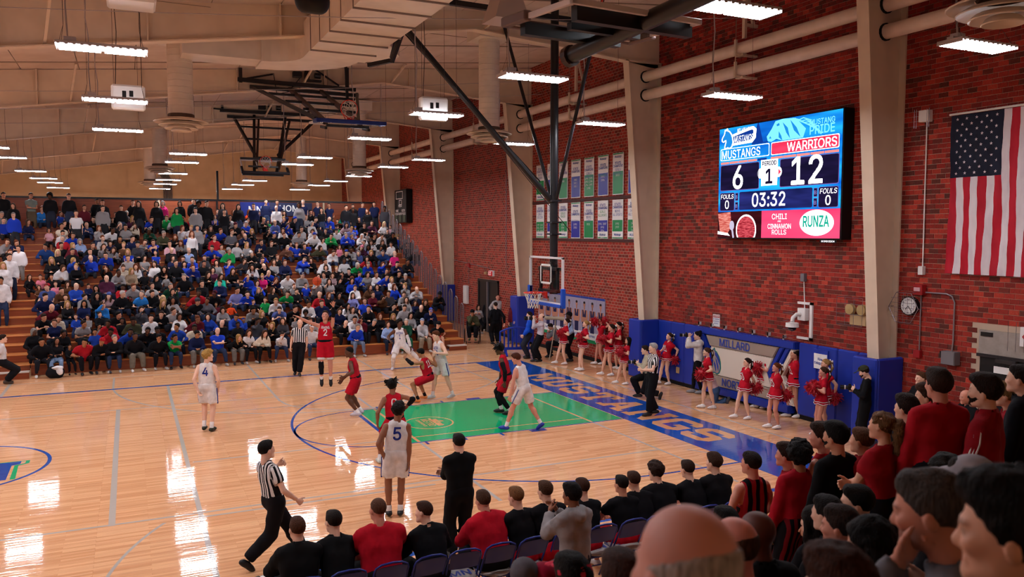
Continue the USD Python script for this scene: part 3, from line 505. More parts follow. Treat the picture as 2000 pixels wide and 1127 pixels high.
# brick end wall: single bricks where they can be told apart, a brick pattern beyond
BRK = mat('brick_faces', {'a': ('attribute', {'attribute': 'col'}), 't': ('geometry', {}), 'n': ('noise_texture', dict(scale=30., detail=3.)), 'r': ('map_range', dict(from_min=.3, from_max=.7, to_min=.8, to_max=1.15)), 'h': ('hsv', {}), 'b': ('bump', dict(strength=.3, distance=.004)), 'p': ('principled_bsdf', dict(roughness=.75, specular_ior_level=.2))},
          [('t.position', 'n.vector'), ('n.fac', 'r.value'), ('r.result', 'h.value'), ('a.color', 'h.color'), ('h.color', 'p.base_color'), ('n.fac', 'b.height'), ('b.normal', 'p.normal')])
BTONES = [lin(c) for c in ('9a2e24', '8c2a22', '7a2620', 'a8382a', '6b2a22', '5f2c24', '922820', 'b04030')]
FARB = mat('brick_far', {'g': ('geometry', {}), 's': ('separate_xyz', {}), 'c': ('combine_xyz', {}), 'br': ('brick_texture', dict(scale=1., brick_width=.2032, row_height=.1016, mortar_size=.0055, mortar_smooth=.1, offset=.5, color1=lin('a63426'), color2=lin('66261e'), mortar=lin('b09a86'), bias=-.1)), 'b': ('bump', dict(strength=.5, distance=.006, invert=True)), 'p': ('principled_bsdf', dict(roughness=.75, specular_ior_level=.2))},
           [('g.position', 's.vector'), ('s.y', 'c.x'), ('s.z', 'c.y'), ('c.vector', 'br.vector'), ('br.color', 'p.base_color'), ('br.fac', 'b.height'), ('b.normal', 'p.normal')])
YS = 2.54
wr = struct('wall_right', box(XW+.008, XW+.4, YF, YS, 0, 11.4), plain('mortar', 'b5a08c', .9))
put(wr, 'far_brickwork', box(XW, XW+.4, YS, YB, 0, 11.4), FARB)
rng = np.random.default_rng(3); single, mass_v, mass_f, mass_c, nb = [], [], [], [], 0
cell = [(r, y) for r in range(int(11.2/.1016)) for y in np.arange(-10.9, YS-.11, .2032)+(0 if r % 2 else .1016)]
def brick_mesh(r, y):
    m = box(XW-rng.uniform(-.001, .0025), XW+.02, y+.005, y+.1982, r*.1016+.005, (r+1)*.1016-.005); keep = m.face_normals[:, 0] < .5; return m.vertices.view(np.ndarray), m.faces[keep]
def brick_tone(): return np.array(BTONES[rng.choice(8, p=[.22, .2, .14, .12, .1, .08, .09, .05])])*rng.uniform(.85, 1.12)
own = lambda r, y: y < -6.4 and 1.75 < r*.1016 < 4.0 and not (y < -7.45 and r*.1016 > 3.7)
for r, y in cell:
    if y < -8.2 and r*.1016 < 2.75: continue
    v, f = brick_mesh(r, y); c = brick_tone()
    if own(r, y) and len(single) < 300: single.append((v, f, c))
    else: mass_v.append(v); mass_f.append(f+nb); mass_c.append(np.tile(c, (len(v), 1))); nb += len(v)
for v, f, c in single: put(wr, 'brick', (v, f), BRK, prims={'col': np.tile(c, (len(v), 1))})
put(wr, 'brickwork', (np.vstack(mass_v), np.vstack(mass_f)), BRK, kind='stuff', prims={'col': np.vstack(mass_c)})
CREAM = mottled('cream_wall', 'd9bd96', 'e2c8a2', 1.2, .8, .15); STEEL = mottled('painted_steel', 'cfb9a2', 'd8c3ac', 2., .55, .3)
wb = struct('wall_back', box(XL, XW+.4, YB, YB+.3, 0, 11.4), CREAM)
for x in (-18.3, -14.6, -10.9, -7.2, -3.5, .2): put(wb, 'wall_panel', box(x+.012, x+3.688, YB-.03, YB, 0, 10.2), CREAM)
for k in range(6): put(wb, 'conduit', tube([(-8.1-.17*k*.6+.0, YB-.12, 0), (-8.1-.1*k, YB-.12, 8.2), (-8.3-.1*k, YB-.12, 8.6), (-10-.1*k, YB-.12, 10.)], .035, 6), plain('conduit', '6b6460', .4, .4, .6))
struct('wall_left', box(XL-.3, XL, YF, YB, 0, 11.4), mottled('left_wall', 'b39a80', 'bda58b', 1., .8)); struct('wall_front', box(XL, XW+.4, YF-.3, YF, 0, 11.4), CREAM)
# roof: panels between light joints, frames with tapering girders and columns
DECK = mottled('roof_lining', 'cbb7a8', 'd6c4b6', 1.5, .8, .1)
ce = struct('ceiling', cat([beam((XL, (YF+YB)/2, roof(XL)+.2), (XW+.4, (YF+YB)/2, roof(XW+.4)+.2), YB-YF, .1)]), plain('joint', '8d7c70', .8))
for i in range(23):
    x0 = 3.98-1.62*i; x1 = x0-1.6; ym = (YF+YB)/2
    put(ce, 'ceiling_panel', beam((x1, ym, roof(x1)+.06), (x0, ym, roof(x0)+.06), YB-YF, .05), DECK)
for i, y in enumerate(np.arange(-13.5, 41, 2.95)):
    if min(abs(y-q) for q in FRAMES) > .4: put(ce, 'ceiling_seam', beam((-22, y, roof(-22)+.02), (XW, y, roof(XW)+.02), .03, .03), plain('seam', '9a8878', .7))
def frame(y):
    t = None; xs = [2.8, 1., -2.2, -6, -10, -14, -18, -22]
    g = struct('trim_1', prism_xz([(x, girder(x)) for x in xs]+[(-22, roof(-22)), (4, roof(4)), (4, 9.6)], y, .016), STEEL)
    for a, b in zip(xs[:-1], xs[1:]): put(g, 'bottom_flange', beam((a, y, girder(a)), (b, y, girder(b)), .3, .03), STEEL)
    put(g, 'column_web', prism_xz([(4, 0), (4, 9.75), (2.8, 9.75), (3.63, .1), (3.63, 0)], y, .016), STEEL)
    put(g, 'column_flange', beam((3.64, y, 0), (2.8, y, 9.78), .3, .03, (1, 0, 0)), STEEL); put(g, 'column_back_flange', box(3.96, 3.998, y-.15, y+.15, 0, 9.75), STEEL); put(g, 'knee_plate', box(2.7, 4, y-.15, y+.15, 9.74, 9.78), STEEL)
    for x in (-19.2, -16.2, -13.4, -10.4, -7.4, -4.4, -1.2): put(g, 'stiffener', box(x-.02, x+.02, y-.16, y, girder(x)+.02, roof(x)), STEEL)
    for x in (-17.6, -12.5, -5.2, -1.9):
        put(g, 'flange_brace', beam((x, y-.02, girder(x)+.03), (x+.25, y-1.1, roof(x)), .06), STEEL)
def prism_xz(pts, y, th):
    m = extr(sg.Polygon(pts).buffer(0), th); v = m.vertices; m.vertices = np.stack([v[:, 0], y+th/2-v[:, 2], v[:, 1]], 1); return m
for y in FRAMES: frame(y)
for y in FRAMES[1:3]: put(None if 0 else stage.GetPrimAtPath('/World/trim_1'), 'roof_rod', rod((-20, y-4, roof(-20)-.1), (2, y+4, roof(2)-.1), .01, 5), plain('seam', '9a8878', .7))
# heating pipes along the end wall, through the columns
PIPE = mottled('pipe_paint', 'd6c0b0', 'dfcabb', 3., .45, .35)
for q, z in enumerate((9.34, 8.78)):
    t = thing('wall_pipe', 'cream wall pipe running through the columns, %s of the pair' % ('upper' if q == 0 else 'lower'), 'pipe', group=None)
    put(t, 'pipe', tube([(3.5, -16, z), (3.5, 38.6, z)], .155, 14), PIPE, smooth=40)
    for y in FRAMES: put(t, 'collar', tube([(3.5, y-.05, z), (3.5, y+.05, z)], .185, 14), plain('black_rubber', '0c0a0a', .6), smooth=40)
    for y in (-1.8, 6.9, 15.7, 24.5): put(t, 'pipe_hanger', cat([box(3.3, 4, y-.05, y+.05, z-.2, z-.15), box(3.28, 3.34, y-.03, y+.03, z-.2, z+.2), box(3.44, 3.56, y-.14, y+.14, z-.21, z-.16), rod((3.31, y, z-.2), (3.31, y, roof(3.3)), .012, 5)]), STEEL)
put(wr, 'pipe_run_bracket', cat([box(3.6, 4, q-.04, q+.04, 9.9, 9.98) for q in (-1.8, 6.9)]+[beam((3.9, q, 9.9), (3.6, q, 10.9), .07) for q in (-1.8, 6.9)]+[box(3.55, 3.63, q-.05, q+.05, 9.6, 11) for q in (-1.8, 6.9)]), STEEL)
# padding, base and doors on the end wall
PADB = plain('vinyl_blue', '14309a', .42, .45, bump=.15, bscale=5.); PADBK = plain('black_base', '0b0a0c', .7)
tag(put(None, 'baseboard_right', box(3.94, 4, -7.5, 14.3, 0, .12), PADBK), kind='structure')
def column_pad(y, label, hi=1.93):
    t = thing('column_pad', label, 'wall padding'); put(t, 'front_pad', box(3.2, 3.32, y-.32, y+.32, .1, hi, .03), PADB); put(t, 'side_pad', box(3.24, 4, y-.34, y-.22, .1, hi, .03), PADB); put(t, 'side_pad', box(3.24, 4, y+.22, y+.34, .1, hi, .03), PADB)
column_pad(-6.2, 'blue vinyl padding round the foot of the column beside the flag'); column_pad(2.5, 'blue vinyl padding round the column foot behind the standing official', 1.9); column_pad(11.25, 'blue vinyl padding round the column foot behind the basketball hoop', 2.0); column_pad(20.1, 'blue vinyl column padding at the foot of the bleacher rails', 1.95)
t = thing('wall_padding', 'royal blue vinyl wall padding in upright panels behind the cheerleaders', 'wall padding')
ys = [2.2, 1.6, 1., .42]+[-3.62-.62*i for i in range(5)]
for a, b in [(2.16, 1.5), (1.5, .86), (.86, .4)]+[(-3.66-.6*i, -4.26-.6*i) for i in range(4)]: put(t, 'pad_panel', box(3.86, 3.97, b+.004, a-.004, .12, 1.9, .03), PADB)
put(t, 'outlet', box(3.84, 3.87, 1.05, 1.2, .38, .56), plain('outlet', 'b59a70', .5))
# the folded mat with the school's name, in front of the wall
def wallp(poly, x, th): # polygon in (viewer's right, up) -> slab on a plane facing -x
    m = extr(poly, th); v = m.vertices; m.vertices = np.stack([x-v[:, 2], -v[:, 0], v[:, 1]], 1); m.invert()
    if m.volume < 0: m.invert()
    return m
def puff(poly, x, th, r=.035):
    return cat([wallp(poly, x, th-.02), wallp(poly.buffer(-r*.5), x-th+.022, .022)])
mt = thing('folded_wall_mat', 'grey, white and blue folded mat with horse head emblem by the wall', 'mat')
TAUPE, MWHITE = plain('vinyl_taupe', '9c8b7e', .4, .45), plain('vinyl_white', 'd9cdbf', .4, .45)
# u to the viewer's right = -y ; spans y .36 .. -3.6
L0, L1 = -.36, 3.6
put(mt, 'top_roll', puff(sg.box(L0, 1.72, L1, 1.9), 3.97, .2), PADB)
put(mt, 'bottom_roll', puff(sg.box(L0+.1, .1, L1-.1, .3), 3.97, .24), PADB)
mid = 1.0
for q, (a, b) in enumerate(((L0, 1), (L1, -1))):
    for k, (o1, m_) in enumerate(((0, MWHITE), (.16, PADB), (.34, PADB))):
        w = .15; pts = [(a+b*o1, 1.71), (a+b*(o1+w), 1.71), (a+b*(o1+w+.42), mid), (a+b*(o1+.42), mid)]; put(mt, 'slant_pad', puff(sg.Polygon(pts), 3.95, .14+.02*k), m_)
        pts = [(x, 2*mid-y) for x, y in pts]; put(mt, 'slant_pad', puff(sg.Polygon([(x, max(y, .3)) for x, y in pts]), 3.95, .14+.02*k), m_)
put(mt, 'centre_pad', puff(sg.Polygon([(L0+.76, 1.4), (L1-.76, 1.4), (L1-.95, mid), (L1-.76, .62), (L0+.76, .62), (L0+.95, mid)]), 3.95, .13), MWHITE)
put(mt, 'upper_band', puff(sg.Polygon([(L0+.56, 1.7), (L1-.56, 1.7), (L1-.74, 1.41), (L0+.74, 1.41)]), 3.95, .15), TAUPE)
put(mt, 'lower_band', puff(sg.Polygon([(L0+.74, .61), (L1-.74, .61), (L1-.6, .31), (L0+.6, .31)]), 3.95, .15), TAUPE)
def wall_text(parent, s, h, y, z, x, m, width=None, name='lettering', align='c', slant=0., bold=True):
    g = text(s, h, .004, bold, width, align, slant); put(parent, name, place(g, (x, y, z), (0, -1, 0), (0, 0, 1), (-1, 0, 0)), m)
PBLUE = plain('print_blue', '2a3f96', .5); PGREEN = plain('print_green', '0f8a52', .5); PWHITE = plain('print_white', 'e6e4e2', .55)
wall_text(mt, 'MILLARD', .2, -1.42, 1.46, 3.79, PBLUE, 1.75); wall_text(mt, 'NORTH', .2, -1.42, .37, 3.79, PBLUE, 1.6)
HORSE = sg.Polygon([(-.30, .10), (-.34, .02), (-.33, -.06), (-.26, -.10), (-.2, -.06), (-.12, -.04), (-.10, -.12), (-.16, -.3), (-.17, -.42), (-.02, -.38), (.12, -.42), (.22, -.36), (.28, -.2), (.26, .02), (.18, .2), (.06, .34), (-.02, .36), (-.06, .46), (-.11, .38), (-.17, .42), (-.18, .3), (-.22, .2)])
MANE = [sg.Polygon([(-.02, .34), (.1, .3), (.22, .12), (.27, -.1), (.2, -.02), (.1, .14), (.0, .24)]), sg.Polygon([(.02, .16), (.12, .04), (.2, -.14), (.2, -.34), (.12, -.2), (.06, .0)]), sg.Polygon([(-.04, .02), (.04, -.1), (.08, -.26), (.06, -.38), (.0, -.22), (-.06, -.08)])]
HFACE = [sg.Polygon([(-.19, .12), (-.12, .15), (-.1, .1), (-.16, .09)]), sg.Polygon([(-.31, -.01), (-.27, .01), (-.26, -.03), (-.3, -.04)]), sg.Polygon([(-.3, -.07), (-.22, -.05), (-.2, -.07), (-.26, -.095)])]
def horse(parent, y, z, x, s, mb, mg, mo, name='emblem'):
    f = lambda p: affinity.affine_transform(p, [s, 0, 0, s, -y, z])
    put(parent, name+'_outline', wallp(f(HORSE.buffer(.035)), x, .003), mo); put(parent, name+'_edge', wallp(f(HORSE.buffer(.012)), x-.003, .003), mb); put(parent, name+'_face', wallp(f(HORSE.buffer(-.01)), x-.006, .003), mg); put(parent, name+'_mane', wallp(unary_union([f(p) for p in MANE+HFACE]), x-.009, .003), mb)
horse(mt, -.62, .99, 3.815, .78, PBLUE, TAUPE, PGREEN)
# paper notices
def notice(name, label, y, z, w, h, x, lines, head=None):
    t = thing(name, label, 'notice'); put(t, 'sheet', box(x-.008, x, y-w/2, y+w/2, z-h/2, z+h/2), PWHITE)
    if head: put(t, 'heading_band', box(x-.01, x-.008, y-w/2+.01, y+w/2-.01, z+h/2-.09, z+h/2-.02), plain('print_red', 'b01c28', .5))
    for s, hh, dz, m in lines: wall_text(t, s, hh, y, z+dz, x-.009, m, w*.86)
notice('warning_notice', 'small red and white warning notice above the wall mat', -.42, 2.12, .3, .34, 4, [('WARNING', .045, .1, PWHITE), ('NO HANGING', .03, .02, PBLUE), ('ON PADDING', .03, -.04, PBLUE), ('OR MATS', .03, -.1, PBLUE)], True)
t = thing('paper_sign', 'white paper sign in blue holder on the wall padding', 'sign'); put(t, 'holder', box(3.83, 3.86, -4.62, -4.18, 1.36, 1.82, .008), PADB); put(t, 'sheet', box(3.822, 3.83, -4.6, -4.2, 1.36, 1.72), PWHITE)
wall_text(t, 'Fire', .06, -4.4, 1.56, 3.82, PBLUE, .2); wall_text(t, 'Extinguisher', .06, -4.4, 1.47, 3.82, PBLUE, .34)
for i, y in enumerate((.25, -.3, -.86, -1.42, -1.98, -2.54, -3.1)): solo('mat_hook', 'white metal mat hook in a row above the wall mat', 'hook', cat([box(3.9, 4, y-.015, y+.015, 1.93, 2.02), box(3.9, 3.92, y-.015, y+.015, 1.88, 2.02)]), plain('white_metal', 'd8d4d0', .4), 'mat hooks above the wall mat')
# doors
d = struct('door_1', box(3.97, 4.02, 14.5, 16.6, 0, 2.32), plain('door_dark', '141014', .5)); put(d, 'door_frame', cat([box(3.93, 4.02, 14.4, 14.5, 0, 2.4), box(3.93, 4.02, 16.6, 16.7, 0, 2.4), box(3.93, 4.02, 14.4, 16.7, 2.32, 2.42)]), plain('door_frame', '1e1a1c', .5)); put(d, 'mullion', box(3.9, 4.02, 15.5, 15.6, 0, 2.32), plain('mullion', '77727a', .4, .4, .5))
d = struct('door_2', box(3.98, 4.05, -10.2, -8.25, 0, 2.22), plain('door_black', '0d0b0c', .5)); put(d, 'transom_panel', box(3.97, 4.05, -10.2, -8.22, 2.25, 2.72), mottled('concrete', '8e857e', '9d948c', 6., .8)); put(d, 'door_closer', box(3.9, 3.98, -9.0, -8.6, 2.12, 2.2, .01), plain('closer', '2a2626', .4)); put(d, 'frame', box(3.94, 4.05, -10.2, -8.2, 2.2, 2.26), plain('door_frame', '1e1a1c', .5))
put(d, 'door_sign', box(3.955, 3.97, -8.9, -8.55, 1.92, 2.05), PWHITE); put(d, 'room_plate', box(3.955, 3.97, -8.5, -8.26, 2.6, 2.68), plain('plate_black', '101012', .4))
t = thing('exit_sign', 'red lit exit sign with emergency lamp above the far door', 'sign'); put(t, 'sign_face', box(3.86, 3.9, 14.92, 15.3, 2.62, 2.84), emis('exit_red', 'e03030', .5)); put(t, 'housing', box(3.9, 4, 14.9, 15.32, 2.6, 2.86), PWHITE); put(t, 'emergency_lamp', cat([lathe([(0, 0), (.08, .0), (.09, .1), (0, .12)], 10, (3.85, 15.55, 2.68))]), plain('outlet', 'b59a70', .5)); wall_text(t, 'EXIT', .15, 15.11, 2.66, 3.855, emis('exit_white', 'ffd0d0', .9), .32)
solo('red_alarm_box', 'red fire alarm box high on the brick beside the far door', 'alarm', box(3.92, 4, 17.75, 18.05, 2.9, 3.1, .01), plain('alarm_red', '9c1d22', .5))
solo('wall_conduit', 'thin grey conduit running across the brick near the far door', 'conduit', cat([tube([(3.97, 20, 3.2), (3.97, 15.4, 2.95), (3.97, 15.2, 2.9)], .014, 6), tube([(3.97, 17.9, 3.0), (3.97, 17.9, 2.1)], .012, 6), tube([(3.97, 13.6, 9), (3.97, 13.6, 3.)], .014, 6)]), plain('conduit_grey', '8d858a', .4, .4, .5))
solo('wall_dispenser', 'white upright cabinet on the brick beside the bleacher rails', 'cabinet', box(3.86, 4, 17.95, 18.4, 1.1, 2.0, .02), PWHITE)
# clock in its cage, fire alarm and conduits
CAGE = plain('wire_cage', '8f8890', .35, .5, .8)
t = thing('wall_clock', 'round white wall clock with black numerals on the brick', 'clock', (3.93, -6.68, 3.05)); disc = lambda r, x0, x1, n=32: place(lathe([(0, 0), (r, 0), (r, x1-x0), (0, x1-x0)], n), (x0, 0, 0), (0, 1, 0), (0, 0, 1), (1, 0, 0))
put(t, 'case', disc(.2, -.03, .07), plain('black_gloss', '141214', .35)); put(t, 'face', disc(.178, -.036, -.03), PWHITE)
for k in range(12): a = math.radians(90-30*(k+1)); put(t, 'numeral', place(text(str(k+1), .032, .002), (-.037, -.14*math.cos(a), .14*math.sin(a)-.016), (0, -1, 0), (0, 0, 1), (-1, 0, 0)), plain('ink', '151315', .5))
for a, L, w in ((90-222, .1, .014), (90-222+80, .13, .01)): a = math.radians(a); put(t, 'hand', beam((-.042, 0, 0), (-.042, -L*math.cos(a), L*math.sin(a)), .004, w, (0, -math.sin(a), math.cos(a))), plain('ink', '151315', .5))
hexa = [np.array([3.74, -6.68+.36*math.cos(math.radians(60*k)), 3.02+.36*math.sin(math.radians(60*k))]) for k in range(6)]; hexb = [p+(np.array([4, -6.68, 3.02])-p)*.0+np.array([.26, 0, 0])+(p-np.array([3.74, -6.68, 3.02]))*.18 for p in hexa]
solo('clock_cage', 'six-sided wire cage guarding the wall clock', 'cage', cat([rod(hexa[k], hexa[(k+1) % 6], .008, 5) for k in range(6)]+[rod(hexa[k], hexb[k], .006, 5) for k in range(6)]+[rod((3.74, -6.68+s*.1, 3.02-math.sqrt(.31**2-min((s*.1)**2, .09))), (3.74, -6.68+s*.1, 3.02+math.sqrt(.31**2-min((s*.1)**2, .09))), .004, 4) for s in (-2, -1, 0, 1, 2)]+[rod((3.74, -6.68-.3, 3.02+s*.1), (3.74, -6.68+.3, 3.02+s*.1), .004, 4) for s in (-2, -1, 0, 1, 2)]), CAGE)
t = thing('fire_alarm', 'dark red fire alarm box on the conduit above the clock', 'alarm'); put(t, 'box', box(3.86, 4, -7.02, -6.8, 3.3, 3.52, .01), plain('alarm_red', '9c1d22', .5)); put(t, 'strobe', box(3.84, 3.86, -6.98, -6.84, 3.38, 3.46), plain('strobe', 'c9a0a8', .3))
solo('alarm_pull', 'dark red pull station low on the conduit below the clock', 'alarm', box(3.9, 4, -6.98, -6.82, 1.98, 2.14, .01), plain('alarm_red', '9c1d22', .5))
solo('clock_conduit', 'grey conduit bending from the alarm down to the switch box', 'conduit', tube([(3.97, -6.95, 3.36), (3.97, -7.5, 3.36), (3.97, -7.62, 3.32), (3.97, -7.68, 3.2), (3.97, -7.68, 2.4), (3.97, -7.66, 2.2)], .016, 8), plain('conduit_grey', '8d858a', .4, .4, .5), smooth=40)
solo('alarm_conduit', 'straight grey conduit between alarm box and pull station', 'conduit', tube([(3.97, -6.92, 3.3), (3.97, -6.92, 2.1)], .014, 8), plain('conduit_grey', '8d858a', .4, .4, .5))
t = thing('switch_box', 'grey metal switch box at the foot of the bent conduit', 'electrical box'); put(t, 'box', box(3.82, 4, -7.83, -7.53, 1.95, 2.22, .008), plain('box_grey', '76747a', .45, .4, .3)); put(t, 'lid', box(3.812, 3.82, -7.82, -7.54, 1.96, 2.21), plain('box_grey', '76747a', .45, .4, .3))
solo('wall_plate', 'small black plate on the brick beside the switch box', 'plate', box(3.985, 4, -7.5, -7.38, 2.05, 2.18), plain('plate_black', '101012', .4))
t = thing('siren_box', 'white cage-guarded siren box on a conduit left of the flag', 'siren'); put(t, 'box', box(3.84, 4, -7.02, -6.8, 6.86, 7.1, .01), PWHITE)
put(t, 'guard', cat([rod((3.8, -6.91+s*.17, 6.74), (3.8, -6.91+s*.17, 7.12), .006, 4) for s in (-1, -.7, .7, 1)]), CAGE); put(t, 'conduit', tube([(3.97, -6.91, 6.86), (3.97, -6.93, 3.9)], .014, 6), PWHITE); put(t, 'lower_box', box(3.9, 4, -6.98, -6.87, 3.72, 3.9, .006), PWHITE)
t = thing('security_camera', 'white dome security camera on caged bracket above the padding', 'camera'); put(t, 'back_frame', cat([box(3.95, 4, -3.98, -3.5, 2.84, 2.9), box(3.95, 4, -3.98, -3.9, 1.98, 2.9), box(3.95, 4, -3.98, -3.5, 1.98, 2.04)]), PWHITE)
put(t, 'arm', tube([(3.97, -3.72, 2.6), (3.75, -3.68, 2.6), (3.66, -3.66, 2.52), (3.64, -3.66, 2.4)], .05, 10), PWHITE, smooth=40); put(t, 'junction_box', box(3.85, 4, -3.85, -3.6, 2.45, 2.75, .01), PWHITE); put(t, 'dome_cap', lathe([(0, .12), (.15, .1), (.16, 0), (0, 0)], 18, (3.64, -3.66, 2.3)), PWHITE, smooth=40); put(t, 'dome', lathe([(.11, 0), (.09, -.07), (.0, -.11)], 18, (3.64, -3.66, 2.3)), plain('black_gloss', '141214', .35), smooth=True)
put(t, 'cage', cat([rod((3.48, -3.5, z), (3.98, -3.5, z), .006, 4) for z in (2.05, 2.25, 2.45, 2.65, 2.85)]+[rod((3.48, -3.5, z), (3.48, -3.85, z), .006, 4) for z in (2.05, 2.25, 2.45, 2.65, 2.85)]), CAGE); put(t, 'conduit', tube([(3.97, -3.72, 2.75), (3.97, -3.68, 3.4)], .014, 6), PWHITE); put(t, 'upper_box', box(3.9, 4, -3.74, -3.62, 3.4, 3.6, .006), plain('box_grey', '76747a', .45, .4, .3))
t = thing('emergency_light', 'caged twin emergency lamp on the brick beside the tall column', 'lamp')
for y in (-5.2, -5.52): put(t, 'lamp_head', place(lathe([(0, 0), (.12, .02), (.13, .1), (.06, .16), (0, .17)], 14), (3.8, y, 2.86), (0, 1, 0), (0, 0, 1), (1, 0, 0)), plain('lamp_amber', 'b39866', .35), smooth=40)
put(t, 'battery_box', box(3.9, 4, -5.6, -5.15, 2.5, 2.74, .01), plain('outlet', 'b59a70', .5)); put(t, 'cage', cat([rod((3.65, -5.0, z), (3.65, -5.72, z), .006, 4) for z in (2.52, 2.76, 3., 3.14)]+[rod((3.65, y, 2.52), (3.65, y, 3.14), .006, 4) for y in (-5., -5.24, -5.48, -5.72)]+[rod((3.65, -5., z), (4, -5., z), .006, 4) for z in (2.52, 2.83, 3.14)]), CAGE)
t = thing('call_panel', 'caged white panel with red mark right of the lintel', 'sign'); put(t, 'panel', box(3.9, 3.95, -9.3, -9.06, 2.5, 2.86), PWHITE); put(t, 'mark', wallp(sg.Polygon([(9.1, 2.68), (9.16, 2.76), (9.16, 2.6)]), 3.9, .004), plain('print_red', 'b01c28', .5)); put(t, 'cage', cat([rod((3.8, y, 2.4), (3.8, y, 2.95), .005, 4) for y in (-8.9, -9.05, -9.2)]), CAGE)
# flag
fg = thing('flag', 'large flag of stars and stripes hung upright on the brick', 'flag', (3.93, -7.5, 6.9))
FW, FH, FB = 2.0, 3.12, lambda y, z: -.02-.025*(math.sin(y*7+z*1.3)+.6*math.sin(y*15-z*3+1))*min(1, -z/1.0+.1)-.008*math.sin(z*14+y*6)
def cloth_piece(y0, y1, z0, z1, lift=0., n=3, nz=24):
    Y, Z = np.meshgrid(np.linspace(y0, y1, n), np.linspace(z0, z1, nz), indexing='ij'); Yd = Y+.012*np.sin(Z*2.3)*np.minimum(1, -Z); X = np.vectorize(FB)(Y, Z)-lift; V = np.stack([X, -Yd, Z], -1).reshape(-1, 3); F = [[i*nz+j, (i+1)*nz+j, (i+1)*nz+j+1, i*nz+j+1] for i in range(n-1) for j in range(nz-1)]; F = np.array(F)
    T = np.vstack([F[:, [0, 1, 2]], F[:, [0, 2, 3]]]); k = len(V); return np.vstack([V, V+np.array([.004, 0, 0])]), np.vstack([T, T[:, ::-1]+k])
sw = FW/13
FR_, FWH, FNV = [mottled('flag_'+k, a, b, 8., .6, .2, stretch=(1, 1, .3)) for k, a, b in (('red', 'a81428', 'b81c30'), ('white', 'cfc6cc', 'dcd4d8'), ('navy', '0c1024', '10162e'))]
for i in range(13): put(fg, 'stripe', cloth_piece(i*sw, (i+1)*sw, -FH, -1.22 if i < 7 else 0), FR_ if i % 2 == 0 else FWH, True)
put(fg, 'canton', cloth_piece(0, 7*sw, -1.22, 0, n=9), FNV, True)
star = sg.Polygon([(.034*(1 if k % 2 == 0 else .4)*math.sin(k*math.pi/5), .034*(1 if k % 2 == 0 else .4)*math.cos(k*math.pi/5)) for k in range(10)])
for r in range(11):
    for c in range(5 if r % 2 == 0 else 4):
        y = (.1+c*.2 if r % 2 == 0 else .2+c*.2)+.04; z = -.08-r*.106; m = extr(star, .003); v = m.vertices; m.vertices = np.stack([np.full(len(v), FB(y, z)-.004)-v[:, 2], -(v[:, 0]+y), v[:, 1]+z], 1); put(fg, 'star', m, FWH)
put(fg, 'header_rod', rod((-.03, .03, .03), (-.03, -FW-.1, .03), .022, 8), PWHITE)
# ---------------------------------------------------------------- score board on the end wall
SBX, SY0, SY1, SZ0, SZ1 = 3.66, -.82, -5.02, 4.46, 7.38
sb = thing('scoreboard', 'large lit video scoreboard reading 6 to 12 on the brick', 'scoreboard'); SBW, SBH = SY0-SY1, SZ1-SZ0
put(sb, 'cabinet', box(SBX+.01, 3.99, SY1-.03, SY0+.03, SZ0-.03, SZ1+.03, .01), plain('cabinet_black', '08080a', .5))
K = 1.25
GL = lambda key, c, s=1.: emis('led_'+key, c, s*K)
def led_mat(key, a, b, sc, ang=0.): # two-tone glowing screen with slanting light streaks
    return mat('led_'+key, {'g': ('geometry', {}), 'm': ('mapping', dict(rotation=(ang, 0, 0), scale=(1, .35, 2.2))), 'n': ('noise_texture', dict(scale=sc, detail=2.)), 'r': ('rgb_ramp', {'ramp': [(.35, lin(a)), (.7, lin(b))]}), 'p': ('emission', dict(strength=K))}, [('g.position', 'm.vector'), ('m.vector', 'n.vector'), ('n.fac', 'r.fac'), ('r.color', 'p.color')], 'p.emission')
LBLUE, LRED, LDARK, LWHITE = led_mat('blue', '0a5fd0', '25b4f5', 1.4, .7), led_mat('red', 'e0284a', 'ee4468', 2.), led_mat('dark', '14102a', '241a44', 2.), GL('white', 'fdfdff', 1.15)
LCYAN, LNAVY, LPINK, LDASH, LTEAL = GL('cyan', '7fe3ff'), GL('navy', '10358c'), led_mat('pink', 'e83a6a', 'f0507a', 1.), GL('dash', 'ff8a86'), GL('teal', '17a58a')
lay = [0]
def P(u, v): return (SY0*-1+u*SBW, SZ1-v*SBH)     # viewer's right, up; v from the top
def led(poly, m, name, lv): put(sb, name, wallp(affinity.affine_transform(poly, [SBW, 0, 0, -SBH, -SY0, SZ1]), SBX-.0025*lv, .0025), m)
def ltext(s, h, u, v, m, lv, width=None, name='lettering', slant=0., align='c'): wall_text(sb, s, h*SBH, SY0-u*SBW, SZ1-v*SBH, SBX-.0025*lv, m, None if width is None else width*SBW, name, align, slant)
rr = lambda x0, y0, x1, y1, r=.012: sg.box(x0+r, y0+r, x1-r, y1-r).buffer(r)
led(sg.box(0, 0, 1, .765), LBLUE, 'screen', 0)
led(sg.Polygon([(.35, .0), (.5, 0), (.44, .18), (.3, .18)]), LNAVY, 'header_shade', 1); led(sg.Polygon([(.36, 0), (.5, 0), (.56, .17), (.4, .17)]), led_mat('deep', '0a4fb0', '1070d8', 2.), 'header_shade', 2)
for q in [[(.44, .17), (.43, .13), (.47, .07), (.5, .01), (.56, .0), (.66, .01), (.7, .06), (.74, .11), (.72, .18), (.56, .18), (.51, .16), (.47, .18)]]: led(sg.Polygon(q), LCYAN, 'horse_picture', 3)
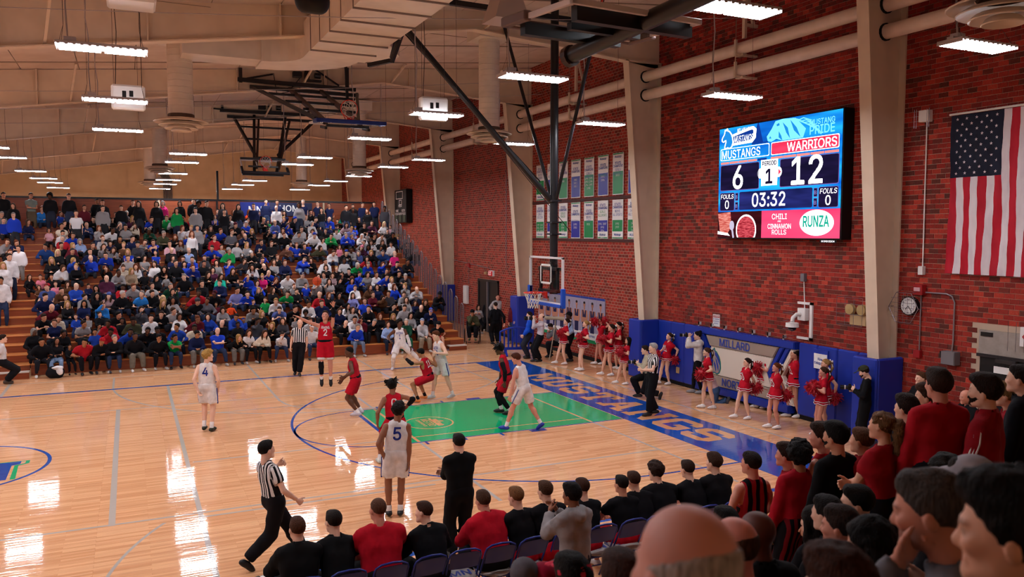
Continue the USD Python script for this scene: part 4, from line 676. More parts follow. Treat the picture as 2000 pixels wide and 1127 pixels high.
for q in [[(.51, .04), (.53, .03), (.535, .05), (.515, .055)], [(.45, .15), (.46, .13), (.47, .15)], [(.56, .03), (.6, .08), (.62, .17), (.59, .12)], [(.62, .02), (.67, .09), (.7, .17), (.65, .11)], [(.53, .1), (.55, .14), (.56, .18), (.53, .15)]]: led(sg.Polygon(q), GL('horse_shade', '1f86d8'), 'horse_shade', 4)
for k in range(7): led(sg.LineString([(.64+.02*k, .01+.012*k), (.69+.02*k, .03+.015*k), (.72+.02*k, .02+.02*k), (.78+.012*k, .05+.02*k)]).buffer(.004), LCYAN, 'mane_strand', 4)
ltext('MUSTANG', .042, .86, .09, LCYAN, 5, .18); ltext('PRIDE', .068, .86, .165, LCYAN, 5, .18)
led(sg.Polygon([(.12, .155), (.13, .075), (.31, .03), (.33, .05), (.325, .12), (.3, .15)]).buffer(.012), LWHITE, 'team_logo_plate', 3); led(sg.Polygon([(.13, .145), (.135, .085), (.305, .045), (.315, .06), (.31, .11), (.29, .135)]), LNAVY, 'team_logo_plate', 4)
ltext('MUSTANGS', .055, .225, .14, LWHITE, 5, .17, slant=.2); ltext('MILLARD NORTH', .03, .24, .05, LWHITE, 5, .14, slant=.2)
hp = affinity.affine_transform(HORSE, [.16, 0, 0, -.2, .085, .1]); led(hp.buffer(.008), LWHITE, 'team_logo_horse', 5); led(hp.buffer(-.004), GL('horse_shade', '1f86d8'), 'team_logo_horse', 6)
for (x0, x1, m_, s, al, uu) in ((.015, .455, LBLUE, 'MUSTANGS', 'l', .03), (.468, .982, LRED, 'WARRIORS', 'r', .968)):
    led(rr(x0, .185, x1, .295), LWHITE, 'team_frame', 2); led(rr(x0+.006, .193, x1-.006, .287), m_, 'team_box', 3); ltext(s, .072, uu, .278, LWHITE, 4, .35 if al == 'l' else .4, align=al)
for k in range(5): led(sg.box(.02+k*.084, .308, .098+k*.084, .328), LDASH if k < 4 else LNAVY, 'timeout_bar', 3); led(sg.box(.47+k*.103, .308, .568+k*.103, .328), LDASH, 'timeout_bar', 3)
led(rr(.018, .335, .372, .572), GL('edge', '6a55a0'), 'score_frame', 2); led(rr(.022, .34, .368, .566), LDARK, 'score_box', 3); led(rr(.545, .335, .985, .572), GL('edge', '6a55a0'), 'score_frame', 2); led(rr(.549, .34, .981, .566), LDARK, 'score_box', 3)
ltext('6', .2, .185, .555, LWHITE, 4, .1, 'score'); ltext('12', .22, .755, .555, LWHITE, 4, .24, 'score')
led(unary_union([sg.Polygon([(.385, .325), (.53, .325), (.525, .55), (.39, .55)]), affinity.scale(sg.Point(.385, .44).buffer(.028), 1, 1.6), affinity.scale(sg.Point(.535, .44).buffer(.028), 1, 1.6)]), LWHITE, 'period_plate', 3)
ltext('PERIOD', .034, .458, .375, LDARK, 4, .12); ltext('1', .12, .458, .53, LDARK, 4, .06, 'period'); led(sg.Polygon([(.535, .415), (.553, .44), (.535, .465)]), LRED, 'possession_arrow', 4)
for x0, x1, xb in ((.018, .155, (.163, .19)), (.845, .985, (.81, .837))):
    led(rr(x0, .59, x1, .755), GL('edge', '6a55a0'), 'foul_frame', 2); led(rr(x0+.003, .594, x1-.003, .751), LDARK, 'foul_box', 3); ltext('FOULS', .04, (x0+x1)/2, .645, LWHITE, 4, .12, slant=.15); ltext('0', .075, (x0+x1)/2, .735, LWHITE, 4, .05, 'fouls')
    for v in (.595, .677): led(sg.box(xb[0], v, xb[1], v+.072), GL('edge', '6a55a0'), 'bonus_frame', 3); led(sg.box(xb[0]+.003, v+.005, xb[1]-.003, v+.067), LDARK, 'bonus_box', 4); ltext('B', .03, sum(xb)/2, v+.052, GL('edge2', '8a78b8'), 5)
led(rr(.2, .59, .8, .75), led_mat('clock', '161a48', '2a2f78', 2.), 'clock_box', 2); ltext('03:32', .115, .455, .725, LWHITE, 4, .28, 'clock')
led(sg.box(0, .765, .4, 1), led_mat('food', '2a0c12', '4a141c', 2.), 'advert_picture', 1); led(sg.box(.4, .765, 1, 1), LPINK, 'advert_panel', 1)
led(sg.Polygon([(.0, .78), (.12, .765), (.13, .9), (.09, .97), (.02, .94)]), led_mat('roll', 'b8403a', 'f0a090', 14.), 'cinnamon_roll', 2); led(sg.Polygon([(.0, .94), (.1, .96), (.12, .985), (.0, .97)]), LWHITE, 'plate', 3)
bowl = sg.Point(.265, .93).buffer(.092, 24); led(affinity.scale(bowl, 1, 1.5).intersection(sg.box(.1, .77, .4, .998)), LWHITE, 'bowl_rim', 2); led(affinity.scale(bowl.buffer(-.012), 1, 1.5).intersection(sg.box(.1, .77, .4, .998)), led_mat('chili', '8a1424', 'e8606a', 22.), 'chili', 3)
led(unary_union([affinity.scale(sg.Point(.135, .89).buffer(.022), 1, 2.), sg.LineString([(.14, .93), (.15, .995)]).buffer(.008)]), GL('spoon', 'c0b8d0'), 'spoon', 3)
for s, h, v in (('CHILI', .045, .84), ('AND', .014, .865), ('CINNAMON', .04, .92), ('ROLLS', .04, .97)): ltext(s, h, .55, v, LWHITE, 3, .19 if s != 'AND' else .05)
led(affinity.rotate(affinity.scale(sg.Point(.835, .875).buffer(.1, 32), 1.25, 1.05), 0), LWHITE, 'sponsor_oval', 3); ltext('RUNZA', .085, .832, .905, LTEAL, 4, .19)
led(sg.box(.862, 1.012, .98, 1.035), plain('cabinet_black', '08080a', .5), 'maker_strip', 0); ltext('SCOREVISION', .014, .92, 1.03, GL('white', 'fdfdff'), 2, .1)
# small old score panel beyond the bleachers
t = thing('wall_score_panel', 'small dark scoreboard panel on the brick above the bleacher rails', 'scoreboard')
put(t, 'cabinet', box(3.6, 3.98, 26.5, 28.7, 5.15, 7.1, .02), plain('cabinet_black', '08080a', .5))
for (a, b, c, e) in ((27.1, 28.4, 6.55, 7.0), (27.3, 27.8, 6.2, 6.5)): put(t, 'digit_window', cat([box(3.58, 3.6, b-.04, b, c, e), box(3.58, 3.6, a, a+.04, c, e), box(3.58, 3.6, a, b, c, c+.04), box(3.58, 3.6, a, b, e-.04, e)]), PWHITE)
for y in (26.85, 27.6, 28.35): put(t, 'digit_panel', box(3.58, 3.6, y-.22, y+.22, 5.2, 5.6), plain('panel_green', '3c4a3c', .5))
for s, y, z in (('HOME', 28.2, 5.8), ('VISITOR', 27., 5.8), ('FOULS', 28.3, 5.62), ('PLAYER', 27.6, 5.62), ('FOULS', 26.9, 5.62), ('PERIOD', 27.6, 6.08)): wall_text(t, s, .13, y, z, 3.59, PWHITE, .62)
# championship banners: two rows on rails
BW, bn = .66, 0
solo('banner_rail', 'brown rail between the two rows of championship banners', 'rail', box(3.94, 4, 3.4, 11, 5.72, 5.82), plain('rail_brown', '4a211c', .6)); solo('banner_rail', 'brown rail under the lower row of championship banners', 'rail', box(3.94, 4, 3.4, 11, 4.28, 4.36), plain('rail_brown', '4a211c', .6))
tops = [('SWIM', 'BOYS', 'g', ['2012']), ('FOOTBALL', '', 'b', ['2003']), ('SOFTBALL', '', 'g', ['1985']), ('VOLLEYBALL', '', 'b', ['1987', '2011', '2013']), ('GYMNASTICS', 'GIRLS', 'g', ['1990  1995', '1993  1996', '1994  1997', '1998']), ('BASKETBALL', '', 'b', ['1991', '1996']), ('BASKETBALL', 'GIRLS', 'g', ['2011']), ('TENNIS', 'GIRLS', 'b', ['1995', '2001', '2002'])]
lows = [('SOCCER', 'GIRLS', 'g', ['1999  2000', '2014  2015', '1997  2008', '2005']), ('TENNIS', 'BOYS', 'b', ['1996']), ('TRACK', 'GIRLS', 'g', ['2005', '2006', '2008']), ('BASEBALL', '', 'b', ['1990', '2005']), ('GOLF', 'BOYS', 'g', ['2011']), ('ALL SPORTS', 'GIRLS', 'b', ['1991  2007', '1992', '1994', '1996', '2001']), ('ALL SPORTS', 'BOYS', 'g', ['1991', '1997']), ('ALL SPORTS', 'CHAMPIONS', 'g', ['1987', '1991', '2004', '2005', '2006'])]
ORD = ['leftmost', 'second', 'third', 'fourth', 'fifth', 'sixth', 'seventh', 'last']
for row, (items, z0, z1) in enumerate(((tops, 5.86, 7.26), (lows, 4.38, 5.7))):
    for i, (a, b, c, yrs) in enumerate(items):
        y = 10.35-i*.945; t = thing('banner', f'{ORD[i]} banner of the {"upper" if row == 0 else "lower"} row, {"green" if c == "g" else "blue"} block, {(b+" "+a).strip().lower()} champions', 'banner')
        h = z1-z0; put(t, 'panel', box(3.955, 3.975, y-BW/2, y+BW/2, z0, z1), PWHITE); cm = plain('banner_green', '0c8a48', .35) if c == 'g' else plain('banner_blue', '28289a', .35); zb = z0+(.03 if row == 0 and i > 1 or i in (3, 4) else .25)
        zt = z0+h*(.5 if row == 0 else .42)+.08; put(t, 'colour_block', box(3.95, 3.955, y-BW/2+.025, y+BW/2-.025, zb, zt), cm); hd = z1-.1 if zb < z0+.1 else z0+.09
        put(t, 'edge_strip', box(3.95, 3.955, y-BW/2+.02, y+BW/2-.02, (z1-.05 if zb < z0+.1 else z0+.015), (z1-.015 if zb < z0+.1 else z0+.05)), plain('banner_green', '0c8a48', .35))
        top = z1-(.3 if zb < z0+.1 else .12); wall_text(t, 'Mustangs', .07, y, (z1-.16 if zb < z0+.1 else z0+.11), 3.953, PBLUE, .4, slant=.2)
        wall_text(t, 'STATE', .085, y, top-.08, 3.953, PBLUE, .4); wall_text(t, 'CHAMPIONS', .085, y, top-.18, 3.953, PBLUE, .58)
        if b: wall_text(t, b, .085, y, top-.31, 3.953, PGREEN if i % 3 == 2 else PBLUE, .4, bold=False)
        wall_text(t, a, .085, y, top-.43, 3.953, PGREEN if i % 3 == 2 else PBLUE, .56, bold=False)
        for k, s in enumerate(yrs): wall_text(t, s, .07, y, zt-.16-.115*k, 3.947, PWHITE, .52 if '  ' in s else .24, bold=False)
# team poster on the wall behind the hoop: one panel for each wrestler
for i in range(9):
    y = 10.2-.56*i; t = thing('team_poster_panel', f'poster of a young athlete with folded arms, {["leftmost", "second", "third", "fourth", "fifth", "sixth", "seventh", "eighth", "last"][i]} of the row below the hoop', 'poster', group=None)
    put(t, 'sheet', box(3.965, 3.99, y-.278, y+.278, .62, 2.28), plain('poster_grey', '9a93a8', .4)); sk_ = plain('poster_skin'+str(i % 3), ('b47a62', '9a6450', '6a4030')[(0, 1, 0, 0, 1, 2, 0, 1, 2)[i] if i < 9 else 0], .5); ny = plain('poster_navy', '20204a', .5)
    put(t, 'top_band', box(3.96, 3.965, y-.27, y+.27, 2.2, 2.28), PBLUE)
    f = lambda p: wallp(affinity.affine_transform(p, [1, 0, 0, 1, -y, 0]), 3.965, .004)
    put(t, 'printed_arms', f(unary_union([affinity.scale(sg.Point(0, 1.98).buffer(.085), .85, 1.15), sg.box(-.04, 1.8, .04, 1.95), sg.Polygon([(-.2, 1.78), (.2, 1.78), (.25, 1.5), (.2, 1.33), (-.2, 1.33), (-.25, 1.5)])])), sk_)
    put(t, 'printed_singlet', wallp(affinity.affine_transform(unary_union([sg.Polygon([(-.13, 1.78), (-.07, 1.78), (0, 1.6), (.07, 1.78), (.13, 1.78), (.12, 1.52), (-.12, 1.52)]), sg.box(-.13, .98, .13, 1.34)]), [1, 0, 0, 1, -y, 0]), 3.96, .004), ny)
    put(t, 'printed_hair', wallp(affinity.affine_transform(affinity.scale(sg.Point(0, 2.05).buffer(.075), .9, .6), [1, 0, 0, 1, -y, 0]), 3.96, .004), plain('poster_hair', '2a1a14', .5))
    put(t, 'name_band', box(3.96, 3.965, y-.27, y+.27, .74, 1.0), PWHITE); put(t, 'base_band', box(3.96, 3.965, y-.27, y+.27, .62, .74), PGREEN); wall_text(t, 'MUSTANGS', .07, y, .84, 3.958, PBLUE, .4)
# ---------------------------------------------------------------- lamps
LENS = mat('lamp_lens', {'p': ('emission', dict(color=LAMP_COLOR, strength=LAMP_STRENGTH))}, [], 'p.emission')
HOUS, CORD, WIRE = plain('lamp_housing', 'b8aeb0', .4, .4), plain('cord_grey', 'a79c9c', .5), plain('wire_dark', '4a3c38', .5)
rows_hint = {0: 'nearest', 1: 'second', 2: 'third'}
LAMPS = [(-11.2, -4.9), (-11.1, .2), (-11.1, 5.5), (-9, 11.7), (-9, 15.4), (-9, 22), (-9, 27), (-9, 31), (-9.1, 36.5), (-14.9, 12.1), (-14.8, 16.), (-14.75, 23.2), (-14.7, 28.5), (-14.7, 32.3), (-14.7, 38), (-4.6, 4.5), (-4.8, 11.1), (-4.8, 14.4), (-4.9, 21.1), (-4.9, 25.7), (-5, 29.8), (-5, 34.9), (-1, 24.2), (-1, 28.4), (-1.1, 33.6), (-4.5, -.8), (-.3, 3.9), (-.8, 10.2), (-1, 14), (-.9, 19.9), (-4.5, -5.7), (-.3, -1.1), (-.1, -5.7), (-4.3, -10.6), (.2, -10.6)]
SEENL = len(LAMPS)
LAMPS += [(x, y) for x in (-19.5, -25) for y in (-10.6, -5.2, .2, 5.5, 11.5, 16, 23, 30)]+[(-15.5, -10.6), (-15.4, -4.9), (-15.2, .2), (-15, 5.5), (-11.2, -10.6)]
for i, (x, y) in enumerate(LAMPS):
    Z = 7.28; b = [('third lamp', 0)]
    k_ = 0 if x > -2.5 else 1 if x > -7 else 2 if x > -13 else 3; side = ('wall-side', 'right-centre', 'left-centre', 'far-left')[k_]
    rk = sorted(yy for xx, yy in LAMPS[:SEENL] if (0 if xx > -2.5 else 1 if xx > -7 else 2 if xx > -13 else 3) == k_); n_ = rk.index(y) if i < SEENL else 0
    t = thing('hanging_lamp', f'long white hanging lamp, {["nearest", "second", "third", "fourth", "fifth", "sixth", "seventh", "eighth", "ninth", "tenth", "eleventh"][n_]} of the {side} row' if i < SEENL else 'long white lamp hung from the roof outside the view', 'lamp', (x, y, Z), group=None if i < SEENL else 'lamps over the left half of the hall')
    put(t, 'housing', cat([box(-.61, .61, -.2, .2, .0, .035, .006), box(-.6, .6, -.05, .05, .035, .07)]+[box(-.58+.1*k, -.54+.1*k, -.205, -.195, -.012, .03) for k in range(12)]+[box(-.61, -.6, -.2, .2, -.03, .0), box(.6, .61, -.2, .2, -.03, .0)]), HOUS)
    for q in (-1, 1): put(t, 'lens', box(q*.3-.275, q*.3+.275, -.185, .185, -.028, -.002), LENS)
    if i < SEENL:
        top = roof(x)-Z; put(t, 'driver_box', box(-.5, -.34, -.05, .08, .07, .13, .005), HOUS); put(t, 'cord', tube([(-.45, 0, .12), (-.47, .02, .6), (-.45, .0, 1.2), (-.5, -.02, 1.6), (-.46, 0, top)], .013, 5), CORD)
        put(t, 'hanger_wire', cat([rod((q*.5, .0, .3), (q*.5, 0, top), .004, 4) for q in (-1, 1)]+[rod((q*.55, s*.15, .03), (q*.5, 0, .3), .003, 4) for q in (-1, 1) for s in (-1, 1)]), WIRE)
# ---------------------------------------------------------------- ducts, diffusers, boxes under the roof
DUCT = mottled('duct_paint', 'd2c2b2', 'dccdbe', 2., .5, .3)
t = thing('air_duct', 'big square cream air duct with seams under the roof', 'duct')
dx0, dx1, dz0, dz1 = -6.82, -5.22, 9.0, 9.85
for k in range(12): y1 = 2.6-1.02*k; put(t, 'duct_section', box(dx0, dx1, y1-1.0, y1, dz0, dz1), DUCT); put(t, 'duct_seam', box(dx0-.015, dx1+.015, y1-1.02, y1-.985, dz0-.035, dz1+.02), plain('seam_shadow', '8c7a70', .6))
a_ = np.linspace(0, math.pi/2, 7); elb = []
for q0, q1 in zip(a_[:-1], a_[1:]):
    P4 = lambda q: [(-7.7+.88*math.cos(q), 2.6+.88*math.sin(q)), (-7.7+2.3*math.cos(q), 2.6+2.0*math.sin(q))]
    (b0, b1), (c0, c1) = P4(q0), P4(q1); elb.append(extr(sg.Polygon([b0, b1, c1, c0]), dz1-dz0, dz0))
put(t, 'elbow', cat(elb), DUCT); put(t, 'outlet_branch', box(-9.6, -7.7, 3.6, 4.55, dz0+.05, dz1-.05), DUCT); put(t, 'end_branch', extr(sg.Polygon([(-5.22, 2.5), (-5.22, .4), (-4.6, 1.6), (-4.6, 2.5)]), .8, dz0+.03), DUCT)
for i, (x, y, z) in enumerate(((-9.6, 4.6, 7.35), (-9.55, 22., 7.38), (-9.7, 34., 7.38), (-1.15, 3.8, 7.4), (-1., 19.3, 7.38), (-1.5, 30.8, 7.38), (-.6, -11.5, 7.42))):
    t = thing('air_diffuser', ('ringed cream air diffuser on a round drop duct, ' + ('left line, nearest', 'left line, second', 'left line, farthest', 'right line, nearest', 'right line, second', 'right line, farthest', 'at the upper right corner')[i]), 'diffuser', (x, y, z))
    top = roof(x-.5)-z-.02; put(t, 'drop_duct', tube([(0, 0, .3)]+[(0, 0, zz) for zz in np.arange(.5, top, .3)]+[(0, 0, top)], .31, 20), DUCT, smooth=50); put(t, 'duct_rib', cat([lathe([(.31, zz), (.318, zz+.012), (.31, zz+.024)], 20) for zz in np.arange(.5, top-.1, .16)]), DUCT)
    put(t, 'neck_band', lathe([(.3, .18), (.33, .2), (.33, .3), (.3, .32)], 20), plain('rust', '5c4638', .7))
    for k, (r, zz) in enumerate(((.68, .14), (.56, .05), (.42, -.03), (.26, -.09))): put(t, 'cone_ring', lathe([(r*.55, zz+.07), (r*.8, zz+.04), (r, zz-.03), (r-.01, zz-.045), (r*.78, zz+.02), (r*.5, zz+.05)], 24), DUCT, smooth=40)
    put(t, 'roof_collar', box(-.5, .5, -.5, .5, top-.45, top), DUCT)
for x, y, z, lab in ((-10.85, 1.5, 7.55, 'left of the duct'), (-4.35, -.2, 7.5, 'right of the duct')):
    t = thing('projector_box', f'small white control box hung behind a lamp {lab}', 'equipment box', (x, y, z)); put(t, 'case', box(-.34, .34, -.12, .12, -.28, .26, .04), PWHITE); put(t, 'switch_panel', cat([box(-.12, -.04, -.125, -.12, -.02, .12), box(.02, .1, -.125, -.12, 0, .13)]), plain('black_gloss', '141214', .35)); put(t, 'hanger', cat([rod((q*.28, 0, .25), (q*.28, 0, roof(x)-z), .004, 4) for q in (-1, 1)]+[tube([(-.25, 0, .25), (-.2, 0, 1.4), (-.25, 0, roof(x)-z)], .008, 4)]), WIRE)
t = thing('unit_heater', 'hanging cream heater with dark grille at the top left edge', 'heater', (-10.8, -5.6, 8.0)); put(t, 'case', box(-.32, .32, -.15, .5, -.18, .6, .03), PWHITE); put(t, 'grille', cat([box(-.28, .28, -.165, -.15, -.12+.03*k, -.1+.03*k) for k in range(22)]), plain('grille_dark', '3e322e', .6)); put(t, 'hanger', cat([rod((q*.28, .2, .5), (q*.28, .2, roof(-10.8)-8), .01, 4) for q in (-1, 1)]), WIRE)
t = thing('ceiling_speaker', 'black loudspeaker hung under the roof left of the duct', 'loudspeaker', (-8.35, -6., 8.05)); put(t, 'case', body([E((0, 0, 0), (.26, .22, .17)), C((-.1, 0, -.05), (.1, 0, -.05), .15)], .03), plain('speaker_black', '0e0c0e', .5), True); put(t, 'hanger', rod((0, 0, .15), (0, 0, roof(-8.35)-8.05), .012, 5), WIRE)
t = thing('horn_speaker', 'grey wedge loudspeaker hung under the roof beside the top hoop', 'loudspeaker', (-5.7, -7.2, 7.95)); put(t, 'case', trimesh.convex.convex_hull(np.array([(-.12, -.15, .3), (.12, -.15, .3), (-.28, -.22, -.2), (.28, -.22, -.2), (-.12, .25, .3), (.12, .25, .3), (-.28, .3, -.2), (.28, .3, -.2)])), plain('speaker_grey', 'a3938c', .6)); put(t, 'hanger', rod((0, 0, .3), (0, 0, roof(-5.7)-7.95), .015, 5), WIRE)
solo('roof_spar', 'long black steel spar under the roof right of the duct', 'beam', beam((-4.9, -.6, 9.9), (.2, -.2, 9.95), .12), plain('hoop_black', '121014', .4, .4))
# stray cables between the frames
for i, (y, z, s) in enumerate(((-2., 9.05, .25), (6.5, 9.0, .3), (9., 8.8, .2), (14.5, 9.1, .25))):
    P_ = [(x, y, z+.09*(x+8)/1.-s*(1-((x+8)/12)**2)) for x in np.linspace(-20, 3.3, 24)]; solo('roof_cable', f'thin cable slung under the roof, {["nearest", "second", "third", "farthest"][i]} of four', 'cable', tube(P_, .008, 4), CORD)
# ---------------------------------------------------------------- basketball hoops
HB = plain('hoop_black', '121014', .4, .4); HRUST = plain('hoop_bar', '3a2620', .5); RIM = plain('rim_orange', 'd8321c', .4); NET = plain('net_white', 'd9d2cc', .7); BRED = plain('bracket_red', 'c8261c', .45)
GLASS = mat('board_glass', {'t': ('transparent_bsdf', dict(color=(.93, .95, .94))), 'g': ('glossy_bsdf', dict(roughness=.02, color=(.9, .9, .9))), 'x': ('mix_closure', dict(fac=.06))}, [('t.BSDF', 'x.closure1'), ('g.BSDF', 'x.closure2')], 'x.closure')
def backboard(t, o, right, up, out, pad, frame_m, hh=1.2, w=1.83):
    """glass board with centre o; the ring on the out side"""
    o, right, up, out = [np.array(v, float) for v in (o, right, up, out)]; pl = lambda m: place(m, o, right, up, out); b = lambda x0, x1, y0, y1, z0, z1, ch=0: pl(box(x0, x1, y0, y1, z0, z1, ch)); W, h = w/2, hh/2
    put(t, 'glass', b(-W+.03, W-.03, -h+.03, h-.03, -.008, .008), GLASS)
    put(t, 'board_frame', cat([b(-W, W, h-.05, h, -.03, .03, .004), b(-W, W, -h, -h+.05, -.03, .03, .004), b(-W, -W+.05, -h, h, -.03, .03, .004), b(W-.05, W, -h, h, -.03, .03, .004)]), frame_m)
    put(t, 'target_square', cat([b(-.305, .305, -.1, -.05, .008, .011), b(-.305, .305, .36, .41, .008, .011), b(-.305, -.255, -.1, .41, .008, .011), b(.255, .305, -.1, .41, .008, .011)]), PWHITE)
    if pad is not None: put(t, 'edge_pad', cat([b(-W-.035, W+.035, -h-.07, -h+.015, -.05, .06, .015)]+[b(q*W-.05, q*W+.05, -h-.07, -h+.42, -.05, .06, .015) for q in (-1, 1)]), pad)
    rz = -h+.28; c = np.array([0, rz, .15+.2286]); a = np.linspace(0, 2*math.pi, 33); ringm = tube([c+.232*np.array([math.sin(q), 0, math.cos(q)]) for q in a], .0125, 8, False)
    put(t, 'rim', pl(cat([ringm])), RIM); put(t, 'rim_bracket', pl(cat([box(-.1, .1, rz-.16, rz+.02, .008, .03), trimesh.convex.convex_hull(np.array([(-.09, rz, .02), (.09, rz, .02), (-.09, rz-.14, .02), (.09, rz-.14, .02), (-.05, rz-.01, .17), (.05, rz-.01, .17), (-.05, rz-.03, .16), (.05, rz-.03, .16)])), rod((-.09, rz, .06), (-.16, rz, .2), .01, 5), rod((.09, rz, .06), (.16, rz, .2), .01, 5)])), BRED)
    N = []
    g = np.array(up if abs(up[2]) > .5 else (0, 0, 1.)); loc = lambda v: np.array([v@right, v@up, v@out])
    dn = -loc(np.array([0, 0, 1.])) if abs(up[2]) < .5 else np.array([0, -1., 0]); hang = abs(up[2]) > .5
    for k in range(12):
        for s in (1, -1):
            P_ = []
            for q in range(5):
                aa = 2*math.pi*(k+s*q*.5)/12; r = (.225, .19, .155, .135, .13)[q]; base = c+np.array([r*math.sin(aa), 0, r*math.cos(aa)]); P_.append(base+np.array([0, -.1*q, 0]) if hang else c+np.array([.225*math.sin(aa), 0, .225*math.cos(aa)])*(1-.1*q)+np.array([0, -.05*q, 0])+dn*.03*q*q*.3)
            N.append(tube(P_, .006, 4))
    put(t, 'net', pl(cat(N)), NET)
    return pl
# the hoop in play, held by a mast from the roof
t = thing('basketball_hoop', 'white-framed glass hoop with blue edge pads on a black roof mast', 'basketball hoop')
pl = backboard(t, (-1.22, 0, 3.37), (0, -1, 0), (0, 0, 1), (-1, 0, 0), plain('edge_pad_blue', '1a4fc0', .5), plain('board_frame', 'd8d2d6', .4))
put(t, 'mast', tube([(-1., 0, 3.0), (-1., 0, roof(-1))], .105, 16), HB, smooth=40); put(t, 'mast_clamp', cat([box(-1.14, -.86, -.16, .16, z-.02, z+.02) for z in (4.55, 4.85, 5.4)]), HB)
put(t, 'board_arm', cat([box(-1.19, -1., -.5, .5, 3.05, 3.12), box(-1.19, -1., -.5, .5, 3.62, 3.69), box(-1.16, -1.1, -.5, -.42, 3.05, 3.7), box(-1.16, -1.1, .42, .5, 3.05, 3.7)]), HB)
put(t, 'brace', rod((-1.02, .02, 5.35), (-5.05, .02, 9.45), .075, 10), HB); put(t, 'side_brace', rod((-1., .1, 5.4), (-1.3, 2.6, roof(-1)-.1), .045, 8), HB); put(t, 'side_brace', rod((-1., -.1, 5.4), (-.75, -2.2, roof(-1)-.1), .045, 8), HB)
put(t, 'cable', rod((-5.1, .3, 9.5), (-1.3, .2, 5.9), .018, 5), HB); put(t, 'cable', rod((-3.4, .2, 7.8), (3.2, 6.5, 4.6), .012, 5), HB)
put(t, 'folding_link', cat([beam((-5.05, .02, 9.45), (-5.1, .6, 8.75), .1), beam((-5.0, -.3, 9.5), (-5.2, .3, 8.6), .08), beam((-5.05, .02, 9.45), (-5.0, 0, roof(-5)), .12), beam((-5.2, .4, 8.65), (-5.6, .9, 8.6), .09)]), HB)
# folded hoop over the middle of the hall
def bar(a, b, w=.1): return beam(a, b, w)
t = thing('folded_hoop', 'glass hoop with blue bottom pad folded up flat under the roof', 'basketball hoop')
o2 = np.array([-5.35, 4.15, 7.62]); backboard(t, o2, (1, 0, 0), nrm((0, 1, .06)), nrm((0, -.06, 1)), plain('edge_pad_navy', '142a78', .5), plain('board_frame', 'd8d2d6', .4))
hz = 9.72; hy = 11.0
put(t, 'hinge_bar', bar((-7.4, hy, hz+.1), (-3.3, hy, hz+.05), .13), HB); put(t, 'hinge_bar', bar((-7.0, hy, hz-.12), (-3.2, hy, hz-.15), .12), HB)
for q in (-.55, .55): put(t, 'main_strut', bar((-5.1+q, hy, hz-.1), (-5.35+q*.9, 4.5, 7.66), .12), HRUST)
for q in (-1, 1): put(t, 'side_strut', bar((-5.1+q*1.85, hy, hz-.1), (-5.35+q*.62, 5.2, 7.85), .1), HB)
for k, y in enumerate((9.6, 8.2, 6.9)): z = hz-.1-(hy-y)*.31; put(t, 'cross_bar', bar((-5.1-1.5+.3*k, y, z), (-5.1+1.4-.3*k, y, z), .08), HB)
put(t, 'board_carrier', cat([bar((-5.95, 4.0, 7.52), (-4.75, 4.0, 7.52), .07), bar((-5.95, 4.0, 7.45), (-5.95, 4.6, 7.55), .07), bar((-4.75, 4.0, 7.45), (-4.75, 4.6, 7.55), .07)]), HB)
for x in (-7.3, -3.6): put(t, 'hanger_post', bar((x, hy, hz), (x, hy, roof(x)), .1), HB)
put(t, 'hanger_post', bar((-3.7, hy-.4, hz-.6), (-3.75, hy-.4, roof(-3.7)), .09), HB)
for x, q in ((-7.1, .9), (-3.9, -.8)): put(t, 'knee_brace', bar((x, hy, hz+.15), (x+q, hy+.2, roof(x)-.1), .06), HB)
W_ = lambda o: cat([place(lathe([(0, -.07), (.16, -.07), (.17, -.05), (.17, .05), (.16, .07), (0, .07)], 16), o, (0, 1, 0), (0, 0, 1), (1, 0, 0)), box(o[0]-.5, o[0]-.18, o[1]-.1, o[1]+.1, o[2]-.1, o[2]+.1, .02), place(lathe([(0, -.1), (.1, -.1), (.1, .1), (0, .1)], 12), np.array(o)+[.38, 0, .02], (0, 1, 0), (0, 0, 1), (1, 0, 0)), box(o[0]-.1, o[0]+.5, o[1]-.1, o[1]+.1, o[2]-.2, o[2]-.14)])
put(t, 'winch', W_((-5.05, hy, hz+.42)), HB); put(t, 'winch_cable', tube([(-6.2, hy, hz+.4), (-6.1, hy, hz-.3), (-5.7, hy, hz-.2), (-5.3, hy, hz+.3)], .015, 5), HB)
# second folded hoop further back
t = thing('folded_hoop', 'black V-shaped hoop frame hanging behind the folded glass hoop', 'basketball hoop')
hy, hz = 20.0, 9.75; o3 = np.array([-5.75, 16.6, 7.2])
backboard(t, o3+np.array([0, 0, .12]), (1, 0, 0), nrm((0, .55, .35)), nrm((0, -.35, .55)), plain('edge_pad_dark', '1c1a20', .5), plain('board_frame', 'd8d2d6', .4), 1.07)
put(t, 'hinge_bar', bar((-7.1, hy, hz+.25), (-2.9, hy, hz+.28), .13), HB); put(t, 'hinge_bar', bar((-6.8, hy, hz), (-2.9, hy, hz), .12), HB)
for q in (-.6, .6):
    put(t, 'main_strut', bar((-4.95+q*1.15, hy, hz+.1), (-5.72+q*.75, 16.4, 7.05), .12), HB); put(t, 'main_strut', bar((-4.75+q*1.15, hy, hz), (-5.6+q*.75, 16.6, 7.25), .09), HRUST)
put(t, 'side_strut', bar((-6.5, hy, hz-.05), (-5.95, 17.7, 7.9), .1), HB); put(t, 'side_strut', bar((-3.0, hy, hz-.05), (-5.0, 17.7, 7.9), .1), HB)
for a, b in (((-6.35, 19.3, 9.25), (-3.6, 19.3, 9.25)), ((-6.15, 18.6, 8.65), (-4.3, 18.6, 8.65)), ((-5.95, 17.4, 7.75), (-5.0, 17.4, 7.75))): put(t, 'cross_bar', bar(a, b, .08), HB)
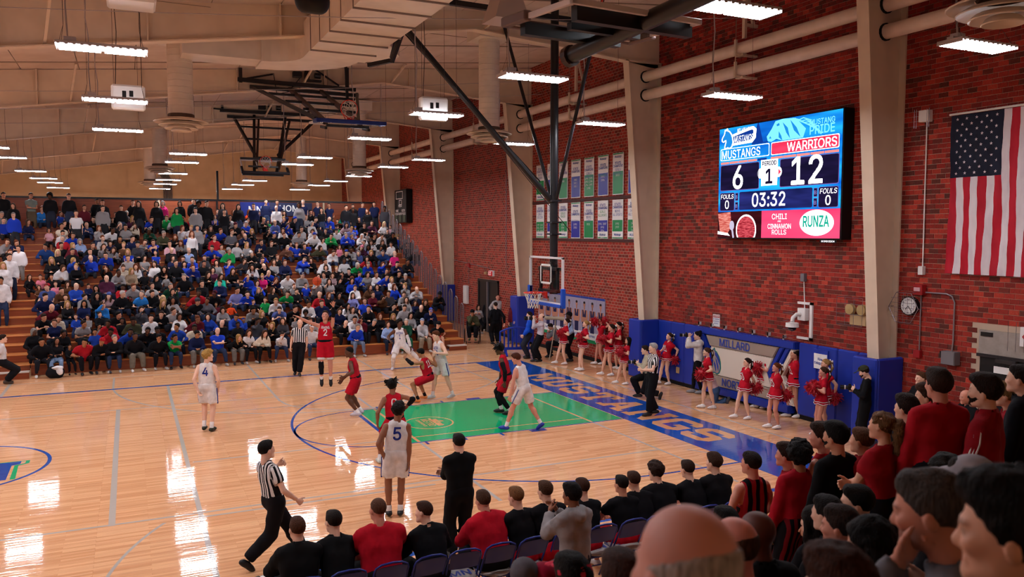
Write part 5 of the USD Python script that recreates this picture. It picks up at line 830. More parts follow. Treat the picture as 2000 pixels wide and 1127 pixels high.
put(t, 'board_carrier', cat([bar((-6.7, 16.55, 7.62), (-4.9, 16.55, 7.62), .09), bar((-6.65, 16.4, 6.95), (-5.0, 16.4, 6.95), .07), bar((-6.4, 16.5, 7.3), (-5.2, 16.5, 7.3), .07)]), HB)
for x in (-7.0, -3.2): put(t, 'hanger_post', bar((x, hy, hz+.25), (x, hy, roof(x)), .1), HB)
put(t, 'knee_brace', bar((-7.0, hy, hz+.3), (-7.7, hy+.2, roof(-7.5)-.1), .06), HB); put(t, 'winch', W_((-4.95, hy, hz+.5)), HB)
put(t, 'mast', bar((-6.9, 24, 5.8), (-6.9, 24, 7.6), .1), HB)
# folded hoop near the camera, seen from below
t = thing('folded_hoop', 'glass hoop on a thick black pole folded overhead at the top edge', 'basketball hoop')
o1 = np.array([-6.0, -10.46, 6.96]); r1 = nrm((1, .13, .02)); up1 = nrm(np.cross((0, -.03, 1.), r1)); up1 = -up1 if up1[1] > 0 else up1; out1 = np.cross(r1, -up1); out1 = out1 if out1[2] > 0 else -out1
backboard(t, o1, r1, -(-up1), out1, plain('edge_pad_grey', '6b5a58', .5), plain('board_frame', 'd8d2d6', .4), 1.22)
q1 = lambda x, y, z: o1+r1*x+up1*y+out1*z
put(t, 'pole', tube([q1(.18, -.85, -.22), q1(.22, 4.5, .45)], .1, 14), HB, smooth=40); put(t, 'pole_cap', tube([q1(.18, -.93, -.23), q1(.18, -.84, -.22)], .13, 14), HRUST)
put(t, 'carrier', cat([beam(q1(-.78, -.5, -.07), q1(.62, -.5, -.07), .1, .14), beam(q1(-.75, .42, -.07), q1(.9, .42, -.07), .1, .16), beam(q1(-.5, .0, -.1), q1(.5, .0, -.1), .08)]), HB)
put(t, 'hanger', cat([beam(q1(.22, 4.4, .4), q1(.22, 4.4, 3.0), .12), beam(q1(-1.6, 4.4, .5), q1(2.0, 4.4, .5), .1)]), HB)
# ---------------------------------------------------------------- bleachers
ROWY = lambda r: 10.98+.61*(r-1)          # front edge of row r (1 = lowest)
ROWZ = lambda r: .40+.245*(r-1)           # seat height
NR = 19; BX0, BX1 = -30., .9; AISLE = (-15.3, -13.85)
SEATW = mat('bleacher_wood', {'g': ('geometry', {}), 'm': ('mapping', dict(scale=(.7, 14, 14))), 'n': ('noise_texture', dict(scale=1.5, detail=4.)), 'r': ('rgb_ramp', {'ramp': [(.3, lin('a8602c')), (.7, lin('c98040'))]}), 'p': ('principled_bsdf', dict(roughness=.35, specular_ior_level=.4))}, [('g.position', 'm.vector'), ('m.vector', 'n.vector'), ('n.fac', 'r.fac'), ('r.color', 'p.base_color')])
RISER = mat('bleacher_riser', {'g': ('geometry', {}), 'm': ('mapping', dict(scale=(.7, 14, 14))), 'n': ('noise_texture', dict(scale=1.5, detail=4.)), 'r': ('rgb_ramp', {'ramp': [(.3, lin('7a3a20')), (.7, lin('93492a'))]}), 'p': ('principled_bsdf', dict(roughness=.4, specular_ior_level=.35))}, [('g.position', 'm.vector'), ('m.vector', 'n.vector'), ('n.fac', 'r.fac'), ('r.color', 'p.base_color')])
def stand(name, label, sgn, rows, x0, x1, aisle, y_off=0.):
    t = thing(name, label, 'bleachers'); Y = lambda y: sgn*y+y_off; yb = lambda a, b: (min(Y(a), Y(b)), max(Y(a), Y(b)))
    for r in rows:
        y, z = ROWY(r), ROWZ(r); segs = [(x0, aisle[0]), (aisle[1], x1)] if aisle else [(x0, x1)]
        for a, b in segs:
            put(t, 'seat_board', box(a, b, *yb(y, y+.26), z-.035, z, .006), SEATW); put(t, 'riser_board', box(a, b, *yb(y+.02, y+.05), max(z-.36, 0) if r > 1 else .04, z-.035), RISER)
            if r > 1: put(t, 'foot_deck', box(a, b, *yb(y-.37, y+.05), z-.47, z-.44), SEATW)
        if aisle:
            a, b = aisle; put(t, 'aisle_tread', box(a+.02, b-.02, *yb(y-.02, y+.62), z-.03, z, .006), SEATW); put(t, 'aisle_riser', box(a+.02, b-.02, *yb(y, y+.03), z-.245 if r > 1 else .2, z-.03), RISER)
    return t
fs = stand('bleachers', 'wooden far bleachers full of spectators', 1, range(1, NR+1), BX0, BX1, AISLE)
put(fs, 'front_step', box(AISLE[0]+.02, AISLE[1]-.02, 10.66, 11.0, .19, .22), plain('step_edge', 'c9bdb4', .5)); put(fs, 'front_step_riser', box(AISLE[0]+.02, AISLE[1]-.02, 10.68, 10.72, 0, .19), RISER)
for x in (BX1-.02,):
    for r in range(1, NR+1): put(fs, 'end_panel', box(x-.55, x+.02, ROWY(r)-.02, ROWY(r)+.6, ROWZ(r)-.245, ROWZ(r)-.0), RISER); put(fs, 'end_tread', box(x-.56, x+.03, ROWY(r)-.03, ROWY(r)+.6, ROWZ(r)-.02, ROWZ(r)+.005), SEATW)
put(fs, 'end_step', box(.2, BX1+.02, 10.68, 11.0, .16, .2), plain('step_edge', 'c9bdb4', .5)); put(fs, 'end_step_riser', box(.2, BX1+.02, 10.7, 10.73, 0, .16), RISER)
for i, x in enumerate(np.arange(BX0, BX1-.4, 2.6)): put(fs, 'under_frame', box(x, x+.05, 11.2, 22.5, .0, .12), HB)
# rear screen boards
scb = thing('bleacher_back_screen', 'brown wooden screen with black top rail behind the last row', 'screen')
for i in range(12): x1 = .55-2.55*i; put(scb, 'screen_board', box(x1-2.47, x1, 22.78, 22.82, 4.6, 6.08), RISER); put(scb, 'screen_post', box(x1, x1+.08, 22.76, 22.84, 0, 6.1), plain('post_cream', 'c9b596', .5) if i % 3 == 1 else HB)
put(scb, 'top_rail', box(-30, .63, 22.75, 22.85, 6.08, 6.16), HB)
t = thing('home_banner', 'blue and white HOME banner on the screen behind the last row', 'banner'); put(t, 'cloth', box(-4.6, -2.55, 22.73, 22.76, 5.4, 6.05), plain('banner_dark', '2a3050', .6)); put(t, 'initials_panel', box(-6., -4.62, 22.73, 22.76, 5.35, 6.05), plain('banner_blue2', '1c2c80', .6))
g = text('HOME', .3, .004, True, 1.5); put(t, 'lettering', place(g, (-3.55, 22.725, 5.62), (1, 0, 0), (0, 0, 1), (0, -1, 0)), PWHITE); g = text('MN', .3, .004, True, .7); put(t, 'lettering', place(g, (-5.3, 22.725, 5.55), (1, 0, 0), (0, 0, 1), (0, -1, 0)), PWHITE)
# hooped end rails, one to a row
RO = 'first second third fourth fifth sixth seventh eighth ninth tenth eleventh twelfth thirteenth fourteenth fifteenth sixteenth seventeenth eighteenth nineteenth'.split()
RAILM = plain('rail_steel', '7d7378', .35, .5, .7)
for r in range(1, 20):
    y, z, b = ROWY(r)+.3, ROWZ(r)+1.38, ROWZ(r)-.3; t = thing('end_rail', f'hooped steel rail at the right end of the {RO[r-1]} bleacher row', 'rail')
    a = np.linspace(0, math.pi, 9); put(t, 'hoop', tube([(.95, y-.19, b)]+[(.95, y-.19*math.cos(q), z-.19+.19*math.sin(q)) for q in a]+[(.95, y+.19, b)], .02, 6), RAILM)
    put(t, 'baluster', cat([rod((.95, y+d, b), (.95, y+d, z-.19+math.sqrt(max(.19**2-d*d, 0))), .009, 5) for d in (-.095, 0, .095)]), RAILM)
# near stand under the camera's side
ROWZ = lambda r: .44+.262*(r-1)
ns = stand('near_bleachers', 'wooden near bleachers under the foreground spectators', -1, range(1, 13), -20., -2.4, None)
# ---------------------------------------------------------------- the far stand's spectators
# row, place along the row, height of the head above the seat, top, colour, hair, its colour, skin, notes
SEATED = '''1 -13.58 0.75 j black short bl f
1 -13.12 0.67 t black long bl d F jl
1 -12.76 0.45 j black short bl f K
1 -12.38 0.68 p red short bl f W
1 -11.90 0.65 j black beanie:red bl f
1 -11.45 0.71 j black short gy a jn
1 -10.88 0.76 j black buzz bl e ts
1 -10.17 0.67 j black cap:black bl f
1 -9.66 0.66 p green short bl d A
1 -8.97 0.73 j navy cap:black bl f tg
1 -8.25 0.78 t royal bald dk c A W jn
1 -7.64 0.53 l black long bd a F tg
1 -7.28 0.66 t white long br a F
1 -6.75 0.63 j cream long br a F
1 -6.16 0.53 l white bun dk b F Q jn
1 -5.05 0.74 t white cap:white br a jn
1 -3.39 0.71 l royal short gy a tj
1 -2.15 0.74 l ltblue bob br a F
1 -1.42 0.78 j greendk short wh c tn
1 -0.78 0.74 h greylt cap:ltblue gy c tt
1 -0.24 0.65 t black beanie:black bl a tr
2 -13.82 0.69 j black bob gy e F
2 -13.01 0.64 l black bun bl e F
2 -12.03 0.59 t blue short bl f K
2 -11.51 0.65 h red short bl e
2 -11.09 0.61 h blue short bl e
2 -10.59 0.64 j black short bl e
2 -10.10 0.63 j black cap:black bl e
2 -9.47 0.70 l blue short dk f
2 -8.94 0.66 l cream short bl e
2 -8.08 0.74 l black bald dk c
2 -7.50 0.61 j black short bl e K
2 -6.84 0.75 l greydk short bl e Q
2 -6.34 0.59 l black long bd a F
2 -5.93 0.71 l greydk long br a F
2 -4.92 0.70 l greylt short br b
2 -3.79 0.52 l black side gy c
2 -3.35 0.70 l white short bl b W
2 -2.99 0.66 l maroon cap:black bl b Q
2 -2.63 0.55 l black short gy a
2 -2.27 0.71 l black long rd a F
2 -1.78 0.69 l black long bd a F
2 -1.05 0.72 l grey long dk a F
3 -13.23 0.69 t navy pony br b F
3 -12.49 0.63 t grey short dk f
3 -11.94 0.46 l grey short bl f K
3 -11.58 0.62 j red short bl e
3 -11.22 0.60 t black short bl e K
3 -10.86 0.69 j olive beanie:black bl e
3 -10.37 0.72 l white short dk a
3 -9.40 0.74 l white bob dk d F
3 -8.86 0.67 l maroon short rd d
3 -8.43 0.67 h blue bob dk a F
3 -7.59 0.65 h blue short bl f
3 -7.23 0.45 j blue cap:blue dk f K
3 -6.58 0.73 t black long bd a F
3 -5.37 0.42 l grey short br a K
3 -4.98 0.61 l black afro bl e K
3 -3.77 0.69 l navy bob br a F
3 -3.19 0.74 l grey long br a F
3 -2.55 0.75 l black short dk a
3 -1.54 0.78 l black short bl a Q
3 -1.17 0.74 j greylt short dk a
3 -0.46 0.71 j black side gy c
3 -0.10 0.52 j navy cap:royal gy c
4 -13.69 0.63 p black short dk b
4 -13.24 0.50 l cream bun br b F
4 -12.64 0.51 l blue short br a K
4 -12.28 0.48 l grey crew dk b K
4 -11.92 0.55 l black short br a K
4 -11.45 0.62 j black short bl b
4 -10.61 0.74 l greydk bob dk a F Q
4 -9.96 0.52 j black short dk a
4 -9.60 0.69 l greylt short br a
4 -7.91 0.60 l grey bob dk a F
4 -6.88 0.58 l grey short bl f
4 -5.85 0.52 t slate short br c W
4 -5.42 0.52 l black short dk a
4 -4.80 0.74 l white short dk f
4 -4.26 0.75 l navy short br a W
4 -3.35 0.57 l white long bl a F
4 -2.53 0.78 t royal short br a
4 -0.82 0.71 l grey long br a F
4 -0.45 0.54 l navy long br a F K
4 -0.09 0.62 l black long br a F
5 -13.57 0.65 l maroon side gy a
5 -12.93 0.68 l black long bd a F
5 -12.41 0.72 l navy long bl f F
5 -11.93 0.67 l sky short br a Q
5 -9.99 0.64 l black long bd a F
5 -9.53 0.70 l grey long bl d F
5 -9.17 0.42 l black short bl e K
5 -8.81 0.69 j black beanie:greydk bl b
5 -8.41 0.67 l plaid short dk d F
5 -8.04 0.47 t maroon short dk f K
5 -7.52 0.44 l orange buzz dk d K
5 -6.71 0.52 t black short br a K
5 -6.27 0.58 t green short br a K
5 -5.91 0.52 l white short bd a
5 -4.25 0.76 l red bald dk a
5 -3.84 0.70 l black bob rd a F
5 -3.44 0.69 l black long bl b F
5 -2.86 0.64 l lav long br a F K
5 -2.10 0.68 l maroon bun br a F
5 -1.74 0.52 j brown bob dk a F Q
5 -1.38 0.72 l greydk short dk b
5 -0.76 0.66 l grey bun br a F
5 0.66 0.63 j black beanie:black bl e Z
6 -14.91 1.71 h white short bl f S
6 -13.72 0.73 l navy short dk c
6 -13.01 0.60 t black short dk a K
6 -12.52 0.64 l grey short dk c F
6 -12.02 0.66 l black long bl b F K
6 -11.66 0.67 t pinkgrey beanie:slate br c F
6 -11.30 0.74 l black short wh a
6 -10.94 0.49 l black short bl e K
6 -10.58 0.72 t sky short gy c
6 -10.22 0.74 j black short dk a
6 -9.86 0.50 l black long pl a F
6 -9.50 0.74 l black bob dk b F Q
6 -8.67 0.69 j red buzz bl e
6 -8.07 0.64 j black cap:maroon bl e
6 -7.26 0.76 l lav short bl b
6 -6.77 0.62 l royal short dk c
6 -6.40 0.74 l black long bd a F Q
6 -5.89 0.70 l black long br a F
6 -5.35 0.52 p green short dk a
6 -4.99 0.58 j black short br a K
6 -2.63 0.66 h white bun br a F
6 -2.04 0.69 l brown long br a F
6 -1.68 0.70 l navy long dk a F
6 -0.95 0.68 l royal long rd a F
6 -0.47 0.68 l grey bob bd a F Q
6 0.01 0.53 l greylt bald rd c W
7 -13.59 0.76 t slate cap:red br c W
7 -13.13 0.63 l brown short dk a
7 -12.72 0.77 j blue side gy c
7 -12.05 0.63 l black long bl b F K
7 -11.26 0.68 l red short bl e
7 -10.88 0.72 h grey short rd a
7 -10.26 0.70 t greylt bun dk a F
7 -9.55 0.70 l greendk short gy a
7 -8.43 0.77 l black short dk a
7 -7.77 0.76 j navy short br c
7 -7.03 0.71 l black short dk c Q
7 -6.39 0.74 l royal bob dk a F
7 -4.95 0.52 t grey short rd a K
7 -4.48 0.54 t royal short dk a K
7 -4.12 0.66 t grey short dk a Q
7 -3.53 0.70 t greylt long dk a F Q
7 -3.11 0.70 l black long bl b F Q
7 -2.59 0.74 l royal long dk b F
7 -0.87 0.74 l white bob bd a F
8 -14.99 1.68 h white long bd a S F
8 -13.92 0.43 l brown long br a F K
8 -13.39 0.53 t pink short br a F K
8 -13.03 0.52 l brown long br a F K
8 -12.34 0.44 j navy cap:black dk a K
8 -11.76 0.75 j plum bald br c W
8 -10.07 0.68 j black long bl b F
8 -9.01 0.76 l black short gy c jn
8 -7.70 0.70 l teal long dk b F
8 -6.64 0.69 l royal short rd a Q
8 -6.08 0.66 t magenta bun bd a F K
8 -5.61 0.52 t navy long rd a F Q
8 -5.13 0.68 h white short bl b tg
8 -4.59 0.73 l grey cap:navy gy c
8 -3.95 0.63 l grey long dk a F
8 -3.59 0.69 t grey bun dk b F
8 -3.23 0.65 l pinkgrey bob br a F
8 -2.87 0.72 l black short bl b Q
8 -2.51 0.50 t royal long rd a F
8 -2.15 0.67 l royal bun dk b F Q
8 -1.79 0.68 l grey bob dk a F
8 -1.43 0.65 l white bun dk b F
8 -1.07 0.53 h royal short dk a
8 -0.45 0.70 j black short dk b
8 -0.09 0.52 l greydk short wh c
9 -14.86 1.72 h white short dk a S
9 -14.28 0.54 l black long br a F K
9 -13.92 0.52 t pink bun dk b F K
9 -13.56 0.53 l black short dk b K
9 -11.40 0.71 l grey buzz bl e
9 -10.88 0.72 j tan long bd a F
9 -10.41 0.60 t black short bl e K
9 -9.65 0.45 l grey bun rd a F K
9 -8.28 0.50 l black long dk a F
9 -7.92 0.71 t plum bob dk a F
9 -7.22 0.66 t black long br a F
9 -5.80 0.57 t royal bald br c Q
9 -3.38 0.74 t black bob br a F
9 -2.97 0.65 t black short bd a K
9 -2.34 0.52 j black short bl c
9 -0.84 0.50 l black pony dk b F
10 -13.32 0.61 h white bob br a F
10 -12.79 0.64 l black bun bd c F
10 -11.72 0.57 l black long rd a F Q
10 -11.16 0.59 l cream bun br a F
10 -10.74 0.62 l white long rd a F
10 -9.66 0.50 l black long dk a F
10 -8.58 0.52 l navy2 short rd a
10 -6.30 0.51 j white long dk b F
10 -5.79 0.58 j black bald br c
10 -1.98 0.50 l green bob wh a F
10 -1.49 0.57 l royal cap:tan gy c
10 -0.86 0.54 l royal bob rd a F Q'''
MASS = '''10 -10.02 0.71 l white long dk a F
10 -9.30 0.76 j black short dk a
10 -8.94 0.72 t royal long dk a F
10 -8.22 0.72 l black cap:black dk b
10 -7.71 0.73 l grey long dk a F
10 -7.23 0.77 t royal short br a Q
10 -5.43 0.73 l grey long br a F
10 -4.99 0.72 j navy short rd c
10 -3.30 0.75 h white cap:black dk a
10 -2.45 0.77 j greylt short bl e
10 -0.25 0.58 j navy cap:black dk a
10 0.36 0.67 j black short bl d
11 -14.67 1.52 h white short dk a S tg
11 -13.64 0.66 j black long bd a F
11 -13.01 0.62 h blue long bd a F Q
11 -12.30 0.72 l royal bald dk c Q
11 -10.96 0.72 l greylt short br a
11 -10.39 0.70 t grey bob bl a F
11 -9.35 0.65 l navy bob dk a F K
11 -8.99 0.65 l navy short dk a
11 -8.63 0.63 l royal short dk a
11 -8.14 0.66 j greydk short br a K
11 -6.69 0.50 l greydk bob br a F
11 -5.97 0.52 t black short br a
11 -5.19 0.65 l black short rd a K
11 -4.25 0.53 h royal short br c A W jl
11 -3.73 0.51 l black bob br a F
11 -1.28 0.55 l red long dk a F
11 0.02 0.78 p magenta bald dk c
12 -15.12 0.71 j black short rd a
12 -13.47 0.68 j black long pl a F
12 -12.99 0.72 j black cap:greydk dk b
12 -12.30 0.73 l navy short dk a
12 -11.71 0.53 l royal short dk a
12 -10.97 0.72 t royal long bd a F
12 -9.95 0.60 t royal bun dk a F K
12 -9.36 0.78 j black bald dk c
12 -8.72 0.74 l ltblue bald gy c
12 -7.68 0.44 t red bob br a F K
12 -7.10 0.72 h green beanie:grey dk a
12 -6.23 0.61 t black cap:white gy c
12 -5.69 0.47 l royal short bl b K
12 -2.81 0.60 h white short br a
12 -2.21 0.57 j black cap:blue bl c
12 -1.85 0.72 h grey short bl e
12 -1.49 0.53 l slate bob gy c F
12 -0.91 0.55 j black bob bd a F
12 -0.37 0.60 l bluedk cap:black wh a
12 1.10 0.54 j black beanie:grey bl d
13 -13.90 0.68 l bluedk short bl b jn
13 -13.43 0.71 t black short bl b
13 -13.02 0.68 l maroon bob bd c F
13 -12.33 0.71 l black short dk b
13 -11.97 0.64 l grey long br a F Q
13 -11.58 0.50 l grey long br a F
13 -11.13 0.73 l brown bun bd a F
13 -10.64 0.76 j greydk beanie:black dk a
13 -9.38 0.76 l ltpink short br a
13 -8.52 1.58 l white long rd a F S
13 -7.70 0.52 l royal short dk a
13 -7.34 0.57 t grey short br a K
13 -6.71 0.74 j greylt bob dk a F
13 -6.29 0.72 l grey long bd a F
13 -5.76 0.42 t black short gy a K
13 -5.24 0.75 j black short rd c
13 -4.58 0.53 l brownplaid short wh c
13 -4.14 0.64 t royal short rd a K
13 -3.78 0.64 t navy short br a
13 -3.25 0.52 j olive bob dk a F
13 -2.22 0.54 t pink long br a F K
13 -1.29 0.53 h plum beanie:pink br c F
13 -0.87 0.55 l lav long bl e F
13 -0.41 0.50 l grey bob bl d F
13 0.24 0.64 h white short dk b K
13 1.04 0.61 l greydk short dk b K
14 -15.40 0.60 h grey short br a
14 -14.92 0.58 j navy short rd a
14 -13.36 0.75 l red short gy c
14 -12.69 0.60 l ltblue bob gy a F
14 -11.96 0.76 l greylt short rd c
14 -11.60 0.50 l navy bob dk a F
14 -11.24 0.72 l black short bl f
14 -10.88 0.75 l navy short dk a
14 -10.42 0.58 t grey short br a
14 -9.97 0.56 t royal short br a A
14 -8.86 0.54 l grey long rd a F
14 -8.26 1.58 h grey bun dk a F S
14 -7.56 0.77 h red short rd c
14 -5.66 0.56 l navy short dk a
14 -4.29 0.42 t royal short rd a K
14 -3.49 0.42 l royal short bl f K
14 -2.95 0.64 l white bob dk a F
14 -0.97 0.50 l grey bun dk a F
14 -0.53 0.52 l white long br a F
14 -0.17 0.52 l black long br a F
14 1.26 0.63 j greydk short bl b
15 -13.47 0.72 l white short bl b
15 -13.11 0.63 l royal short bl b
15 -9.66 0.71 j olive short gy c
15 -9.19 0.52 l black long rd a F
15 -8.60 0.57 l royal bald rd c
15 -7.98 0.60 j greydk cap:black dk b
15 -6.81 0.77 l plaid short rd c
15 -6.14 0.60 j navy bald rd c
15 -5.05 0.66 j black cap:royal dk a
15 -4.46 0.63 j black short rd c
15 -3.93 0.66 j grey cap:black dk b
15 -3.21 0.63 h white cap:royal dk c
15 -2.39 0.54 h green short dk a
15 -1.69 0.63 h royal short gy c
15 -1.33 0.50 l royal curly bd a K
15 -0.85 0.52 h white hood:white br a
15 -0.39 0.54 l black short dk b
15 -0.01 0.54 h white short dk a
15 0.59 0.64 h black hood:black bl d
15 0.95 0.46 t royal short br a K
15 1.31 0.52 l grey short dk a K
16 -15.13 1.58 h royal short gy c S
16 -13.92 0.54 l ltpink bob dk b F K
16 -13.46 0.76 t cream short bl b
16 -12.89 1.69 t white short dk a K S
16 -12.13 0.65 l greylt long rd a F Q
16 -11.74 0.57 j white buzz bl e
16 -11.05 0.71 h grey cap:black dk b
16 -10.14 0.58 l greendk cap:grey bl e
16 -8.82 0.69 t white long rd a F Q
16 -8.46 0.68 t white bun bd a F
16 -7.97 0.50 l royal bob br c F
16 -7.61 0.65 l black long br a F
16 -7.25 0.57 p royal short rd a
16 -6.24 0.53 l brownplaid long dk a F
16 -5.88 0.53 l black bob bd a F
16 -5.18 0.56 l black short dk c Q
16 -4.49 0.59 l white long br a F
16 -3.67 0.68 l greylt short dk a
16 -3.05 0.53 l white bob br a F
16 -2.46 0.56 l black bun dk a F
16 -1.94 0.53 j white cap:black dk a
16 -1.37 0.68 l lav short bd a
16 -1.01 0.42 t red short br a K
16 -0.42 0.42 t grey short br a K
16 0.60 0.53 t black short dk a K
16 1.12 0.53 t yellow short bl b K
17 -15.61 0.73 l royal short dk c
17 -14.73 0.65 l navy long br b F
17 -13.38 0.60 t black short dk a K
17 -12.53 0.54 l blueplaid bald gy c
17 -11.91 1.68 h grey short dk a S
17 -11.21 0.60 t greydk short gy c Q
17 -10.73 0.52 j cream long br a F Q
17 -8.96 1.62 h green bob dk b F S
17 -8.17 1.64 h grey cap:black dk c S
17 -7.34 0.73 l black short gy c Q
17 -6.96 1.59 l black short dk a K S
17 -6.54 0.56 j black cap:maroon dk a
17 -6.00 0.65 l royal cap:white dk a
17 -4.68 0.73 l slate bald gy c
17 -4.11 0.58 l royal long br a F Q
17 -3.00 0.65 l greylt bob gy a F
17 -2.58 0.42 j black hood:black dk a K
17 -2.08 0.47 l navy long br a F K
17 -1.72 0.47 t green curly br a K
17 -1.36 0.61 l pinkgrey long dk a F
17 -0.85 0.44 h royal beanie:royal dk a K
17 -0.46 0.63 j black short dk a
17 -0.03 0.73 l plum short dk a
17 0.59 0.67 l white long pl c F
17 0.95 0.50 l ltpink short br a K
17 1.31 0.64 h grey short rd a
18 -15.72 0.76 l grey short gy a
18 -15.26 1.51 j black long br a F S
18 -13.17 0.54 j black short dk b
18 -12.63 1.48 l maroon short dk b S
18 -12.27 0.58 j black short dk c
18 -11.91 1.70 l black short dk b S
18 -11.55 0.52 l black short rd a K
18 -11.19 1.48 j black short dk a S
18 -10.83 0.62 l plum long bd a F
18 -10.48 1.67 j black long dk a F S
18 -10.12 0.58 t royal short dk a
18 -9.76 1.67 l black bob br a F S
18 -9.41 0.64 h green short rd c
18 -9.05 0.55 h grey cap:grey dk a
18 -8.70 0.62 j black short rd a
18 -8.35 0.57 l red bob bd c F
18 -8.00 1.71 j black afro bl e S
18 -7.66 1.72 j black short dk a S
18 -7.31 0.72 h royal long rd a F
18 -6.96 1.64 l greydk long dk a F S
18 -6.62 0.70 t white long dk a F Q
18 -6.27 1.60 j black long dk a F Q S
18 -5.93 0.55 l white long br a F
18 -5.58 1.64 l navy short dk a S
18 -5.23 0.59 l black short bd a
18 -4.89 0.47 t green short br a K
18 -4.54 1.56 l white side gy c S
18 -4.19 0.61 l navy bob bd a F
18 -3.83 0.65 j black cap:royal dk a
18 -3.48 1.72 l grey bob dk e F S
18 -3.12 0.77 l grey short rd a
18 -2.77 0.65 l navy short dk c
18 -2.41 1.50 l black long dk a F S
18 -2.04 0.66 h royal bald dk c W
18 -1.57 0.53 t black short dk a K
18 -1.21 1.63 j black short dk a S
18 -0.85 1.53 j black short bl e K S
18 -0.49 0.66 j black short dk a
18 -0.13 1.48 l black long rd a F S
18 0.76 1.62 l greydk cap:black bl e S
19 -15.67 1.72 l black short dk b S
19 -14.67 1.72 t greygreen short dk b S A tb
19 -14.31 0.78 l sky short rd c
19 -13.95 1.72 l black afro bl e S
19 -13.60 0.54 t blue short dk a K
19 -13.24 1.72 l black short dk a S jn
19 -12.88 0.52 j black short dk a
19 -12.52 0.58 l plaid short dk b
19 -12.16 1.53 j black short bl d S
19 -11.80 0.52 j black short dk b
19 -11.44 0.53 l black short dk a K
19 -11.08 0.61 j white short wh c
19 -10.72 1.50 l black short dk a S
19 -10.36 0.74 l black short rd a F
19 -9.84 0.66 t royal short dk a A
19 -9.48 1.48 l magenta bob gy c F S
19 -9.12 0.59 j black short br c
19 -8.76 1.48 j black bob dk a F S
19 -8.18 1.59 j black short dk c S
19 -7.82 0.57 l navy long rd a F
19 -7.46 0.56 l black long rd a F
19 -7.10 0.78 l navy short dk a
19 -6.41 0.74 l black long rd a F
19 -6.05 0.52 l navy short bl d
19 -5.69 0.74 l orange long rd a F
19 -5.29 0.67 j black short dk b
19 -4.93 1.63 l navy short dk c S
19 -4.41 1.61 t navy short dk b S
19 -4.03 0.74 t navy long dk a F
19 -3.54 0.61 l black bob dk a F
19 -3.17 1.64 t navy short wh c S
19 -2.81 0.78 j black short dk a
19 -2.45 1.58 t navy short dk c S
19 -1.89 1.51 t navy short dk b S
19 -1.06 0.69 l teal bob gy c F
19 -0.70 1.48 j black short dk a S
19 -0.22 1.56 l navy short dk a S
19 0.40 1.60 t navy short dk a W S'''
TOPC = dict(black='131216', maroon='5e1826', navy='161e44', cream='d8cbb8', blue='1e3fa0', grey='8a8688', greydk='3c3a40', greylt='aaa6a8', white='d6d2d4', red='a81a26', sky='2a78c8', olive='40402c', green='128a44', royal='1a3ab4', orange='d8481e', slate='44528a', lav='7a7cb4', ltblue='8ea4d0', brown='5a3a26', greendk='123c2a', bluedk='1c3c78', pink='d87a90', plum='4a2038', pinkgrey='9c8084', tan='8a7560', ltpink='d2a0ac', teal='18a088', magenta='c81e6a', plaid='5c5a62', brownplaid='6a4638', navy2='1c2a80', yellow='d89a20', greygreen='76807a', blueplaid='34487c')
SAY = dict(sky='sky blue', greydk='dark grey', greylt='light grey', royal='royal blue', slate='slate blue', lav='lavender', ltblue='pale blue', greendk='dark green', bluedk='deep blue', pinkgrey='dusty pink', ltpink='pale pink', brownplaid='brown plaid', navy2='bright navy', greygreen='grey-green', blueplaid='blue plaid', plaid='grey plaid')
HAIRC = dict(dk='2a1a12', gy='8a8480', br='452c1c', bl='0e0a09', bd='a8804c', rd='6a3418', wh='c4beb8', pl='d0b488')
HSAY = dict(dk='dark brown', gy='grey', br='brown', bl='black', bd='blond', rd='auburn', wh='white', pl='pale blond')
KIND = dict(t='tee', l='long', h='hoodie', j='jacket', p='polo'); KSAY = dict(t='tee', l='sweater', h='hoodie', j='jacket', p='polo')
SEC = [1]
FROWY = lambda r: 10.98+.61*(r-1)
FROWZ = lambda r: .40+.245*(r-1)
ORDN = 'first second third fourth fifth sixth seventh eighth ninth tenth eleventh twelfth thirteenth fourteenth fifteenth sixteenth seventeenth eighteenth nineteenth twentieth twenty-first twenty-second twenty-third twenty-fourth twenty-fifth twenty-sixth twenty-seventh twenty-eighth twenty-ninth thirtieth'.split()
def sit_pose(h, s, fl, rg, row):
    lo, hi = 0., 48.
    for _ in range(12):       # lean until the head is h above the seat
        m = (lo+hi)/2; J = skeleton(H=1.75*s, pel=(0, 0, .54), lean=m, head=(0, -m*.75, 0)); z = (J['H'][2]-.44)
        lo, hi = (m, hi) if z > h else (lo, m)
    lean = (lo+hi)/2; k = rg.integers(4); w_ = rg.uniform(.13, .22); f_ = .05+.006*lean; P = dict(pel=(0, 0, .54), lean=lean, head=(rg.uniform(-28, 28), -lean*.7+rg.uniform(-4, 10), rg.uniform(-6, 6)), twist=rg.uniform(-10, 10), fl=(.4+rg.uniform(-.08, .08), w_, .09), fr=(.4+rg.uniform(-.08, .08), -w_, .09), el=(-.4, .6, -.3), er=(-.4, -.6, -.3))
    if 'A' in fl: P.update(hl=(.24+f_, -.1, .86), hr=(.26+f_, .12, .84), el=(.2, .8, -.5), er=(.2, -.8, -.5))
    elif 'Q' in fl: P.update(hl=(.33, .02, .7), hr=(.2+f_*1.6, -.01, .72+.62*h), er=(.2, -.5, -.8))
    elif k == 0: P.update(hl=(.4, .05, .66), hr=(.4, -.03, .67))
    elif k == 1: P.update(hl=(.36, .17, .64), hr=(.36, -.17, .64))
    elif k == 2: P.update(hl=(.3+f_, .02, .74), hr=(.33+f_, -.05, .72))
    else: P.update(hl=(.34, .0, .66), hr=(.3, -.12, .66))
    return P
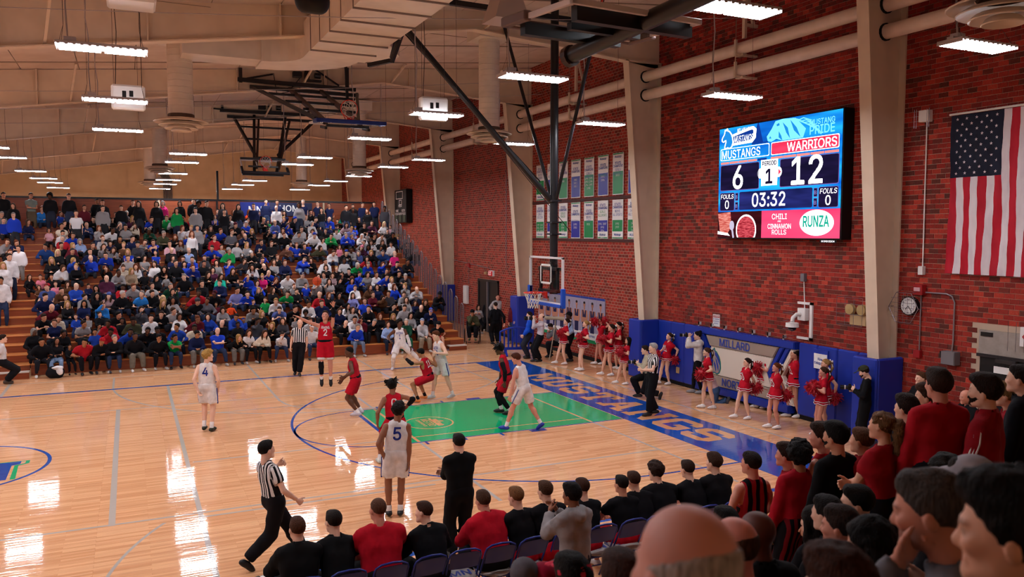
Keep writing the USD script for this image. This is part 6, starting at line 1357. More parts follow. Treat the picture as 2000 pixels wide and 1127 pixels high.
def spectator(line, mass, n_row=None):
    t = line.split(); r, X, h = int(t[0]), float(t[1]), float(t[2]); kind, colr, hair, hc, sk = t[3:8]; fl = set(t[8:]); rg = np.random.default_rng(int(abs(X)*100)*31+r); kid, fem, st = 'K' in fl, 'F' in fl, 'S' in fl
    s = (h/1.615 if st else (h+.03)/.75 if kid else 1.0 if not fem else .94); H = 1.75*s*(1 if st or kid else rg.uniform(.97, 1.03)); s = H/1.75
    z0 = FROWZ(r)-(.40 if r > 1 or st else .40); z0 = max(z0, 0.)
    if st: pose = dict(hl=(.2, -.08, 1.14), hr=(.22, .1, 1.12), el=(.1, .8, -.5), er=(.1, -.8, -.5), head=(rg.uniform(-25, 5), 4, 0)) if 'A' in fl else dict(hl=(.1, .2, .86), hr=(.1, -.2, .86), head=(rg.uniform(-25, 10), 4, 0))
    else:
        pose = sit_pose(h, s, fl, rg, r); k = .44/.44
        pose['pel'] = (0, 0, .4/s+.1); d = .4/s-.44; 
        for q in ('hl', 'hr'): pose[q] = (pose[q][0], pose[q][1], pose[q][2]+d)
    yaw = -90+rg.uniform(-14, 16)+(X+6)*-1.2; y = FROWY(r)+(.1 if not st else -.15); cap = None; hs = (hair, HAIRC[hc])
    if ':' in hair: a, b = hair.split(':'); cap = (a, TOPC[b]); hs = ('long', HAIRC[hc]) if fem else ('short' if a != 'hood' else 'side', HAIRC[hc])
    if hair == 'bald': hs = ('side', HAIRC[hc])
    bot = ('jeans', '2a3654') if 'jn' in fl else ('jeans', '7a94b8') if 'jl' in fl else ('trousers', '6e6a66') if 'tg' in fl else ('trousers', '8e8272') if 'tt' in fl else ('trousers', '6c665c') if 'ts' in fl else ('trousers', '1c6048') if 'tn' in fl else ('jeans', '6a7a96') if 'tj' in fl else ('shorts', '9a1a22') if 'tr' in fl else ('trousers', '5c4c3a') if 'tb' in fl else ('jeans', ('16161c', '1c2438', '20222a', '2a3654', '141318')[rg.integers(5)])
    who = ('girl' if fem else 'boy') if kid else 'woman' if fem else 'man'; say = SAY.get(colr, colr); hz = ('balding' if hair == 'bald' else f'in {SAY.get(hair.split(":")[1], hair.split(":")[1])} {hair.split(":")[0]}' if ':' in hair else f'with {HSAY[hc]} hair')
    label = f'{hz} {who}' if hz == 'balding' else f'{who} {hz}'; label = (f'{label} in {say} {KSAY[kind]}' if ' in ' not in label else f'{label} and {say} {KSAY[kind]}')+f', {ORDN[r-1]} row, {n_row} from left'
    return dict(label=label, loc=(X, y, z0), yaw=yaw, H=H, w=1.22 if 'W' in fl else rg.uniform(.94, 1.1)*(.9 if kid else 1), sex='f' if fem else 'm', skin=sk, hair=hs, top=(KIND[kind], TOPC[colr]), bottom=bot, shoe=('d8d4d4', '17161a', '3a3a42', 'b8b4b4')[rg.integers(4)] if hc != 'x' else '17161a', pose=pose, cap=cap, headkind='c' if kid else None)
cnt = {}
for ln in SEATED.split('\n'):
    r = int(ln.split()[0]); cnt[r] = cnt.get(r, 0)+1; kw = spectator(ln, False, ORDN[cnt[r]-1]); kw['shoe'] = '17161a' if kw['top'][1] == TOPC['black'] and r == 1 and False else kw['shoe']
    if r >= 3 and ' S' not in ln: kw['shoe'] = None; kw['bottom'] = ('lap', kw['bottom'][1])
    person(res='far', group='spectators in the far stand', **kw)
# the rest of the stand, too small to pick apart: one crowd
crowd = tag(UsdGeom.Xform.Define(stage, numbered('/World/crowd')).GetPrim(), 'crowd filling the upper rows of the far bleachers', 'crowd', None, 'stuff')
ATT = lambda key, rough: mat(key, {'a': ('attribute', {'attribute': 'col'}), 'p': ('principled_bsdf', dict(roughness=rough, specular_ior_level=.2))}, [('a.color', 'p.base_color')])
acc = {k: [[], [], []] for k in ('body', 'hair', 'top', 'trousers', 'headwear')}
def gather(k, m, col, loc, yaw):
    a = math.radians(yaw); c, s = math.cos(a), math.sin(a); v = m[0]; w = np.stack([v[:, 0]*c-v[:, 1]*s+loc[0], v[:, 0]*s+v[:, 1]*c+loc[1], v[:, 2]+loc[2]], 1)
    A = acc[k]; A[1].append(m[1]+sum(len(q) for q in A[0])); A[0].append(w); A[2].append(col if np.ndim(col) == 2 else np.tile(col, (len(v), 1)))
hb, hh, hc_, _ = RES['mass']
for ln in MASS.split('\n'):
    kw = spectator(ln, True, ''); J = skeleton(H=kw['H'], w=kw['w'], sex=kw['sex'], **kw['pose']); s = J['s']; L = (kw['loc'], kw['yaw']); N, U = J['N'], J['R'][2]
    bm = body([C(J['C'], N, .05*s), C(N-U*.06*s, J['H']-J['Rh'][2]*.075*s, .055*s, .05*s), C(N-U*.05*s, J['Sl'], .04*s), C(N-U*.05*s, J['Sr'], .04*s)]+arm_prims(J)+[C(J['A'+k], J['A'+k]+J['D'+k]*.1*s, .034*s) for k in 'lr'], hb, k=.025)
    hv = head_mesh(hh, kw['headkind'] or ('f' if kw['sex'] == 'f' else 'm')); gather('body', joinm(bm, to_head(J, hv[0])), shade_skin(J, hv, len(bm[0]), SKIN[kw['skin']], kw['hair'][1]), *L)
    gather('hair', to_head(J, hair_mesh(kw['hair'][0], .035)), lin(kw['hair'][1]), *L)
    if kw['cap']: gather('headwear', to_head(J, hair_mesh(kw['cap'][0], .03)), lin(kw['cap'][1]), *L)
    gather('top', shirt_mesh(J, kw['top'][0], hc_), lin(kw['top'][1]), *L); gather('trousers', bottom_mesh(J, 'lap', .07), lin(kw['bottom'][1]), *L)
for k, (v, f, c) in acc.items(): put(crowd, k, (np.vstack(v), np.vstack(f)), ATT('crowd_'+k, .6 if k != 'top' else .85), True, kind='stuff', prims={'col': np.vstack(c)})
POSE = {}
POSE['white4'] = dict(loc=(-9.39, 1.19, 0), yaw=66, H=1.88, pose=dict(pel=(0, .01, .96), lean=0, side=-1, head=(-55, 0, 0), hl=(-.15, .15, .9), hr=(.07, -.2, .88), fl=(-.03, .08, .11), fr=(-.07, -.09, .09)))
POSE['red2'] = dict(loc=(-6.23, 3.27, 0), yaw=258, H=1.92, pose=dict(pel=(0, .01, 1.46), lean=0, side=1, head=(-10, -20, 0), hl=(.27, .22, 2.5), hr=(.23, -.67, 2.17), fl=(0, .13, .58), fr=(0, -.09, .59), tl=(0, 60), tr=(0, 60), el=(.5, .6, -.4), er=(0, -.5, -.8)))
POSE['red3'] = dict(loc=(-5.85, 1.26, 0), yaw=151, H=1.85, pose=dict(pel=(.05, .01, .87), lean=11, side=3, head=(10, 0, 0), hl=(.25, .36, .99), hr=(.38, 0, .85), fl=(-.03, .14, .11), fr=(-.01, -.2, .09)))
POSE['white1'] = dict(loc=(-2.63, 7.28, 0), yaw=252, H=1.88, pose=dict(pel=(0, -.2, .79), lean=0, side=-3, head=(40, 0, 0), hl=(.09, .12, .7), hr=(.09, -.5, .91), fl=(0, .56, .15), fr=(0, -.44, .09)))
POSE['red11'] = dict(loc=(-3.87, 2.16, 0), yaw=133, H=1.8, pose=dict(pel=(-.16, -.09, .66), lean=14, side=7, head=(5, 5, 0), hl=(.32, .28, 1.18), hr=(-.13, -.4, 1.15), fl=(.04, .13, .09), fr=(.06, -.3, .1)))
POSE['white41'] = dict(loc=(-3.20, 2.30, 0), yaw=195, H=1.9, pose=dict(pel=(.04, -.03, .96), lean=7, side=-5, head=(-10, 5, 0), hl=(.32, .17, 1.22), hr=(.26, -.07, 1.12), fl=(-.2, .14, .09), fr=(.22, -.16, .09)))
POSE['red7'] = dict(loc=(-2.41, -.10, 0), yaw=145, H=1.9, pose=dict(pel=(-.02, 0, .87), lean=13, side=2, head=(5, 5, 0), hl=(-.02, .28, .78), hr=(.2, -.2, .72), fl=(-.13, .12, .09), fr=(.12, -.07, .09)))
POSE['white8'] = dict(loc=(-2.84, -1.88, 0), yaw=119, H=1.85, pose=dict(pel=(-.04, -.03, .95), lean=10, side=7, head=(15, 5, 0), hl=(.06, .33, .82), hr=(.29, -.15, .82), fl=(.23, .28, .09), fr=(-.3, -.32, .15), tr=(-5, 35)))
POSE['red0'] = dict(loc=(-6.45, -3.08, 0), yaw=82, H=1.82, pose=dict(pel=(-.03, -.2, .83), lean=1, side=5, head=(-20, 0, 0), hl=(.02, .13, .77), hr=(-.06, -.44, 1.11), fl=(.01, .1, .09), fr=(.33, -.43, .09)))
POSE['white5'] = dict(loc=(-7.17, -6.05, 0), yaw=77, H=1.85, pose=dict(pel=(0, -.03, .96), lean=0, side=-3, head=(-25, 0, 0), hl=(-.04, .15, .94), hr=(-.06, -.22, .77), fl=(.01, .08, .09), fr=(-.01, -.09, .09)))
POSE['ref1'] = dict(loc=(-6.17, 7.75, 0), yaw=258, H=1.82, pose=dict(pel=(0, .08, .95), lean=0, side=3, head=(10, 5, 0), hl=(-.01, .3, .83), hr=(.01, -.18, .84), fl=(.14, .08, .09), fr=(-.14, -.05, .09)))
POSE['ref2'] = dict(loc=(-9.19, -7.27, 0), yaw=19, H=1.85, pose=dict(pel=(-.05, .02, .88), lean=-7, side=4, head=(5, 5, 0), hl=(.18, .28, 1.26), hr=(.15, -.24, .9), fl=(.36, -.03, .09), fr=(-.4, .11, .15), tr=(-5, 40)))
POSE['ref3'] = dict(loc=(.79, -1.85, 0), yaw=167, H=1.83, pose=dict(pel=(-.03, .01, .97), lean=-2, side=1, head=(-5, 5, 0), hl=(.3, .14, 1.15), hr=(.15, -.16, 1.07), fl=(.07, .07, .09), fr=(-.12, .05, .14)))
POSE['c1'] = dict(loc=(2.55, 6.02, 0), yaw=161, H=1.62, pose=dict(pel=(-.1, .02, .96), lean=-10, side=2, hl=(-.02, .22, 1.23), hr=(-.06, .01, 1.2), fl=(-.17, .08, .09), fr=(.18, -.05, .09)))
POSE['c2'] = dict(loc=(2.56, 4.64, 0), yaw=160, H=1.68, pose=dict(pel=(-.07, .01, .96), lean=-8, side=1, hl=(.03, .21, 1.21), hr=(-.01, 0, 1.18), fl=(-.04, .06, .09), fr=(.05, -.03, .09)))
POSE['c3'] = dict(loc=(3.76, 5.46, 0), yaw=158, H=1.64, pose=dict(pel=(-.03, .01, .96), lean=-4, side=1, hl=(-.2, .09, 1.62), hr=(.14, -.03, 1.64), fl=(-.12, .08, .09), fr=(.13, -.04, .09)))
POSE['c4'] = dict(loc=(2.83, 3.45, 0), yaw=158, H=1.67, pose=dict(pel=(-.06, .01, .96), lean=-7, side=1, hl=(.13, .19, 1.26), hr=(.1, -.02, 1.23), fl=(-.16, .08, .09), fr=(.17, -.05, .09)))
POSE['c5'] = dict(loc=(3.86, 4.36, 0), yaw=157, H=1.6, pose=dict(pel=(.01, 0, .96), lean=0, side=0, hl=(.22, .18, 1.18), hr=(.19, -.03, 1.16), fl=(-.07, .07, .09), fr=(.08, -.04, .09)))
POSE['c6'] = dict(loc=(2.43, 1.99, 0), yaw=157, H=1.45, pose=dict(pel=(-.1, .02, .96), lean=-11, side=2, hl=(.04, .24, 1.24), hr=(-.01, 0, 1.21), fl=(-.17, .09, .09), fr=(.18, -.06, .09)))
POSE['c7'] = dict(loc=(3.70, 2.94, 0), yaw=156, H=1.56, pose=dict(pel=(-.02, 0, .96), lean=-3, side=1, hl=(.14, .2, 1.14), hr=(.1, -.02, 1.11), fl=(-.13, .08, .09), fr=(.14, -.05, .09)))
POSE['c8'] = dict(loc=(3.60, 1.45, 0), yaw=174, H=1.58, pose=dict(pel=(-.06, .03, .96), lean=-7, side=4, hl=(-.26, .28, .96), hr=(.2, -.11, 1.05), fl=(-.11, .13, .09), fr=(.13, -.1, .09)))
POSE['c9'] = dict(loc=(2.65, -1.80, 0), yaw=151, H=1.6, pose=dict(pel=(.03, -.01, .96), lean=3, side=0, hl=(.21, .19, 1.07), hr=(.17, -.03, 1.03), fl=(-.14, .08, .09), fr=(.15, -.05, .09)))
POSE['c10'] = dict(loc=(2.64, -3.09, 0), yaw=163, H=1.52, pose=dict(pel=(-.04, .02, .96), lean=-5, side=3, hl=(-.42, 0, .92), hr=(-.34, -.22, .92), fl=(-.15, .13, .09), fr=(.16, -.1, .09)))
POSE['c11'] = dict(loc=(3.92, -2.36, 0), yaw=147, H=1.58, pose=dict(pel=(-.04, .01, .96), lean=-6, side=1, hl=(.12, .2, 1.22), hr=(.07, -.01, 1.13), fl=(-.12, .08, .09), fr=(.12, -.04, .09)))
POSE['c12'] = dict(loc=(2.66, -4.16, 0), yaw=161, H=1.55, pose=dict(pel=(-.01, 0, .96), lean=-2, side=1, hl=(-.31, -.04, .93), hr=(-.29, -.24, .93), fl=(-.08, .1, .09), fr=(.1, -.07, .09)))
POSE['c13'] = dict(loc=(3.91, -3.52, 0), yaw=155, H=1.71, pose=dict(pel=(.01, 0, .96), lean=0, side=0, hl=(-.3, -.05, .92), hr=(-.26, -.23, .89), fl=(-.1, .09, .09), fr=(.12, -.06, .09)))
POSE['c14'] = dict(loc=(3.06, -5.17, 0), yaw=143, H=1.58, pose=dict(pel=(-.02, 0, .96), lean=-3, side=1, hl=(.17, .19, 1.26), hr=(.14, -.02, 1.22), fl=(-.05, .06, .09), fr=(.06, -.03, .09)))
POSE['c15'] = dict(loc=(3.51, -4.86, 0), yaw=153, H=1.68, pose=dict(pel=(0, 0, .96), lean=-1, side=0, hl=(-.17, .17, .94), hr=(-.22, -.14, .9), fl=(-.04, .07, .09), fr=(.05, -.04, .09)))
POSE['photo_white'] = dict(loc=(3.65, -.04, 0), yaw=147, H=1.78, pose=dict(pel=(-.02, 0, .96), lean=0, side=0, head=(0, 5, 0), hl=(.24, .18, 1.63), hr=(.25, -.04, 1.57), fl=(-.12, .11, .09), fr=(.1, -.01, .09), el=(0, .3, -1), er=(0, -.3, -1)))
POSE['photo_cap'] = dict(loc=(3.05, -6.40, 0), yaw=133, H=1.8, pose=dict(pel=(.01, 0, .96), lean=-1, side=0, head=(0, 25, 0), hl=(.23, .14, 1.26), hr=(.25, -.06, 1.2), fl=(-.03, 0, .09), fr=(.04, 0, .09)))
POSE['video'] = dict(loc=(2.09, 6.85, 0), yaw=163, H=1.8, pose=dict(pel=(-.06, .01, .89), lean=-5, side=1, hl=(.19, .16, 1.53), hr=(.12, -.07, 1.43), fl=(-.07, .01, .09), fr=(.09, -.02, .09), el=(.2, .2, -1), er=(.2, -.2, -1)))
POSE['bluejacket'] = dict(loc=(2.16, 7.72, 0), yaw=158, H=1.8, pose=dict(pel=(0, 0, .87), lean=-2, side=0, hl=(.22, .18, .85), hr=(.19, -.11, .81)))
POSE['lightblue'] = dict(loc=(3.23, 6.45, 0), yaw=155, H=1.8, pose=dict(pel=(.03, 0, .93), lean=5, side=0, hl=(.18, .18, .93), hr=(.23, -.12, .9)))
POSE['maroon'] = dict(loc=(3.23, 11.42, 0), yaw=215, H=1.82, pose=dict(pel=(-.03, .06, .93), lean=-2, side=3, hl=(.13, .26, .92), hr=(.14, -.06, .83)))
POSE['police'] = dict(loc=(2.55, 11.56, 0), yaw=86, H=1.83, pose=dict(pel=(0, 0, .88), lean=0, side=0, hl=(.08, .23, .83), hr=(-.12, -.32, .83)))
POSE['greencoat'] = dict(loc=(3.83, 14.24, 0), yaw=256, H=1.83, pose=dict(pel=(0, 0, .96), lean=0, side=2, hl=(.03, .17, .95), hr=(-.03, -.19, .95)))
POSE['doorwoman'] = dict(loc=(4.07, 16.00, 0), yaw=256, H=1.65, pose=dict(pel=(.01, .05, .79), lean=0, side=2, hl=(.03, .15, .71), hr=(-.01, -.05, .72)))
POSE['girl'] = dict(loc=(3.34, 15.08, 0), yaw=267, H=1.5, pose=dict(pel=(-.02, -.05, .74), lean=-1, side=-2, head=(10, 0, 0), hl=(.23, -.05, 1.09), hr=(.14, -.31, 1.11)))
POSE['kneeler'] = dict(loc=(1.92, -.02, 0), yaw=150, H=1.8, pose=dict(pel=(-.07, .01, .65), lean=8, side=-1, hl=(.24, .08, .96), hr=(.25, -.12, .9), fl=(-.35, .13, .15), fr=(.16, -.11, .09), tl=(0, 70), kl=(1, 0, -1.5)))
POSE['croucher'] = dict(loc=(3.48, -1.20, 0), yaw=160, H=1.62, pose=dict(pel=(-.11, .04, .2), lean=10, side=-4, head=(0, 25, 0), hl=(.23, .09, .61), hr=(.2, -.07, .54), fl=(-.23, .08, .15), fr=(-.2, .07, .18), tl=(0, 80), tr=(0, 80), kl=(1, .1, -.6), kr=(1, -.1, -.6)))
POSE['leftedge'] = dict(loc=(-14.43, 9.96, 0), yaw=7, H=1.8, pose=dict(pel=(-.05, 0, .67), lean=2, side=0, hl=(.01, 0, .91), hr=(-.02, 0, .84)))
RED, WHT, BLK = 'b81428', 'dcd8d8', '131216'
def who(key, label, **kw):
    d = dict(POSE[key]); d.update(kw); return person(label, res=d.pop('res', 'mid'), **d)
def shorts_stripe(J, prim, m, c): pass
def add_sleeve(t, J, limb, t0, t1, col, name='arm_sleeve'):
    f = arm_prims if limb[0] == 'a' else leg_prims
    put(t, name, body(f(J, .008*J['s'], t0, t1, endcap=True, sides=limb[1]), .016, k=.02), cloth(col), True)
def waistband(t, J, col):
    P, U = J['P'], J['R'][2]; s = J['s']; put(t, 'waistband', body([C(P+U*.02*s+J['R'][1]*q*.05*s, P+U*.1*s+J['R'][1]*q*.05*s, .13*s*J['w'], .125*s*J['w'], flat=(J['R'][0], 1.08), cap=[(P+U*.1*s, U), (P+U*.035*s, -U)]) for q in (1, -1)], .018, k=.03), cloth(col), True)
def side_stripe(t, J, col):
    """stripe down the outer side of each leg of the shorts"""
    v = J['bottom'][0]; s = J['s']
    from scipy.spatial import cKDTree
    kd = cKDTree(v)
    for k, q in (('l', 1), ('r', -1)):
        Q, K = J['Q'+k], J['K'+k]; d = nrm(K-Q); o = nrm(J['Rp'][1]*q-d*(d@J['Rp'][1]*q)); P = []
        for u in np.linspace(.02, .8, 10): c = Q+(K-Q)*u+o*.2*s; w = v[kd.query(c, k=4)[1]].mean(0); P.append(Q+(K-Q)*u+o*max((w-(Q+(K-Q)*u))@o, .06)+o*.001)
        put(t, 'side_stripe', tube(P, .012*s, 6), cloth(col), True)
def number(t, J, txt, front, u, h, col, width=.26, key='shirt', name='number', slant=0.): put(t, name, on_body(J, J[key], text(txt, h, .004, True, width, 'c', slant), front, u), plain('jersey_ink_'+col, col, .7))
RED_TOP, WHITE_TOP = ('tank', RED), ('tank', WHT)
t, J = who('white4', 'white-jersey player number 4 with curly blond hair, back to the camera', skin='c', hair=('curly', 'b08a4a'), top=WHITE_TOP, bottom=('shorts', WHT), shoe='1d2412', sock=('e6e2e2', .3), hands=dict(l=(35, None), r=(30, None))); number(t, J, '4', False, .26, .2, '1c2c80', .13); side_stripe(t, J, '1c2c80')
t, J = who('red2', 'red-jersey player number 2 jumping with arms raised after a shot', skin='h', hair=('short', '3a2416'), top=RED_TOP, bottom=('shorts', RED), shoe=BLK, sock=('e6e2e2', .14), hands=dict(l=(15, (-.3, 0, -1), 12), r=(10, (0, 0, -1), 14))); number(t, J, '2', True, .2, .17, 'e0dcdc', .1); number(t, J, 'Westside', True, .37, .075, 'e0dcdc', .24, name='lettering', slant=.25); waistband(t, J, BLK); add_sleeve(t, J, 'lr', 1.02, 1.75, BLK, 'calf_sleeve'); add_sleeve(t, J, 'al', .95, 1.9, BLK)
put(t, 'shorts_hem', body(leg_prims(J, .032*J['s'], .8, .885, 0, True), .016, k=.01), cloth('d8d4d4'), True)
t, J = who('red3', 'red-jersey player facing left with bent knees beyond the arc', skin='e', hair=('buzz', '0c0908'), top=RED_TOP, bottom=('shorts', RED), shoe='c2bcc8', sock=('e6e2e2', .2)); waistband(t, J, BLK)
t, J = who('white1', 'white-jersey player number 1 near the far sideline in a wide stance', skin='e', hair=('thick', '0c0908'), top=WHITE_TOP, bottom=('shorts', WHT), shoe='d4d4dc', sock=('e0dcdc', .3)); number(t, J, '1', True, .19, .15, '1c2c80', .05); number(t, J, 'MUSTANGS', True, .34, .07, '1c2c80', .26, name='lettering'); side_stripe(t, J, '1c2c80'); add_sleeve(t, J, 'll', .8, 1.85, 'dcd8d8', 'leg_sleeve'); add_sleeve(t, J, 'lr', .8, 1.85, 'dcd8d8', 'leg_sleeve'); add_sleeve(t, J, 'al', .6, 1.9, 'dcd8d8')
t, J = who('red11', 'red-jersey player number 11 crouching to block the tall white player', skin='f', hair=('short', '0e0a09'), top=RED_TOP, bottom=('shorts', RED), shoe='c87838', sock=(BLK, .22), hands=dict(l=(60, None), r=(35, None))); number(t, J, '11', False, .26, .19, 'e0dcdc', .17); waistband(t, J, BLK); add_sleeve(t, J, 'al', .9, 1.9, BLK)
t, J = who('white41', 'tall white-jersey player number 41 facing left by the lane', skin='c', hair=('crew', '5a3018'), top=WHITE_TOP, bottom=('shorts', WHT), shoe='bcc4c4', sock=('e6e2e2', .25), hands=dict(l=(55, None), r=(40, None))); number(t, J, '41', True, .19, .15, '1c2c80', .17); number(t, J, 'MUSTANGS', True, .34, .07, '1c2c80', .26, name='lettering'); side_stripe(t, J, '1c2c80')
t, J = who('red7', 'red-jersey player with short dreadlocks standing in the green lane', skin='e', hair=('dreads', '0c0908'), top=RED_TOP, bottom=('shorts', RED), shoe=BLK, sock=('e6e2e2', .2)); waistband(t, J, BLK); add_sleeve(t, J, 'al', .3, 1.85, BLK); add_sleeve(t, J, 'lr', .75, 1.8, BLK, 'leg_sleeve'); add_sleeve(t, J, 'll', .75, 1.8, BLK, 'leg_sleeve')
t, J = who('white8', 'white-jersey player with auburn hair running left across the green lane', skin='h', hair=('crew', '4c2412'), top=WHITE_TOP, bottom=('shorts', WHT), shoe='2438a0', sock=('e6e2e2', .25), hands=dict(l=(30, None), r=(40, None))); side_stripe(t, J, '6470a8')
t, J = who('red0', 'red-jersey player seen from behind, half hidden by white number 5', skin='d', hair=('dreads', '0c0908'), top=RED_TOP, bottom=('shorts', RED), shoe='c4ccc4', sock=('e6e2e2', .2)); waistband(t, J, BLK); add_sleeve(t, J, 'ar', .9, 1.85, BLK); number(t, J, '0', False, .26, .19, 'e0dcdc', .12)
t, J = who('white5', 'white-jersey player number 5 seen from behind outside the arc', skin='d', hair=('curly', '100b09'), top=WHITE_TOP, bottom=('shorts', WHT), shoe='18181c', sock=('e6e2e2', .2), res='mid', hands=dict(l=(40, None), r=(25, None))); number(t, J, '5', False, .25, .2, '1c2c80', .13); side_stripe(t, J, '1c2c80')
REFT = ('tee', '121114', 'dcd8d8')
t, J = who('ref1', 'striped-shirt referee walking along the far sideline', skin='c', hair=('side', '8a8480'), top=REFT, sc=.062, bottom=('trousers', BLK), shoe=BLK, hands=dict(l=(45, None), r=(45, None)))
t, J = who('ref2', 'striped-shirt referee striding right at the near sideline', skin='c', hair=('short', '120d0b'), top=REFT, sc=.058, bottom=('trousers', BLK), shoe=BLK, res='near', hands=dict(l=(75, None), r=(85, None)))
t, J = who('ref3', 'grey-haired striped-shirt referee under the hoop on the blue strip', skin='c', hair=('short', 'a8a4a2'), top=REFT, sc=.06, bottom=('trousers', BLK), shoe=BLK, hands=dict(l=(60, None), r=(60, None)))
t = thing('basketball', 'orange basketball in the air left of the jumping player', 'ball', (-6.4, 3.35, 3.28)); bs = trimesh.creation.icosphere(3, .121); put(t, 'ball', bs, mottled('ball_leather', 'b4401c', 'c24a22', 60., .55, .3), True)
put(t, 'seam', cat([tube([(.1215*math.cos(q)*(1 if k else 1), .1215*math.sin(q), 0) if k == 0 else (0, .1215*math.cos(q), .1215*math.sin(q)) if k == 1 else (.1215*math.cos(q), .0, .1215*math.sin(q)) for q in np.linspace(0, 2*math.pi, 25)], .003, 4, False) for k in range(3)]), plain('ball_seam', '1a0e0a', .6))
# ---------------------------------------------------------------- cheerleaders
POMM = plain('pom_red', 'b01426', .45, .4)
def pom(label, c, r=.17, seed=0):
    rg = np.random.default_rng(seed); V, F = [], []
    for i in range(230):
        d = nrm(rg.normal(size=3)); s_ = nrm(np.cross(d, rg.normal(size=3))); L = r*rg.uniform(.75, 1.1); w = .009; bend = rg.normal(size=3)*.025; k = len(V)
        for u in (.1, .6, 1.): p = d*L*u+bend*u*u+np.array([0, 0, -.03*u*u]); V += [p-s_*w, p+s_*w]
        F += [[k, k+1, k+3], [k, k+3, k+2], [k+2, k+3, k+5], [k+2, k+5, k+4]]
    t = thing('pom_pom', label, 'pom-pom', c, group='cheerleaders\' red pom-poms'); v, f = np.array(V), np.array(F); put(t, 'ribbons', joinm((v, f), (v+.0004, f[:, ::-1])), POMM, kind='stuff'); put(t, 'core', body([E((0, 0, 0), (r*.62,)*3)], .03, wob=(.05, 14, seed)), POMM, True)
PL = ['leftmost', 'second', 'raised-arms', 'fourth', 'hidden', 'black-haired', 'seventh', 'long-armed', 'mat-side', 'wide-stance', 'chest-high', 'auburn-haired', 'tall', 'sign-side', 'rightmost blond']
CHEER = [('c1', 'dk', 'c', 'leftmost cheerleader, dark hair, pom-poms held at her chest', 'pony', ''), ('c2', 'bd', 'c', 'second cheerleader from the left, blond ponytail', 'pony', ''), ('c3', 'br', 'h', 'cheerleader with both arms raised behind her head', 'pony', '19'), ('c4', 'dk', 'a', 'dark-haired cheerleader in front of the one with raised arms', 'pony', ''), ('c5', 'bl', 'a', 'cheerleader by the wall half hidden behind two others', 'pony', ''), ('c6', 'bl', 'a', 'black-haired cheerleader nearest the kneeling photographer', 'long', '10'), ('c7', 'dk', 'b', 'cheerleader with white bow beside the blue column padding', 'pony', ''), ('c8', 'br', 'c', 'cheerleader number 21 right of the grey-haired referee', 'pony', '21'),
         ('c9', 'br', 'c', 'cheerleader in front of the crouching woman, poms held low', 'pony', ''), ('c10', 'dk', 'c', 'cheerleader number 50 in a wide stance before the mat', 'pony', '50'), ('c11', 'dk', 'h', 'cheerleader before the mat with poms raised to her chest', 'pony', ''), ('c12', 'rd', 'h', 'auburn-haired cheerleader number 20, nearest the white line', 'pony', '20'), ('c13', 'dk', 'b', 'tall cheerleader number 21 by the paper sign', 'pony', '21'), ('c14', 'br', 'h', 'cheerleader right of the paper sign holding a big pom', 'pony', ''), ('c15', 'bd', 'a', 'blond cheerleader at the right end with long white bow', 'pony', '')]
for i, (k, hc, sk, lab, hs, num) in enumerate(CHEER):
    t, J = who(k, lab, sex='f', skin=sk, hair=(hs, HAIRC[hc]), top=('cheer', RED), bottom=('skirt', RED), shoe='e4e0e0', sock=('e6e2e2', .08), hands=dict(l=(None, None), r=(None, None)), group='cheerleaders along the end wall')
    s, P, Rp = J['s'], J['P'], J['Rp']; v = J['bottom'][0]; zlo = v[:, 2].min(); ctr = v[v[:, 2] < zlo+.04*s].mean(0)
    for dz, nm in ((.012, 'skirt_trim'), (.075, 'skirt_trim')):
        PT = []
        for q in np.linspace(0, 2*math.pi, 73):
            zz = zlo+(dz+.035*abs(((q/(2*math.pi)*6) % 1)-.5)*2*(1 if dz < .05 else .4))*s; d = np.array([math.cos(q), math.sin(q)]); lv = v[np.abs(v[:, 2]-zz) < .03*s]; rel = lv[:, :2]-ctr[:2]; ang = rel@d/np.maximum(np.linalg.norm(rel, axis=1), 1e-6); rr_ = (rel@d)[ang > .97]; rad = rr_.max() if len(rr_) else .16*s
            PT.append([*(ctr[:2]+d*(rad+.004)), zz])
        put(t, nm, tube(PT, .0095*s, 5, False), cloth('dcd8d8'), True)
    waistband(t, J, BLK) if i in (1, 3, 10, 12) else None
    if num: number(t, J, num, True, .17, .15, 'dcd8d8', .2)
    number(t, J, 'CHEER', True, .32, .045, 'dcd8d8', .15, name='lettering')
    if hs == 'pony': put(t, 'hair_bow', to_head(J, body([C((-.13, 0, .07), (-.14, .075, .085), .012, .032, flat=((1, 0, 0), 2)), C((-.13, 0, .07), (-.14, -.075, .085), .012, .032, flat=((1, 0, 0), 2)), C((-.135, .01, .06), (-.16, .05, -.05), .012, .022, flat=((1, 0, 0), 2)), C((-.135, -.01, .06), (-.16, -.05, -.05), .012, .022, flat=((1, 0, 0), 2))], .011, k=.01)), cloth('e0dcdc', 's'), True)
    d = POSE[k]; a = math.radians(d['yaw']); R2 = np.array([[math.cos(a), -math.sin(a)], [math.sin(a), math.cos(a)]])
    for kk in 'lr':
        h = J['A'+kk]+J['D'+kk]*.06; w = R2@h[:2]; pom(f'red pom-pom in {"left" if kk == "l" else "right"} hand of {PL[i]} cheerleader', (d['loc'][0]+w[0], d['loc'][1]+w[1], h[2]), .17, i*2+(kk == 'l'))
